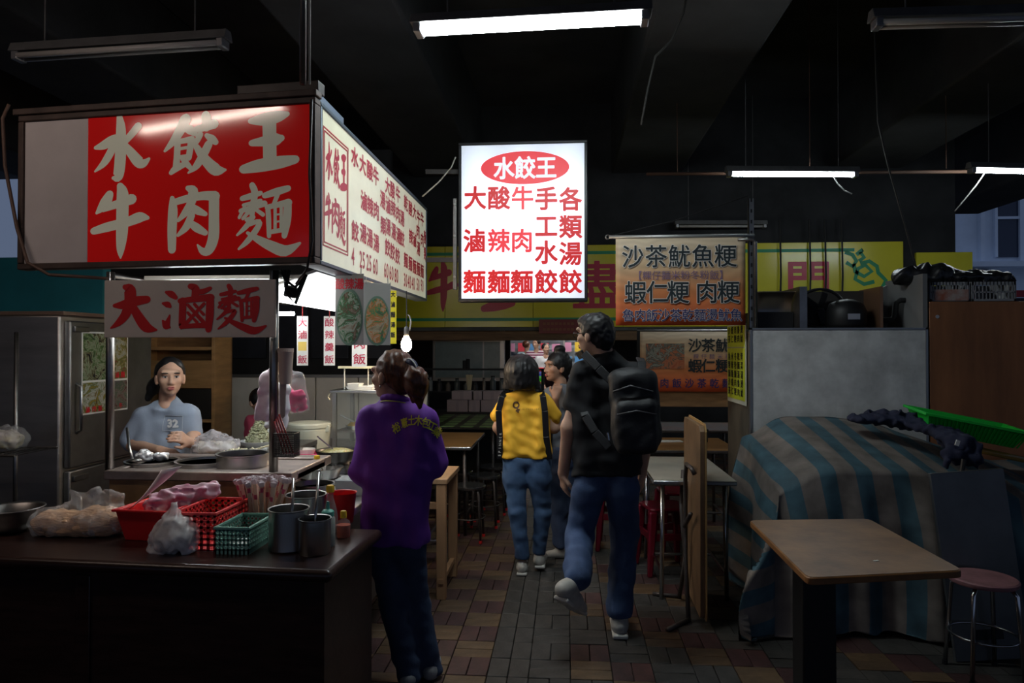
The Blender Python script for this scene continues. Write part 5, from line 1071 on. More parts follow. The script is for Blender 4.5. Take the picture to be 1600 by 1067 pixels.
# yellow menu sheet on the freezer's left side
ym = thing('yellow_menu_sheet', 'yellow green menu sheet on the side of the white freezer', 'menu', (FX + .012, 5.60, at(1163, 634, 5.06).z), R(-90)); wy = .56; hy = at(1163, 505, 5.06).z - ym.location.z
MB().bx(0, wy, -.006, 0, 0, hy).build('border', M('menu_border', (.55, .55, .45), .5), ym); MB().bx(.02, wy - .02, -.009, -.006, .03, hy - .01).build('sheet', M('paper_lime', (.50, .56, .03), .5), ym)
lettering(ym, 'lettering', [(c, wy*(.15 + .17*j), hy*(.93 - .112*i), .075, .06) for j, col in enumerate(('沙茶魷魚粳麵', '蝦仁粳米粉飯', '肉粳麵冬粉飯', '魯肉飯乾麵湯', '燙魷魚青菜湯')) for i, c in enumerate(col + col[:2]) if i != 2], ink, -.0105, .02)
MB().bx(.02, wy - .02, -.0105, -.0095, hy*.70, hy*.715).build('divider_line', M('line_grey', (.3, .3, .25), .5), ym)
# orange banners
def banner_mat(name, h):
    m = bpy.data.materials.new(name); m.use_nodes = True; nt = m.node_tree; b = nt.nodes['Principled BSDF']; b.inputs['Roughness'].default_value = .55
    tc = nt.nodes.new('ShaderNodeTexCoord'); sp = nt.nodes.new('ShaderNodeSeparateXYZ'); nt.links.new(tc.outputs['Object'], sp.inputs[0])
    mr = nt.nodes.new('ShaderNodeMapRange'); mr.inputs[1].default_value = 0; mr.inputs[2].default_value = h; nt.links.new(sp.outputs[2], mr.inputs[0])
    r = nt.nodes.new('ShaderNodeValToRGB'); nt.links.new(mr.outputs[0], r.inputs[0]); E = r.color_ramp.elements; E[0].color = (.55, .07, .012, 1); E[1].color = (.52, .42, .30, 1); e = E.new(.38); e.color = (.52, .17, .05, 1); e = E.new(.66); e.color = (.50, .33, .18, 1)
    w = nt.nodes.new('ShaderNodeTexWave'); w.wave_type = 'RINGS'; w.inputs['Scale'].default_value = 5; w.inputs['Distortion'].default_value = 14; w.inputs['Detail'].default_value = 1; w.inputs['Detail Scale'].default_value = .6; nt.links.new(tc.outputs['Object'], w.inputs[0])
    x = nt.nodes.new('ShaderNodeMix'); x.data_type = 'RGBA'; x.blend_type = 'MULTIPLY'; x.inputs[0].default_value = .14; nt.links.new(r.outputs[0], x.inputs[6]); nt.links.new(w.outputs['Color'], x.inputs[7]); nt.links.new(x.outputs[2], b.inputs['Base Color']); return m
bdark = M('ink_darkgreen', (.012, .018, .020), .5); bnavy = M('ink_navy', (.02, .02, .10), .5); bwhite = M('ink_white', (.62, .58, .52), .5); bpur = M('ink_purple', (.16, .10, .16), .5)
def banner(label, x0, y0, x1, y1, Y, two=False):
    a, b = at(x0, y0, Y), at(x1, y1, Y); w, h = b.x - a.x, a.z - b.z; t = thing('hanging_banner', label, 'banner', (a.x, Y, b.z)); wave = lambda x, z: .006*math.sin(x*14 + 1) * (1 - z/h)
    MB().grid(lambda u, v: (u*w, wave(u*w, v*h), v*h), 24, 8).build('cloth', banner_mat('banner_print' + ('_2' if two else ''), h), t, smooth=True, solid=.002)
    def put(nm, ch, m, bold=.0, out=None, ob=.0):
        big = nm != 'small_line'
        if out: lettering(t, nm + '_outline', ch, out, -.0095, ob, each=big)
        lettering(t, nm, ch, m, -.011, bold, each=big)
    if not two:
        put('dish_character', [(c, w*x, h*.78, .155, .165) for c, x in zip('沙茶魷魚粳', (.13, .31, .49, .67, .845))], bdark, .012, bwhite, .034)
        put('small_line', row('【粿仔麵米粉冬粉飯】', w*.13, w*.87, h*.565, .066, .066), bpur, .006)
        put('dish_character', [(c, w*x, h*.375, .155, .165) for c, x in zip('蝦仁粳肉粳', (.15, .32, .48, .70, .865))], bdark, .014, bwhite, .036)
        put('bottom_character', row('魯肉飯沙茶乾麵燙魷魚', w*.05, w*.97, h*.115, .092, .085), bnavy, .008, bwhite, .03)
        MB().tube([(-.045, .0, h + .003), (w + .06, .0, h + .003)], .012, 8).build('rod', M('alu_pale', (.45, .45, .44), .4, .7), t, smooth=True)
        MB().tube([(-.055 + .014*math.cos(i*.52), 0, h + .003 + .014*math.sin(i*.52)) for i in range(13)], .005, 6, False).build('ring', steel, t)
        MB().tube([(-.04, 0, h + .01), (.4, .0, h + .11), (w + .02, .02, h + .28)], .004, 6).build('stay_wire', black_m, t)
    else:
        MB().bx(w*.06, w*.47, -.010, -.0085, h*.38, h*.80).build('shrimp_photo', food_mat('print_shrimp', (.30, .07, .03), [(.38, .14, .07), (.05, .06, .05), (.25, .25, .20), (.12, .05, .03)], 12), t)
        put('dish_character', [(c, w*x, h*.77, .15, .15) for c, x in zip('沙茶魷', (.58, .72, .87))], bdark, .018); put('small_line', row('粿仔麵米粉', w*.55, w*.97, h*.585, .06, .06), bpur)
        put('dish_character', [(c, w*x, h*.43, .15, .15) for c, x in zip('蝦仁粳', (.58, .72, .87))], bdark, .022); put('bottom_character', row('魯肉飯沙茶乾麵', w*.06, w*.98, h*.14, .105, .10), bnavy, .012)
    return t
bn = banner('orange and cream cloth banner with big dark dish names hanging in front', 962, 371, 1165, 508, 4.95)
pp = thing('banner_post', 'grey perforated steel post holding the front banner', 'post', (at(1174, 400, 4.98).x, 4.98, FZ)); hp = at(1174, 310, 4.98).z - FZ
b = MB(); b.bx(-.018, .018, -.002, .002, 0, hp).bx(-.018, -.014, -.002, .03, 0, hp); b.build('angle_bar', steel_dk, pp)
for i in range(14): MB().bx(-.006, .006, -.004, -.0015, .05 + i*.075, .075 + i*.075).build('slot', black_m, pp)
zr = at(1170, 374, 4.95).z - FZ; MB().tube([(-.10, -.03, zr), (.0, -.03, zr), (.02, -.03, zr - .02), (.02, -.03, zr - .75)], .012, 8).build('pipe', steel_dk, pp, smooth=True)
b2 = banner('second orange banner with a shrimp photo hanging farther back', 1000, 518, 1148, 612, 7.6, True); MB().tube([(-.03, 0, .65), (1.05, 0, .65)], .01, 6).build('rod', steel_dk, b2)
rb2 = thing('banner_rack', 'dark rail carrying the farther banner and a brown board', 'rack', (.78, 7.66, 0)); w_, z_ = 1.35, b2.location.z + .655
for x in (0, w_): MB().bx(x - .02, x + .02, -.02, .02, 0, z_ + .02).build('upright', soot, rb2)
MB().bx(0, w_, -.02, .02, z_ - .02, z_ + .02).build('rail', soot, rb2); a = at(1030, 635, 7.66); MB().bx(.05, w_ - .02, -.015, .015, a.z, b2.location.z + .02).build('board', ply_d, rb2, bevel=.003)
# brown wood partition
BX0 = FX2 + .012; BZ = at(1520, 471, 4.9).z; bp_ = thing('wood_partition', 'tall reddish brown wooden panel at the right edge', 'panel', (BX0, 4.9, 0))
MB().bx(0, 1.25, 0, .03, .02, BZ).build('panel', M('panel_redbrown', (.30, .115, .042), .5, var=.3, scale=2, stretch=(3, 1, .5)), bp_, bevel=.003); MB().bx(0, 1.25, .03, .5, 0, BZ - .02).build('cabinet_body', ply_d, bp_); MB().tube([(.05, -.004, BZ - .10), (.05, .004, BZ - .10)], .012, 8).build('patch', M('plate_alu', (.4, .4, .42), .4, .5), bp_)
gcr = M('crate_grey', (.30, .30, .31), .5)
for i, (px0, px1) in enumerate(((1453, 1515), (1518, 1588))):
    a, b = at(px0, 470, 4.95), at(px1, 440, 4.95); t = thing('grey_crate', ('left grey crate with a sticker on the wooden panel top', 'right grey slatted crate on the wooden panel top')[i], 'crate', ((a.x + b.x)/2, 5.1, BZ - .0)); w, h = (b.x - a.x) - .006, .135
    m_ = MB(); n_ = 12
    m_.bx(-w/2, w/2, -.15, -.146, 0, .02).bx(-w/2, w/2, -.15, -.146, h - .022, h); [m_.bx(-w/2 + w*k/n_ - .003, -w/2 + w*k/n_ + .003, -.15, -.146, .02, h) for k in range(n_ + 1)]; m_.bx(-w/2, w/2, -.15, -.146, h*.45, h*.52); m_.build('slatted_side', gcr, t)
    MB().bx(-w/2, -w/2 + .012, -.15, .15, 0, h).build('end', gcr, t); MB().bx(w/2 - .012, w/2, -.15, .15, 0, h).build('end', gcr, t); MB().bx(-w/2, w/2, -.15, .15, 0, .006).build('bottom', gcr, t); MB().bx(-w/2, w/2, .146, .15, 0, h).build('back_side', gcr, t)
    if i == 0: MB().bx(-.10, .12, -.153, -.151, .01, .085).build('sticker', M('sticker', (.45, .40, .36), .5, c2=(.35, .10, .05), scale=12), t)
q = at(1480, 438, 5.1); t = thing('black_tarp_bundle', 'bundle of black plastic sheet on top of the grey crates', 'bundle', (q.x, 5.1, BZ + .137))
sdf_obj('sheet', [('e', (-.12, 0, .06), (.20, .11, .08)), ('e', (.12, 0, .035), (.26, .11, .05)), ('e', (-.27, 0, .05), (.10, .08, .05)), ('e', (.3, 0, .03), (.14, .10, .04))], M('black_sheet', (.015, .015, .017), .35), t, h=.011, k=.04, wrinkle=.012, wscale=28, seed=21, cut=[((0,0,.0),(0,0,-1))])

# =================================================================== COVERED CART
tarp = bpy.data.materials.new('tarp_striped'); tarp.use_nodes = True; nt = tarp.node_tree; b_ = nt.nodes['Principled BSDF']; b_.inputs['Roughness'].default_value = .75
uv = nt.nodes.new('ShaderNodeUVMap'); sp = nt.nodes.new('ShaderNodeSeparateXYZ'); nt.links.new(uv.outputs[0], sp.inputs[0])
fr_ = mth('FRACT', mth('MULTIPLY', sp.outputs[0], 1 / .19)); blue = mth('LESS_THAN', fr_, .46)
nz = nt.nodes.new('ShaderNodeTexNoise'); nz.inputs['Scale'].default_value = 7; nz.inputs['Detail'].default_value = 9; nt.links.new(uv.outputs[0], nz.inputs[0])
mx = nt.nodes.new('ShaderNodeMix'); mx.data_type = 'RGBA'; mx.inputs[6].default_value = (.225, .19, .165, 1); mx.inputs[7].default_value = (.062, .135, .17, 1); nt.links.new(blue, mx.inputs[0])
dm = nt.nodes.new('ShaderNodeMix'); dm.data_type = 'RGBA'; dm.blend_type = 'MULTIPLY'; dm.inputs[0].default_value = .85; nt.links.new(mx.outputs[2], dm.inputs[6]); rp = nt.nodes.new('ShaderNodeValToRGB'); rp.color_ramp.elements[0].position = .35; rp.color_ramp.elements[1].position = .65; rp.color_ramp.elements[0].color = (.45, .45, .45, 1); nt.links.new(nz.outputs[0], rp.inputs[0]); nt.links.new(rp.outputs[0], dm.inputs[7]); nt.links.new(dm.outputs[2], b_.inputs['Base Color'])
wv = nt.nodes.new('ShaderNodeTexNoise'); wv.inputs['Scale'].default_value = 160; nt.links.new(uv.outputs[0], wv.inputs[0]); bpn = nt.nodes.new('ShaderNodeBump'); bpn.inputs['Strength'].default_value = .25; bpn.inputs['Distance'].default_value = .004; nt.links.new(wv.outputs[0], bpn.inputs['Height']); nt.links.new(bpn.outputs[0], b_.inputs['Normal'])
TX0, TY0, TY1 = 1.19, 4.0, 4.70
cart_t = thing('covered_cart', 'food cart covered by a blue and grey striped tarpaulin', 'cart', (TX0, TY0, 0))
def ztop(x, y):   # local footprint coordinates
    u = min(1, max(0, y / .8)); z = .90 + .17*math.sin(u*1.35)
    z += .06*math.exp(-((x - .35)/.35)**2)*u - .10*math.exp(-(x/.14)**2)
    if x > .75: z -= .22*min(1, (x - .75)/.8)
    return z
def drape(u, v):
    s = -1.10 + u*3.05; tt = -1.02 + v*2.0; dx = max(0, -s); dy = max(0, -tt); x, y = max(0, s), max(0, min(tt, .80)); z = ztop(x, y)
    nsn = math.sin(s*9.0 + .6*math.sin(s*4)) * .5 + math.sin(s*21 + tt*3) * .25
    if dx > 0 or dy > 0:
        drop = math.hypot(dx, dy) if dx*dy > 0 else dx + dy; full = max(dx, dy); fl = .05*min(1, drop/.3) 
        z2 = z - max(dx, dy)*.985 - min(dx, dy)*.25; k = min(1, drop/.5)
        fold = .045*k*(math.sin(s*8 + 1) + .5*math.sin(s*19) + .35*math.sin(s*37 + tt*3)) if dy > dx else .05*k*math.sin(tt*9)
        px_, py_ = x, y
        if dy > 0: py_ -= fl + .02 + (fold if dy >= dx else 0) + .10*min(1, min(dx, dy)/.4)
        if dx > 0: px_ -= fl + .02 + (fold if dx > dy else 0) + .16*min(1, min(dx, dy)/.4)*k
        return (px_, py_, max(.012 + .02*abs(math.sin(s*13)), z2))
    return (x, y, z + .012*nsn*math.sin(tt*7 + 1) + .012*math.sin(s*5 + tt*4))
NU, NV = 150, 100; gb = MB().grid(drape, NU, NV); co = gb.build('tarpaulin', tarp, cart_t, smooth=True)
ul = co.data.uv_layers.new(name='UVMap'); vi = np.zeros(len(co.data.loops), np.int32); co.data.loops.foreach_get('vertex_index', vi); uu = -1.10 + (vi % NU)/(NU - 1)*3.05; vv = -1.02 + (vi // NU)/(NV - 1)*2.0; ul.data.foreach_set('uv', np.stack((uu + .06*np.sin(vv*2.2), vv), 1).astype(np.float32).ravel())
MB().bx(.06, 1.9, .06, .80, .22, .72).build('cart_body', soot, cart_t)
MB().box((.95, .04, .09), (1.5, .03, .12)).build('base_rail', black_m, cart_t)
for x in (.2, 1.7):
    for y in (.12, .8): MB().tube([(x - .02, y, .11), (x + .02, y, .11)], .11, 18).build('wheel', black_m, cart_t)
q = at(1540, 706, 4.05) - cart_t.location; q2 = at(1640, 728, 4.0) - cart_t.location; MB().tube([(q.x, .25, q.z), (q2.x, .22, q2.z)], .018, 10).build('wooden_handle', M('handle_ochre', (.42, .24, .05), .25), cart_t, smooth=True)
# navy cloth and green basket on the cart
nav = M('cloth_navy', (.016, .020, .048), .85)
q = at(1410, 665, 4.3); t = thing('navy_garment', 'crumpled navy garment thrown over the covered cart', 'clothing', (q.x, 4.3, q.z - .03))
def L_(px, py, Y=4.3): v = at(px, py, Y) - t.location; return (v.x, v.y, v.z)
sdf_obj('garment', [('e', L_(1345, 655, 4.45), (.075, .08, .024)), ('e', L_(1385, 652, 4.45), (.11, .13, .040), .03, (0, R(3), .3)), ('e', L_(1425, 659, 4.38), (.13, .14, .042), .03, (0, R(8), 0)), ('e', L_(1462, 670, 4.25), (.12, .15, .040), .03, (R(8), R(14), 0)), ('e', L_(1490, 686, 4.08), (.11, .11, .05), .03, (R(10), R(18), 0)), ('e', L_(1505, 706, 3.97), (.085, .05, .085), .03), ('c', L_(1522, 712, 3.95), L_(1530, 732, 3.93), .03, .014), ('c', L_(1485, 705, 3.96), L_(1478, 726, 3.93), .03, .012)], nav, t, h=.009, k=.03, wrinkle=.013, wscale=42, seed=31)
MB().box(L_(1496, 692, 3.925), (.02, .006, .03), (0, .3, 0)).build('white_label', paper, t)
q = at(1503, 668, 4.3); gb_ = thing('green_basket_tray', 'bright green plastic tray tilted on top of the covered cart', 'tray', (q.x, 4.3, q.z - .05)); gb_.rotation_euler = (R(4), R(11), R(-4))
gr = M('plastic_bright_green', (.012, .50, .045), .35); b = MB(); basin(b, .44, .24, .55, .30, .105, .006); b.build('tray', gr, gb_, bevel=.004)
for i in range(25): x = -.235 + i*.0195; MB().add([(x - .003, -.121 - .0, .004), (x + .003, -.121, .004), (x*1.12 + .003, -.148, .092), (x*1.12 - .003, -.148, .092), (x - .003, -.128, .004), (x + .003, -.128, .004), (x*1.12 + .003, -.155, .092), (x*1.12 - .003, -.155, .092)], [(4,5,6,7),(0,4,7,3),(1,2,6,5),(0,1,5,4),(3,7,6,2)]).build('rib', gr, gb_)
r = MB(); r.bx(-.288, .288, -.165, -.148, .092, .108).bx(-.288, .288, .148, .165, .092, .108).bx(-.288, -.271, -.148, .148, .092, .108).bx(.271, .288, -.148, .148, .092, .108); r.build('rim', gr, gb_, bevel=.003)
# dark board leaning on the cart
a, b = atz(1478, 1012, 0), atz(1592, 1016, 0); t = thing('leaning_board', 'dark grey metal board leaning on the covered cart', 'board', (a.x * .955 + .05, a.y * .955, 0), 0); wb_ = (b.x - a.x) * .86; ht = .93
lb_ = MB().bx(0, wb_ + .05, 0, .025, 0, ht).build('board', M('board_gunmetal', (.11, .115, .12), .35, .5, var=.2, scale=4), t, bevel=.003); lb_.rotation_euler = (R(-5), R(-5), 0)
fb_ = MB().bx(.10, .24, -.004, 0, .10, .15).build('slot', black_m, t); fb_.rotation_euler = (R(-5), R(-5), 0)
MB().tube([(wb_*.30, .12, ht - .02), (wb_*.36, .13, ht + .06)], .012, 8).build('grip', black_m, t)

# =================================================================== YELLOW SIGN, STREET BEHIND
YS = 9.68; ysx0, ysx1 = at(560, 450, YS).x, at(1412, 450, YS).x; yz0, yz1 = at(800, 511, YS).z, at(800, 384, YS).z
ysn = thing('yellow_signboard', 'long yellow signboard with red characters and green scrollwork at the back', 'sign', (ysx0, YS, yz0)); WY, HY = ysx1 - ysx0, yz1 - yz0
yel = M('sign_yellow', (.60, .55, .03), .2, var=.08, scale=1.5); grs = M('sign_green', (.01, .25, .10), .4); rds = M('sign_crimson', (.45, .010, .04), .35)
npan = 6
for i in range(npan): MB().bx(WY*i/npan + .003, WY*(i + 1)/npan - .003, 0, .05, 0, HY).build('panel', yel, ysn, bevel=.003)
MB().bx(0, WY, .0505, .06, .0, HY).build('backing', soot, ysn)
gx = on_plane(ysn, 1335, 394)[0]; z_a = on_plane(ysn, 800, 396)[1]; z_b = on_plane(ysn, 800, 499)[1]
MB().bx(0, gx, -.004, 0, z_a - .022, z_a + .022).build('green_line', grs, ysn); MB().bx(0, on_plane(ysn, 1400, 500)[0], -.004, 0, z_b - .022, z_b + .022).build('green_line', grs, ysn)
def curl(pts, r=.026):
    P = [on_plane(ysn, *p) for p in pts]; b = MB(); k = len(P)
    for i, p in enumerate(P):
        pass
    L = []; 
    for i in range(k):
        a_, c_ = P[max(0, i-1)], P[min(k-1, i+1)]; dx, dz = c_[0]-a_[0], c_[1]-a_[1]; l = math.hypot(dx, dz); L.append((P[i][0] - dz/l*r, P[i][1] + dx/l*r, P[i][0] + dz/l*r, P[i][1] - dx/l*r))
    vs = [(l[0], -.004, l[1]) for l in L] + [(l[2], -.004, l[3]) for l in L]; b.add(vs, [(i, i+1, k+i+1, k+i) for i in range(k-1)]); return b.build('green_scroll', grs, ysn)
curl([(1320,394),(1332,398),(1338,408),(1332,416),(1322,410)]); curl([(1338,398),(1348,390),(1344,394),(1350,402),(1342,408)]); curl([(1334,412),(1336,424),(1350,432),(1362,424),(1352,414),(1340,420),(1336,436),(1350,444),(1366,440)]); curl([(1344,412),(1358,408),(1370,416),(1372,426),(1384,438),(1378,450)])
for ch, x0, y0, x1, y1 in (('牛', 668, 412, 716, 486), ('王', 755, 420, 802, 482)):
    a, b = on_plane(ysn, x0, y0), on_plane(ysn, x1, y1); brush(ysn, 'character', ch, (a[0], b[0], b[1], a[1]), rds, -.003)
def yl(ch, px, py, s): q = on_plane(ysn, px, py); return (ch, q[0], q[1], s, s)
lettering(ysn, 'character', [yl('盡', 932, 446, .70), yl('門', 1262, 440, .62)], rds, -.003, .018, each=True)
y2 = thing('yellow_signboard', 'shorter plain yellow signboard at the far right of the back', 'sign', (at(1432, 450, YS).x, YS, at(1432, 450, YS).z)); w2_ = at(1520, 450, YS).x - y2.location.x; MB().bx(0, w2_, 0, .05, -.2, at(1480, 394, YS).z - y2.location.z).build('panel', yel, y2, bevel=.003); MB().bx(0, w2_, .0505, .06, -.2, .3).build('backing', soot, y2)
for px in (1217, 1263, 1287, 1313): 
    a = on_plane(ysn, px, 385); c_ = MB().tube([(a[0], -.05, HY + .3), (a[0] + .01, -.05, HY*.6), (a[0] - .004, -.05, .25)], .012, 6).build('hanging_cable', sw, ysn)
rp_ = thing('red_notice', 'dark red notice board with faint gold lettering under the yellow sign', 'sign', at(842, 521, 9.60)); w_ = at(905, 521, 9.60).x - rp_.location.x; h_ = at(842, 499, 9.6).z - rp_.location.z
MB().bx(0, w_, 0, .02, 0, h_).build('board', M('notice_red', (.16, .012, .016), .4), rp_); gd = MB(); [gd.bx(w_*(.1 + .1*k), w_*(.17 + .1*k), -.002, 0, h_*zf, h_*zf + .035) for k in range(8) for zf in (.2, .6)]; gd.build('faded_print', M('gold_dull', (.20, .07, .03), .5), rp_)
# street behind: bright stall with goods and passers-by
street_wall = struct(MB().bx(-5, 4, 17.6, 17.8, 0, 4).build('wall_street', M('street_wall', (.34, .38, .42), .7, var=.2, scale=2)))
tube_lamp((-1.2, 13.85), (.2, 13.85), 2.75, True, 'unseen fluorescent lamp added to light the street behind', colr=(1, .97, .92), power=190, hang=True, top=2.78)  # both street lamps are added out of sight to brighten the goods
tube_lamp((-.2, 16.2), (1.0, 16.2), 2.75, True, 'second unseen fluorescent lamp added to light the street behind', colr=(1, .97, .92), power=190, hang=True, top=2.78)
struct(MB().bx(-4, 3, 13.5, 17.2, 2.8, 2.86).bx(-3.9, -3.8, 13.7, 13.8, 0, 2.8).bx(2.9, 3.0, 13.7, 13.8, 0, 2.8).bx(-3.9, -3.8, 17.0, 17.1, 0, 2.8).bx(2.9, 3, 17, 17.1, 0, 2.8).build('trim_awning', M('awning', (.5, .5, .52), .6)))
gs = thing('goods_stand', 'wooden stand with bright goods out on the street', 'stand', at(862, 600, 13.2) * Vector((1, 1, 0)) if False else (at(872, 600, 14.35).x, 14.35, 0)); MB().bx(-.55, .55, -.2, .2, .86, .90).build('top', ply, gs); [MB().bx(x - .02, x + .02, y - .02, y + .02, 0, .86).build('leg', ply, gs) for x in (-.5, .5) for y in (-.17, .17)]
for i, (px, py, w, h, colr, lab) in enumerate(((845, 578, .19, .11, (.05, .75, .03), 'bright green toy box on the street stand'), (845, 570, .18, .09, (.06, .12, .85), 'bright blue toy box stacked on the green one'), (847, 562, .16, .08, (.75, .04, .06), 'red toy box on the top of the toy stack'), (868, 582, .16, .10, (.5, .2, .08), 'brown box beside the green toy box'))):
    q = at(px, py, 14.35); t = thing('toy_box', lab, 'box', (q.x, 14.35, .9 + (.0 if i in (0, 3) else .112 if i == 1 else .204))); MB().bx(-w/2, w/2, -.08, .08, 0, h).build('box', M('toy_%d' % i, colr, .3), t, bevel=.01); MB().bx(-w/2 - .003, w/2 + .003, -.083, .083, h*.6, h*.8).build('band', M('toy_band_%d' % i, tuple(min(1, c*.5 + .3) for c in colr), .3), t)
rk = thing('goods_rack', 'wire rack of colourful packets on the street wall', 'rack', (-.35, 17.4, 0)); [MB().bx(-1.4, 2.0, -.03, .05, z - .015, z).build('shelf', steel_dk, rk) for z in (1.15, 1.5, 1.85)]; [MB().bx(x - .02, x + .02, -.03, .1, 0, 2.1).build('upright', steel_dk, rk) for x in (-1.4, .3, 2.0)]
rg_ = random.Random(8); pc = [(.7, .05, .08), (.75, .5, .05), (.75, .72, .7), (.1, .3, .6), (.7, .65, .1), (.6, .25, .4)]
for z in (1.15, 1.5, 1.85):
    for i in range(12):
        c = rg_.choice(pc); h_ = rg_.uniform(.18, .27); x = -1.3 + i*.28
        if abs(x - .3) < .03: continue
        t = tag(MB().bx(-.10, .10, -.02, .04, 0, h_).bx(-.08, .08, -.024, -.02, h_*.3, h_*.7).build('goods_packet', M('packet_%d' % pc.index(c), c, .35), None, loc=(-.35 + x, 17.4, z)), '%s %s packet from the left on the %s shelf of the street rack' % (ORD[i], ('red', 'orange', 'white', 'blue', 'yellow', 'pink')[pc.index(c)], {1.15: 'bottom', 1.5: 'middle', 1.85: 'top'}[z]), 'packet', 'packets on the street rack')
# far facade at the upper right, in the dusk
fac = thing('apartment_facade', 'pale bluish apartment facade with windows seen past the bridge', 'building', (13.2, 26, 0)); fw = M('facade_blue', (.72, .78, .86), .7, var=.15, scale=.8)
MB().bx(0, 7, 0, .4, 0, 8.5).build('wall', fw, fac); wm = M('window_dark', (.04, .05, .08), .15)
for i, (x0, x1, z0, z1) in enumerate(((1.3, 2.0, 3.3, 5.2), (2.5, 3.2, 3.3, 5.2), (.5, 1.1, 2.2, 3.0), (2.5, 3.3, 1.9, 2.8))):
    f = MB().bx(x0, x1, -.05, 0, z0, z1).build('window', wm, fac); MB().bx(x0 - .06, x0, -.1, 0, z0, z1).bx(x1, x1 + .06, -.1, 0, z0, z1).bx(x0, x1, -.1, 0, (z0 + z1)/2 - .03, (z0 + z1)/2 + .03).build('frame', fw, f)
for z in (2.05, 3.15): MB().bx(0, 7, -.5, 0, z - .12, z).build('ledge', fw, fac)
for i in range(5): MB().bx(.9 + .9*i, 1.0 + .9*i, -.12, 0, 3.2, 8).build('pipe', fw, fac)
fac.scale = (1.45, 1.45, 1.45)
rw = thing('striped_awning', 'red and dark striped awning below the apartment facade', 'awning', (9.6, 16.5, 0)); [MB().bx(0, 3, -.02 - .1*k, .06 - .1*k, 2.05 + .16*k, 2.20 + .16*k).build('stripe', M('aw_%d' % (k % 2), ((.45, .03, .04), (.03, .03, .05))[k % 2], .6), rw) for k in range(5)]; [MB().bx(x, x + .06, -.1, -.04, 0, 2.06).build('leg', steel_dk, rw) for x in (0, 2.9)]

# =================================================================== PEOPLE
skin = M('skin', (.50, .30, .21), .5, var=.08, scale=20, sub=.08); skin_tan = M('skin_tan', (.40, .22, .145), .5, var=.08, scale=20, sub=.08)
hair_blk = M('hair_black', (.006, .0055, .006), .5, var=.06, scale=30, stretch=(6, 6, .6), bump=.10, bscale=60); hair_brn = M('hair_brown', (.15, .05, .02), .36, c2=(.028, .011, .007), scale=26, stretch=(6, 6, .6), bump=.18, bscale=60)
jean = M('denim', (.055, .095, .20), .85, c2=(.030, .055, .12), scale=7, bump=.15, bscale=150); jean_dk = M('denim_dark', (.040, .062, .12), .85, c2=(.024, .040, .085), scale=7, bump=.15, bscale=150); jean_lt = M('denim_mid', (.075, .14, .26), .85, c2=(.035, .075, .16), scale=6, bump=.15, bscale=150)
shoe_w = M('shoe_pale', (.42, .40, .36), .6, var=.15, scale=20); sole = M('sole', (.55, .53, .48), .6); shoe_g = M('shoe_grey', (.30, .30, .30), .65, var=.2, scale=20)
lip = M('lips', (.42, .12, .11), .4); eye_w = M('eye_white', (.6, .58, .55), .2); eye_b = M('eye_dark', (.02, .012, .01), .15)
V3 = Vector
def hand(w, d, n, side=1, s=1.0, curl=.5):
    """palm and five fingers: w wrist, d hand direction, n palm side, side = thumb side along d x n"""
    w, d, n = V3(w), V3(d).normalized(), V3(n); n = (n - d*n.dot(d)).normalized(); a = d.cross(n).normalized()*side
    P = [('c', tuple(w), tuple(w + d*.03*s), .022*s, .024*s, .02)]
    for i in range(4): o = a*(.030 - .020*i)*s; P.append(('c', tuple(w + d*.025*s + o*.6), tuple(w + d*.085*s + o), .014*s, .0115*s, .012))
    for i, L in enumerate((.068, .076, .071, .056)):
        o = a*(.030 - .020*i)*s; p = w + d*.085*s + o; dd = d.copy(); r = .0092*s
        for k, f in enumerate((.42, .33, .25)):
            dd = (dd*math.cos(curl) + n*math.sin(curl)) if k or curl > .3 else dd; dn = (n*math.cos(curl) - d*math.sin(curl)); q = p + dd.normalized()*L*f*s; P.append(('c', tuple(p), tuple(q), r, r*.93, .004)); p = q; r *= .93
    p = w + d*.03*s + a*.026*s; q = p + (d*.7 + a*.75 + n*.3).normalized()*.040*s; e = q + (d*.95 + a*.15 + n*.5).normalized()*.034*s
    P += [('c', tuple(p), tuple(q), .014*s, .011*s, .012), ('c', tuple(q), tuple(e), .0105*s, .0088*s, .004)]
    return P
def head(c, yaw, s=1.0, tilt=0):
    """head prims around the centre c; yaw 0 looks toward -y (the camera)"""
    m = Euler((tilt, 0, yaw)).to_matrix(); T = lambda x, y, z: tuple(V3(c) + m @ V3((x*s, y*s, z*s))); ro = (tilt, 0, yaw)
    P = [('e', T(0, .012, .025), (.074*s, .092*s, .092*s), .02, ro), ('e', T(0, -.030, -.035), (.058*s, .060*s, .075*s), .03, ro), ('e', T(0, -.068, -.088), (.022*s, .018*s, .016*s), .02),
         ('c', T(0, -.090, .010), T(0, -.104, -.028), .008*s, .012*s, .012), ('e', T(.012, -.094, -.032), (.009*s,)*3, .008), ('e', T(-.012, -.094, -.032), (.009*s,)*3, .008),
         ('e', T(0, -.086, -.060), (.024*s, .010*s, .012*s), .010, ro), ('c', T(-.045, -.078, .035), T(.045, -.078, .035), .012*s, .012*s, .02), ('e', T(.043, -.062, -.018), (.02*s, .02*s, .018*s), .02), ('e', T(-.043, -.062, -.018), (.02*s, .02*s, .018*s), .02)]
    for sx in (-1, 1): P += [('e', T(sx*.077, .010, -.008), (.010*s, .020*s, .032*s), .008, ro), ('e', T(sx*.074, .004, -.034), (.007*s, .010*s, .011*s), .006)]
    return P, T, m
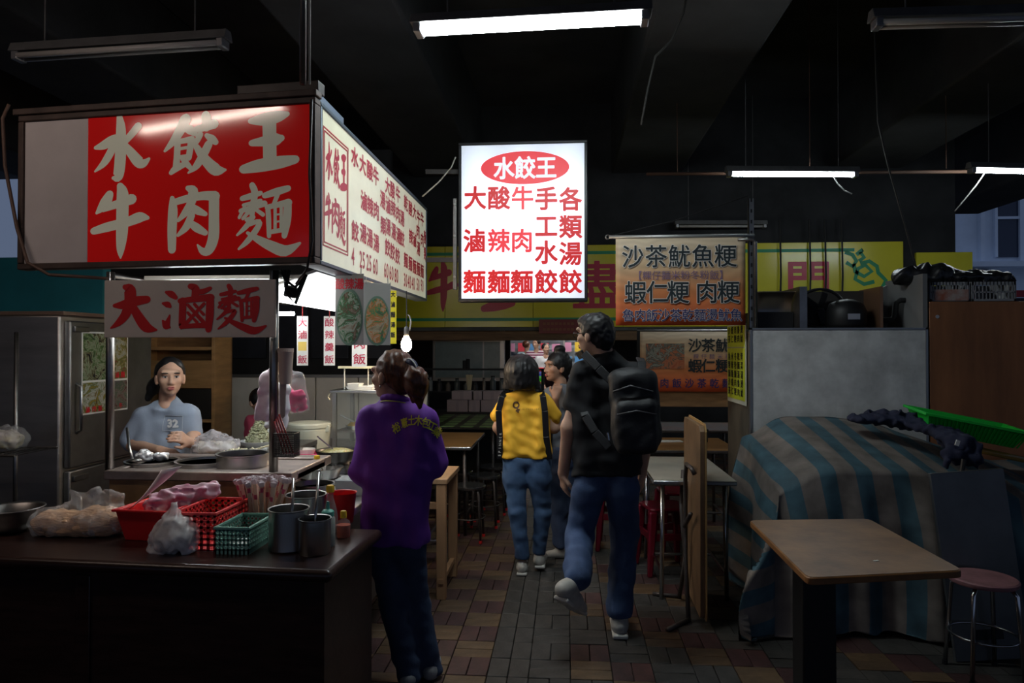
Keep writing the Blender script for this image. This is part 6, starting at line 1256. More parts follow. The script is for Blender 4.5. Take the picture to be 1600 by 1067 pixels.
def face(T, m, s, par, brow=hair_blk):
    ro = m.to_euler()
    def el(nm, mat, x, y, z, r): o = MB().ell((0, 0, 0), tuple(q*s for q in r), 12, 8).build(nm, mat, par, smooth=True); o.location = T(x, y, z); o.rotation_euler = ro; return o
    for sx in (-1, 1):
        e = el('eye', eye_w, sx*.031, -.079, .006, (.0145, .008, .0062)); i = MB().ell((0, -.0055*s, 0), (.0062*s, .0035*s, .0062*s), 10, 6).build('iris', eye_b, e, smooth=True)
        el('eyebrow', brow, sx*.032, -.088, .030, (.020, .006, .0042)); el('upper_lid', brow, sx*.031, -.0835, .0125, (.0165, .005, .0028))
    el('upper_lip', lip, 0, -.0965, -.056, (.021, .007, .0055)); el('lower_lip', lip, 0, -.0955, -.066, (.018, .007, .0068))
class Fig:
    def __init__(s, label, Y, px, group=None):
        p = at(px, 800, Y); s.Y = Y; s.t = thing('person', label, 'person', (p.x, Y, 0), 0, group); s.o = V3((p.x, Y, 0)); s.body = []
    def j(s, px, py, dy=0): v = at(px, py, s.Y + dy) - s.o; return (v.x, v.y, v.z)
    def make(s, name, prims, mat, **k): return sdf_obj(name, prims, mat, s.t, **k)
def add(*ps): return tuple(sum(c) for c in zip(*ps))
def torso(sl, sr, hl, hr, rs, rw, rh, k=.03, waist=None, neck=None, nr=.034):
    """torso from shoulders to hips, kept slim in the blend"""
    ml = tuple((a*.42 + b*.58) for a, b in zip(sl, hl)); mr = tuple((a*.42 + b*.58) for a, b in zip(sr, hr)); cx = [(a + b)/2 for a, b in zip(ml, mr)]
    w = waist or .9; ml = (cx[0] + (ml[0] - cx[0])*w, ml[1], ml[2]); mr = (cx[0] + (mr[0] - cx[0])*w, mr[1], mr[2]); mc = tuple((a + b)/2 for a, b in zip(sl, sr)); hc = tuple((a + b)/2 for a, b in zip(hl, hr))
    nk = neck or (mc[0], mc[1] + .005, mc[2] + .045); dn = lambda p: (p[0]*.8 + mc[0]*.2, p[1], p[2] - .05)
    return [('c', sl, ml, rs, rw, k), ('c', sr, mr, rs, rw, k), ('c', ml, hl, rw, rh, k), ('c', mr, hr, rw, rh, k), ('c', dn(sl), dn(sr), rs, rs, k), ('c', (mc[0], mc[1], mc[2] - .08), hc, rs*1.05, rh, k), ('c', nk, sl, nr, rs*.82, k), ('c', nk, sr, nr, rs*.82, k)]
def project(parent, name, mesh_ob, chars, mat, off=.003, bold=.01, dirn=(0, 1, 0)):
    """lettering printed on a garment: glyph corners are dropped on to the cloth"""
    bv = BVHTree.FromPolygons([v.co for v in mesh_ob.data.vertices], [p.vertices for p in mesh_ob.data.polygons]); b = MB()
    for ch, cx, cz, w, h, rot in chars:
        vs, fs = glyph(ch, bold); out = []
        for p in vs:
            x = cx + (p[0]*math.cos(rot) - p[1]*math.sin(rot))*w; z = cz + (p[0]*math.sin(rot) + p[1]*math.cos(rot))*h
            hit = bv.ray_cast(V3((x, -1.5, z)), V3(dirn)); out.append((hit[0] + hit[1]*(off + p[2])) if hit[0] else V3((x, 0, z)))
        b.add(out, fs)
    return b.build(name, mat, parent)

# ---------------------------------------------------- woman in the purple shirt
f = Fig('ponytailed woman in a purple polo shirt and jeans at the counter, seen from behind', 3.25, 640); j = f.j
hc = j(611, 588); hp, T, m = head(hc, R(-120), .95); sl, sr = j(592, 655), j(658, 657, -.02); hl, hr = j(597, 840), j(640, 842)
el_, er = j(566, 738, .0), j(681, 725, .02); wl_, wr = j(592, 756, .26), j(650, 742, .28)
kl, kr = j(616, 950, -.02), j(652, 945, .05); al, ar = j(640, 1058, 0), j(674, 1048, .08)
body = hp + [('c', j(616, 612), j(621, 650), .048, .044)] + torso(sl, sr, hl, hr, .042, .055, .058) + [('c', sl, el_, .038, .036), ('c', el_, wl_, .04, .027), ('c', sr, er, .042, .038), ('c', er, wr, .036, .027)]
body += [('c', hl, kl, .055, .042), ('c', kl, al, .042, .036), ('c', hr, kr, .055, .042), ('c', kr, ar, .042, .036)] + hand(wl_, (.2, .8, .1), (.8, 0, -.5), 1, .95) + hand(wr, (-.3, .8, .1), (-.8, 0, -.5), -1, .95)
f.make('body', body, skin_tan, h=.0065); face(T, m, .95, f.t, hair_brn)
purple = M('shirt_purple', (.15, .032, .33), .75, var=.12, scale=8, bump=.12, bscale=200)
sh_l, sh_r = j(585, 657), j(660, 659, -.02)
shirt = torso(sh_l, sh_r, j(600, 790), j(636, 794), .070, .090, .098, .035, .95, neck=j(619, 634), nr=.062) + [('c', j(600, 790), j(597, 834), .098, .100), ('c', j(636, 790), j(638, 838), .098, .100), ('c', j(617, 800), j(617, 836), .105, .105), ('c', j(582, 660), el_, .062, .056, .03), ('c', el_, j(588, 748, .2), .056, .042, .03), ('c', j(664, 662), er, .062, .054, .03), ('c', er, j(652, 742, .22), .052, .040, .03)]
so_ = f.make('polo_shirt', shirt, purple, h=.008, wrinkle=.0065, wscale=22, wdir=(1, 1, .45), seed=3, cut=[(j(612, 846), (0, 0, -1)), (j(616, 623), (0, .1, 1))])
ycol = M('piping_yellow', (.50, .46, .08), .6)
cc = V3(j(619, 626)); f.make('collar', [('c', tuple(cc + V3((.060*math.cos(a_), .058*math.sin(a_), .004 - .018*math.sin(a_ + .3)))), tuple(cc + V3((.060*math.cos(a_ + .42), .058*math.sin(a_ + .42), .004 - .018*math.sin(a_ + .72)))), .013, .013, .01) for a_ in [i*.42 for i in range(15)]], purple, h=.006)
MB().tube([cc + V3((.072*math.cos(a_), .071*math.sin(a_), -.014 - .018*math.sin(a_ + .3))) for a_ in [i*2*math.pi/32 for i in range(33)]], .0028, 6, False).build('yellow_piping', ycol, f.t, smooth=True)
chs = []
for c, px, py, ro in zip('裕憲土木包工業', (616, 629, 641, 652, 663, 671, 677), (670, 662, 658, 658, 662, 668, 678), (.5, .22, .08, -.05, -.25, -.5, -.75)):
    v = j(px, py, -.12); chs.append((c, v[0], v[2], .037, .048, ro))
project(f.t, 'back_lettering', so_, chs, M('thread_yellow', (.75, .66, .06), .6), .003, .02)
f.make('jeans', [('c', j(603, 830), j(601, 860), .085, .085), ('c', j(634, 830), j(636, 860), .085, .085), ('c', j(601, 855), kl, .086, .062), ('c', kl, al, .062, .056), ('c', j(636, 855), kr, .084, .060), ('c', kr, ar, .060, .054), ('c', j(603, 845), j(636, 845), .085, .085)], jean_dk, h=.009, k=.03, wrinkle=.0035, wscale=26, seed=5, wdir=(.6, .6, 1), cut=[(add(al, (0, 0, -.012)), (0, 0, -1))])
for nm, a_, dx in (('shoe', al, 0), ('shoe', ar, .01)):
    b = (a_[0], a_[1], .03); f.make(nm, [('c', add(b, (0, -.03, .01)), add(b, (dx - .02, .10, .0)), .038, .033), ('c', add(b, (dx - .02, .10, 0)), add(b, (dx - .02, .14, -.005)), .034, .026), ('c', b, add(b, (0, 0, .06)), .037, .04)], shoe_g, h=.008, k=.03, cut=[((0, 0, .002), (0, 0, -1))])
H = V3(hc); f.make('hair', [('e', tuple(H + V3((.020, -.008, .030))), (.078, .100, .098), .02, (0, 0, R(-120))), ('e', tuple(H + V3((.055, -.020, -.012))), (.058, .066, .08), .02), ('c', j(640, 575, -.07), j(652, 600, -.10), .032, .045, .03), ('c', j(650, 590, -.10), j(657, 612, -.10), .048, .03, .03), ('c', j(648, 600, -.10), j(656, 636, -.09), .034, .010, .02), ('c', j(640, 600, -.09), j(646, 628, -.08), .022, .008, .02)], hair_brn, h=.0065, k=.03, wrinkle=.004, wscale=60, wdir=(1, 1, .15), seed=2, cut=[(tuple(H + V3((-.012, .006, 0))), (-.87, .5, -1.0))])
tc_ = V3(j(643, 574, -.075)); MB().lathe([(.022, -.014), (.036, -.016), (.044, 0), (.036, .016), (.022, .014)], n=20).build('hair_tie', M('scrunchie_navy', (.015, .02, .06), .6), f.t, smooth=True).matrix_local = Matrix.Translation(tc_) @ Euler((R(-40), R(65), 0)).to_matrix().to_4x4()
MB().lathe([(.0445, -.003), (.046, 0), (.0445, .003)], n=20).build('white_band', paper, f.t).matrix_local = Matrix.Translation(tc_) @ Euler((R(-40), R(65), 0)).to_matrix().to_4x4()
MB().ell(T(.078, .004, -.046), (.005, .005, .005), 8, 6).build('earring', steel, f.t, smooth=True)

# ---------------------------------------------------- woman in the yellow shirt
f = Fig('woman with a black bob in a yellow T-shirt and jeans walking away', 4.9, 822); j = f.j
hc = j(815, 583); hp, T, m = head(hc, R(180), .92); sl, sr = j(793, 626), j(848, 627); hl, hr = j(805, 722), j(843, 722); el_, er = j(779, 668, .02), j(866, 668, .03); wl_, wr = j(788, 690, .22), j(860, 672, .24)
kl, kr = j(808, 800, -.02), j(848, 800, .05); al, ar = j(816, 872, 0), j(842, 866, .10)
f.make('body', hp + [('c', j(817, 600), j(820, 625), .046, .042)] + torso(sl, sr, hl, hr, .036, .045, .055) + [('c', j(788, 634), el_, .036, .036), ('c', el_, wl_, .038, .026), ('c', j(854, 634), er, .036, .036), ('c', er, wr, .038, .026), ('c', hl, kl, .055, .042), ('c', kl, al, .042, .034), ('c', hr, kr, .055, .042), ('c', kr, ar, .042, .034)] + hand(wl_, (.4, .8, .3), (.8, 0, 0), 1, .9) + hand(wr, (-.4, .8, .3), (-.8, 0, 0), -1, .9), skin, h=.0075)
yel_s = M('shirt_yellow', (.86, .46, .03), .75, var=.06, scale=6, bump=.08, bscale=200)
so_ = f.make('t_shirt', torso(j(795, 630), j(846, 630), j(803, 706), j(840, 706), .062, .082, .092, .03, .92, neck=j(819, 616), nr=.056) + [('c', j(803, 700), j(803, 718), .092, .092), ('c', j(840, 700), j(840, 718), .092, .092), ('c', j(791, 628), j(777, 650, .02), .055, .052, .02), ('c', j(850, 628), j(866, 650, .02), .055, .052, .02)], yel_s, h=.009, wrinkle=.006, wscale=30, wdir=(.4, .5, 1), seed=7, cut=[(j(820, 714), (0, 0, -1)), (j(818, 609), (0, -.2, 1))])
ck = M('ink_brown', (.10, .04, .01), .6); v = j(806, 635); chs = [(c, j(815 + 3.0*i, 638)[0], j(815, 638)[2], .016, .016, 0) for i, c in enumerate('so-fashion')]; project(f.t, 'chest_print', so_, chs, ck, .003, .0)
project(f.t, 'symbol_print', so_, [('♀', j(806, 635)[0], j(806, 635)[2], .07, .075, .35)], ck, .003, .02)
f.make('jeans', [('c', j(806, 715), j(839, 715), .084, .084), ('c', j(805, 722), j(805, 748), .088, .088), ('c', j(842, 722), j(842, 748), .088, .088), ('c', j(805, 745), kl, .082, .060), ('c', kl, add(al, (0, 0, .02)), .060, .049), ('c', j(842, 745), kr, .082, .060), ('c', kr, add(ar, (0, 0, .02)), .060, .047)], jean_lt, h=.009, k=.022, wrinkle=.0035, wscale=28, seed=15, wdir=(.6, .6, 1), cut=[(j(820, 712), (0, 0, 1)), (add(al, (0, 0, -.0)), (0, 0, -1))])
for a_, tw, zl in ((al, 0, 0), (ar, .03, .022)):
    b = (a_[0], a_[1], .04 + zl); f.make('shoe', [('c', add(b, (0, -.02, .005)), add(b, (tw, .13, -.005)), .036, .03), ('c', b, add(b, (0, 0, .04)), .035, .033)], shoe_w, h=.008, k=.03, cut=[((0, 0, zl + .012), (0, 0, -1))]); MB().bx(-.036, .036, -.058, .15, 0, .02).build('sole', sole, f.t, bevel=.008, loc=(b[0] + tw*.3, b[1], zl))
H = V3(hc); f.make('hair', [('e', tuple(H + V3((0, -.005, .03))), (.112, .112, .105), .03), ('c', tuple(H + V3((0, -.02, .0))), tuple(H + V3((0, -.02, -.055))), .108, .102, .03), ('c', tuple(H + V3((-.05, -.01, .0))), tuple(H + V3((-.085, .0, -.10))), .065, .048, .03), ('c', tuple(H + V3((.05, -.01, .0))), tuple(H + V3((.085, .0, -.10))), .065, .048, .03), ('c', tuple(H + V3((-.03, -.045, -.05))), tuple(H + V3((.03, -.045, -.05))), .06, .06, .03)], hair_blk, h=.007, wrinkle=.003, wscale=70, wdir=(1, 1, .1), seed=4, cut=[(tuple(H + V3((0, .055, 0))), (0, 1, .1)), (tuple(H + V3((0, 0, -.112))), (0, 0, -1))])
strap = M('strap_black', (.012, .012, .014), .35)
for xs in ((790, 781, 783, 788), (846, 852, 854, 857)):
    pts = [add(j(xs[0] + (0 if xs[0] < 800 else 0), 613), (0, .02, 0)), add(j(xs[0] - (4 if xs[0] < 800 else -3), 618), (0, -.085, .0)), add(j(xs[1], 640), (0, -.092, 0)), add(j(xs[2], 680), (0, -.085, 0)), add(j(xs[3] - (6 if xs[0] < 800 else -2), 715), (0, -.06, 0))]
    b = MB()
    for a_, c_ in zip(pts[:-1], pts[1:]): b.bar(a_, c_, .042, .012, up=(0, 1, .01))
    b.build('shoulder_strap', strap, f.t, bevel=.004)
lx = []
for i, c in enumerate('SPINNER'): v = add(j(782.5 + i*.3, 708 - i*5.5), (0, -.098, 0)); lx.append((c, v[0], v[2], .024, .024))
b = MB()
for ch, cx, cz, w, h in lx:
    vs, fs = glyph(ch, .01); b.add([(cx - p[1]*w, -.102 - p[2], cz + p[0]*h) for p in vs], fs)
b.build('strap_lettering', paper, f.t)

# ---------------------------------------------------- man in black
f = Fig('tall man in a black T-shirt and jeans with a black backpack walking away', 3.9, 945); j = f.j
hc = j(929, 524); hp, T, m = head(hc, R(-128), 1.0); sl, sr = j(918, 578), j(985, 580); hl, hr = j(922, 725), j(968, 725); el_, er = j(890, 668, .0), j(1012, 665, .06); wl_, wr = j(880, 738, .06), j(1002, 738, .12)
kl, kr = j(905, 838, .02), j(976, 838, .06); al, ar = j(903, 908, -.28), j(968, 955, .0)
f.make('body', hp + [('c', j(940, 545), j(948, 578), .058, .05)] + torso(j(916, 590), j(988, 592), hl, hr, .045, .06, .065) + [('c', j(910, 592), el_, .042, .044), ('c', el_, wl_, .045, .030), ('c', j(994, 594), er, .042, .044), ('c', er, wr, .045, .030), ('c', hl, kl, .075, .058), ('c', kl, al, .058, .042), ('c', hr, kr, .075, .058), ('c', kr, ar, .06, .042)] + hand(wl_, (.05, .12, -1), (.9, .35, 0), 1, 1.0, .38) + hand(wr, (0, .1, -1), (-.9, .3, 0), -1, 1.0, .38), skin, h=.0065)
face(T, m, 1.0, f.t)
blk = M('shirt_black', (.010, .011, .013), .85, var=.1, scale=8)
f.make('t_shirt', torso(j(914, 586), j(990, 588), j(924, 712), j(972, 712), .074, .096, .100, .035, .98, neck=j(946, 564), nr=.072) + [('c', j(924, 705), j(924, 742), .100, .102), ('c', j(972, 705), j(972, 742), .100, .102), ('c', j(948, 705), j(948, 742), .108, .108), ('c', j(909, 586), j(896, 630, .01), .066, .060, .03), ('c', j(996, 588), j(1008, 632, .05), .066, .060, .03)], blk, h=.009, wrinkle=.006, wscale=22, seed=17, cut=[(j(940, 741), (0, 0, -1)), (j(942, 549), (-.15, -.1, 1))])
f.make('jeans', [('c', j(926, 730), j(968, 730), .088, .088), ('c', j(924, 738), j(920, 770), .090, .088), ('c', j(970, 738), j(972, 770), .090, .088), ('c', j(920, 765), kl, .090, .076), ('c', kl, add(al, (0, 0, .02)), .076, .070), ('c', j(972, 765), kr, .090, .076), ('c', kr, add(ar, (0, 0, .01)), .076, .070)], jean, h=.009, k=.022, wrinkle=.005, wscale=24, seed=23, wdir=(.6, .6, 1), cut=[(add(ar, (0, 0, -.025)), (0, 0, -1))])
b = (ar[0], ar[1], .05); f.make('shoe', [('c', add(b, (0, -.03, .01)), add(b, (.01, .17, -.005)), .043, .036), ('c', b, add(b, (0, 0, .06)), .042, .042)], shoe_w, h=.008, k=.03, cut=[((0, 0, .016), (0, 0, -1))]); MB().bx(-.042, .042, -.075, .20, 0, .026).build('sole', sole, f.t, bevel=.010, loc=(b[0], b[1], 0))
p0, p1, p2 = V3(j(880, 921, -.36)), V3(j(896, 938, -.26)), V3(j(908, 950, -.14)); f.make('shoe', [('c', tuple(p0), tuple(p1), .043, .044), ('c', tuple(p1), tuple(p2), .044, .034), ('c', tuple(p0 + V3((.03, .03, .01))), al, .04, .045)], shoe_w, h=.008, k=.03)
MB().bar(p0 + V3((-.012, -.03, -.035)), p2 + V3((.0, .04, -.038)), .08, .022, up=(0, -.3, 1)).build('sole', sole, f.t, bevel=.008)
H = V3(hc); f.make('hair', [('e', tuple(H + V3((.018, -.008, .032))), (.094, .092, .094), .03, (0, 0, R(-128))), ('e', tuple(H + V3((.052, -.03, -.022))), (.058, .066, .068), .03), ('e', tuple(H + V3((-.03, .02, .075))), (.062, .06, .040), .03)], hair_blk, h=.007, k=.03, wrinkle=.003, wscale=70, seed=6, cut=[(tuple(H + V3((-.035, .02, 0))), (-1, .65, -1.0)), (tuple(H + V3((.05, 0, -.085))), (0, 0, -1))])
gm = Euler((0, 0, R(-128))).to_matrix(); b = MB()
for sx in (-1, 1):
    ring = [(sx*.034 + .024*math.cos(i*2*math.pi/16), -.103, .006 + .019*math.sin(i*2*math.pi/16)) for i in range(17)]; b.tube([gm @ V3(p) for p in ring], .0022, 5, False); b.tube([gm @ V3((sx*.058, -.100, .010)), gm @ V3((sx*.078, -.06, .012)), gm @ V3((sx*.082, .0, .008))], .0024, 5)
b.tube([gm @ V3((-.010, -.104, .010)), gm @ V3((.010, -.104, .010))], .002, 5); b.build('glasses', M('glasses_black', (.01, .01, .01), .3), f.t, loc=hc)
bpk = M('backpack_black', (.009, .010, .012), .6, bump=.15, bscale=60); bp_o = thing('backpack', 'black zipped backpack worn on the man\'s shoulders', 'backpack', (f.o.x, f.o.y, 0))
B = lambda px, py, dy=-.24: j(px, py, dy)
sdf_obj('main_bag', [('b', B(992, 640, -.21), (.125, .08, .205), .06, .03, (R(-4), R(-3), 0)), ('b', B(994, 668, -.285), (.105, .04, .135), .035, .03, (R(-4), R(-3), 0)), ('e', B(986, 592, -.2), (.10, .07, .05), .05)], bpk, bp_o, h=.010, k=.03, wrinkle=.004, wscale=25, seed=41)
MB().tube([B(958, 612, -.285), B(985, 603, -.30), B(1020, 612, -.285)], .006, 6).build('zip', M('zip_grey', (.05, .05, .055), .4), bp_o, smooth=True); MB().tube([B(964, 648, -.335), B(995, 642, -.335), B(1026, 648, -.335)], .005, 6).build('zip', M('zip_grey', (.05, .05, .055), .4), bp_o, smooth=True)
for px, py in ((949, 684), (982, 682)): MB().tube([B(px, py - 8, -.31), B(px + 2, py + 4, -.315)], .006, 6).build('zip_pull', chrome, bp_o)
for pts in ([(903, 556, .02), (912, 552, -.08), (935, 575, -.13), (958, 598, -.16)], [(1000, 560, .02), (1003, 566, -.1), (1002, 590, -.15)], [(908, 628, -.02), (915, 650, -.11), (930, 675, -.15), (952, 700, -.18)]):
    b = MB(); P = [j(*p) for p in pts]
    for a_, c_ in zip(P[:-1], P[1:]): b.bar(a_, c_, .045, .012, up=(0, 1, .02))
    b.build('shoulder_strap', bpk, bp_o, bevel=.004)
MB().tube([B(968, 592, -.14), B(973, 578, -.16), B(985, 578, -.16), B(990, 592, -.14)], .009, 6).build('grab_handle', bpk, bp_o, smooth=True)

# ---------------------------------------------------- woman in profile between them
f = Fig('dark haired woman in a grey top turning left beside the man in black', 5.35, 878); j = f.j
hc = j(870, 574); hp, T, m = head(hc, R(-62), .94); sl, sr = j(862, 620, .03), j(898, 622, -.02); hl, hr = j(866, 712), j(892, 712); wl_ = j(868, 622, -.15); el_ = j(868, 668, -.05); er, wr = j(905, 670), j(905, 715)
kl, kr = j(872, 790), j(890, 790, .05); al, ar = j(876, 852, -.05), j(892, 846, .1)
f.make('body', hp + [('c', j(876, 596), j(880, 622), .044, .04)] + torso(sl, sr, hl, hr, .038, .045, .055) + [('c', sl, el_, .036, .036), ('c', el_, wl_, .036, .025), ('c', sr, er, .044, .037), ('c', er, wr, .036, .025), ('c', hl, kl, .075, .052), ('c', kl, al, .05, .034), ('c', hr, kr, .075, .052), ('c', kr, ar, .05, .034)] + hand(wl_, (.2, .1, 1), (0, .8, 0), 1, .9, .8) + hand(wr, (0, 0, -1), (-1, 0, 0), -1, .9), skin_tan, h=.0075)
face(T, m, .94, f.t)
f.make('grey_top', torso(sl, sr, j(866, 690), j(892, 690), .074, .082, .088, .03, neck=j(880, 611), nr=.07) + [('c', sl, j(866, 650, -.03), .06, .056, .02), ('c', sr, j(902, 655), .06, .056, .02)], M('top_grey', (.13, .14, .16), .8, var=.1, scale=8), h=.010, wrinkle=.006, wscale=26, seed=9, cut=[(j(878, 704), (0, 0, -1)), (j(878, 600), (0, 0, 1))])
f.make('jeans', [('c', j(868, 705), j(890, 705), .09, .09), ('c', j(867, 715), kl, .088, .066), ('c', kl, al, .066, .055), ('c', j(891, 715), kr, .088, .066), ('c', kr, ar, .066, .055)], jean_dk, h=.010, k=.035, wrinkle=.006, wscale=26, seed=25, cut=[(add(al, (0, 0, -.01)), (0, 0, -1))])
for a_ in (al, ar): b = (a_[0], a_[1], .035); f.make('shoe', [('c', add(b, (.02, 0, .0)), add(b, (-.09, -.03, -.005)), .036, .028), ('c', b, add(b, (0, 0, .045)), .034, .034)], shoe_w, h=.009, k=.03, cut=[((0, 0, .003), (0, 0, -1))])
H = V3(hc); f.make('hair', [('e', tuple(H + V3((.018, .012, .034))), (.086, .098, .09), .03, (0, 0, R(-62))), ('e', tuple(H + V3((.05, .03, .0))), (.06, .07, .08), .03), ('e', tuple(H + V3((.02, .0, .135))), (.045, .045, .036), .02)], hair_blk, h=.008, wrinkle=.003, wscale=70, seed=10, cut=[(tuple(H + V3((-.032, -.018, 0))), (-1, -.55, -.9))])
MB().tube([j(868, 640, -.1), j(862, 680, -.1), j(861, 704, -.08)], .008, 6).build('bag_strap', strap, f.t, smooth=True)

# ---------------------------------------------------- the cook
f = Fig('woman in a pale blue T-shirt cooking behind the noodle stall', 4.1, 262); j = f.j
hc = j(266, 590); hp, T, m = head(hc, R(33), .98); sl, sr = j(230, 652), j(290, 650); hl, hr = j(236, 780), j(282, 780); el_, er = j(206, 694, -.02), j(302, 682, -.02); wl_, wr = j(250, 704, -.20), j(296, 692, -.18)
f.make('body', hp + [('c', j(262, 612, .02), j(260, 640, .03), .046, .046)] + torso(sl, sr, hl, hr, .040, .055, .06) + [('c', j(222, 655), el_, .036, .037), ('c', el_, wl_, .038, .026), ('c', j(295, 654), er, .036, .037), ('c', er, wr, .040, .027)] + hand(wl_, (.9, -.2, -.1), (0, .3, -1), -1, .95, .5) + hand(wr, (-.1, -.5, .3), (-1, 0, -.2), 1, .95, .8) + [('c', hl, j(240, 900), .085, .055), ('c', j(240, 900), j(242, 960, .02), .055, .045), ('c', hr, j(280, 900), .085, .055), ('c', j(280, 900), j(278, 960, .02), .055, .045), ('c', j(242, 955, .02), j(242, 958, -.12), .045, .035), ('c', j(278, 955, .02), j(278, 958, -.12), .045, .035)], skin, h=.0065)
face(T, m, .98, f.t)
shc = M('shirt_paleblue', (.28, .34, .43), .8, var=.06, scale=6, bump=.08, bscale=200)
so_ = f.make('t_shirt', torso(j(230, 652, .01), j(290, 650, .01), j(240, 740), j(282, 740), .068, .090, .100, .035, 1.0, neck=j(261, 634, .02), nr=.070) + [('c', j(240, 735), j(240, 790), .100, .11), ('c', j(282, 735), j(282, 790), .100, .11), ('c', j(222, 652), j(206, 688, -.0), .060, .064, .03), ('c', j(297, 650), j(301, 674, -.0), .060, .056, .03)], shc, h=.009, wrinkle=.007, wscale=22, wdir=(1, 1, .4), seed=19, cut=[(j(262, 628), (0, -.75, 1)), (j(262, 805), (0, 0, -1))])
f.make('trousers', [('c', j(240, 790), j(280, 790), .10, .10), ('c', j(240, 795), j(240, 900), .10, .07), ('c', j(240, 900), j(242, 945, .02), .07, .06), ('c', j(280, 795), j(280, 900), .10, .07), ('c', j(280, 900), j(278, 945, .02), .07, .06)], jean_dk, h=.012, k=.04)
pw_ = M('print_white', (.85, .87, .87), .6); project(f.t, 'chest_print', so_, [(c, j(x, 663, -.12)[0], j(x, 663, -.12)[2], .075, .062, .1) for c, x in (('3', 257), ('2', 267))], pw_, .004, .055)
bv = BVHTree.FromPolygons([v.co for v in so_.data.vertices], [p.vertices for p in so_.data.polygons]); b = MB(); cr_ = [(246, 651), (278, 651), (278, 675), (246, 675), (246, 651)]
for (x0, y0), (x1, y1) in zip(cr_[:-1], cr_[1:]):
    pts = []
    for k in range(9):
        v = j(x0 + (x1 - x0)*k/8, y0 + (y1 - y0)*k/8, -.12); h_ = bv.ray_cast(V3((v[0], -1.5, v[2])), V3((0, 1, 0))); pts.append(h_[0] + V3((0, -.003, 0)) if h_[0] else V3(v))
    b.tube(pts, .0022, 5)
b.build('print_frame', M('print_pale', (.42, .47, .53), .7), f.t)
H = V3(hc); mf_ = Euler((0, 0, R(33))).to_matrix(); G = lambda x, y, z: tuple(H + mf_ @ V3((x, y, z)))
f.make('hair', [('e', G(0, .026, .036), (.084, .094, .092), .03, (0, 0, R(33))), ('e', G(0, .05, .0), (.078, .07, .085), .03, (0, 0, R(33))), ('c', j(250, 590, .10), j(240, 606, .10), .035, .035), ('c', j(242, 602, .10), j(232, 622, .08), .035, .02)], hair_blk, h=.007, wrinkle=.002, wscale=40, seed=12, cut=[(G(0, -.050, .078), tuple(mf_ @ V3((0, -1, -.75))))])

# ---------------------------------------------------- helper half hidden behind the post, far passers-by
f = Fig('person in a pink top half hidden behind the hanging carrier bag', 5.95, 405); j = f.j
hc = j(404, 628); hp, T, m = head(hc, R(60), .92); sl, sr = j(398, 660), j(425, 662); hl, hr = j(402, 740), j(425, 740); er, wr = j(392, 690, -.05), j(402, 690, -.22)
f.make('body', hp + [('c', j(408, 642), j(410, 660), .045, .05)] + torso(sl, sr, hl, hr, .07, .07, .08) + [('c', sl, er, .042, .036), ('c', er, wr, .035, .026), ('c', hl, j(404, 880), .08, .05), ('c', hr, j(424, 880), .08, .05)] + hand(wr, (.2, -.8, -.3), (.5, 0, -.8), 1, .9), skin, h=.010)
f.make('pink_top', torso(sl, sr, hl, hr, .084, .085, .095) + [('c', sl, j(394, 678, -.03), .058, .05)], M('top_pink', (.45, .06, .12), .8), h=.012, wrinkle=.006, wscale=25, cut=[(j(410, 648), (0, 0, 1))])
H = V3(hc); f.make('hair', [('e', tuple(H + V3((0, .02, .03))), (.086, .1, .095)), ('e', tuple(H + V3((.02, .05, -.01))), (.07, .06, .09))], hair_blk, h=.012)
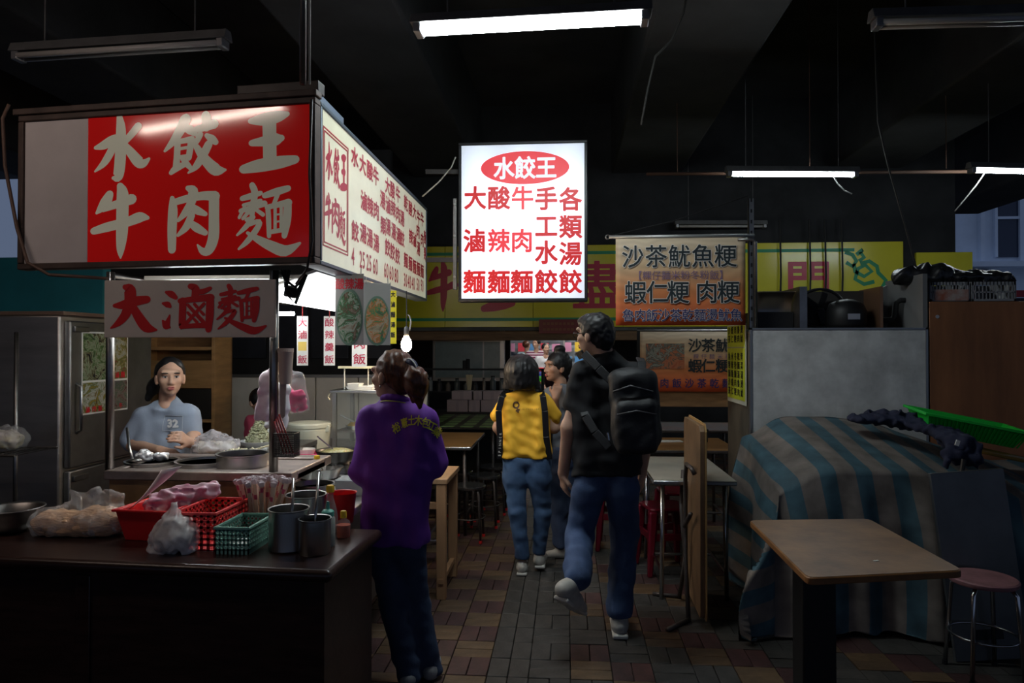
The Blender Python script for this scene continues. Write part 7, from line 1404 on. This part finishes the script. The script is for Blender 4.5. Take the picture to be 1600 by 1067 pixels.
def passer(label, px, py, Y, yaw, topc, top_h=1.62, hairc=hair_blk):
    f = Fig(label, Y, px, 'passers-by out on the street'); c = at(px, py, Y); X = 0; hz = c.z; s = .95
    hp, T, m = head((0, 0, hz), yaw, s); sh = hz - .22
    f.make('body', hp + [('c', (0, 0, hz - .08), (0, .01, sh), .045, .055)] + torso((-.14, 0, sh), (.14, 0, sh), (-.09, 0, sh - .52), (.09, 0, sh - .52), .06, .06, .07) + [('c', (-.18, 0, sh), (-.23, -.02, sh - .28), .042, .035), ('c', (-.23, -.02, sh - .28), (-.18, -.2, sh - .36), .034, .025), ('c', (.18, 0, sh), (.23, -.02, sh - .28), .042, .035), ('c', (.23, -.02, sh - .28), (.18, -.2, sh - .36), .034, .025), ('c', (-.09, 0, sh - .55), (-.10, 0, .06), .08, .045), ('c', (.09, 0, sh - .55), (.10, 0, .06), .08, .045), ('c', (-.1, .02, .035), (-.1, -.12, .035), .035, .035), ('c', (.1, .02, .035), (.1, -.12, .035), .035, .035)] + hand((-.18, -.2, sh - .36), (.2, -.9, 0), (0, 0, -1), 1, .9) + hand((.18, -.2, sh - .36), (-.2, -.9, 0), (0, 0, -1), -1, .9), skin, h=.013)
    f.make('top', torso((-.14, 0, sh), (.14, 0, sh), (-.10, 0, sh - .45), (.10, 0, sh - .45), .075, .08, .09) + [('c', (-.17, 0, sh), (-.21, -.01, sh - .2), .06, .052), ('c', (.17, 0, sh), (.21, -.01, sh - .2), .06, .052)], topc, h=.016, cut=[((0, 0, sh + .07), (0, 0, 1))])
    f.make('trousers', [('c', (-.09, 0, sh - .5), (.09, 0, sh - .5), .10, .10), ('c', (-.09, 0, sh - .52), (-.10, 0, .1), .095, .06), ('c', (.09, 0, sh - .52), (.10, 0, .1), .095, .06)], jean_dk, h=.018)
    mm = Euler((0, 0, yaw)).to_matrix(); o = mm @ V3((0, .03, .035)); f.make('hair', [('e', (o.x, o.y, hz + .035), (.088, .095, .09))], hairc, h=.014, cut=[((o.x*-1.6, o.y*-1.6, hz), tuple(mm @ V3((0, -1, -.7))))])
stripe = M('shirt_striped', (.62, .45, .55), .7)
ns = stripe.node_tree; w_ = ns.nodes.new('ShaderNodeTexWave'); w_.bands_direction = 'Z'; w_.inputs['Scale'].default_value = 5.5; tc2 = ns.nodes.new('ShaderNodeTexCoord'); ns.links.new(tc2.outputs['Object'], w_.inputs[0]); r_ = ns.nodes.new('ShaderNodeValToRGB'); r_.color_ramp.interpolation = 'CONSTANT'; r_.color_ramp.elements[0].color = (.20, .02, .08, 1); r_.color_ramp.elements[1].position = .5; r_.color_ramp.elements[1].color = (.75, .62, .68, 1); ns.links.new(w_.outputs[0], r_.inputs[0]); ns.links.new(r_.outputs[0], ns.nodes['Principled BSDF'].inputs['Base Color'])
passer('far passer-by in a white shirt out on the bright street', 853, 545, 15.0, R(20), M('shirt_white', (.7, .72, .75), .7))
passer('far passer-by in a striped shirt out on the bright street', 838, 537, 15.6, R(-30), stripe)
passer('far passer-by in a pale blue shirt beside the striped one', 823, 540, 16.4, R(150), M('shirt_cyan', (.45, .62, .72), .7), hairc=hair_brn)
passer('far passer-by in dark clothes at the street stand', 868, 560, 13.5, R(180), M('shirt_wine', (.12, .05, .07), .8))
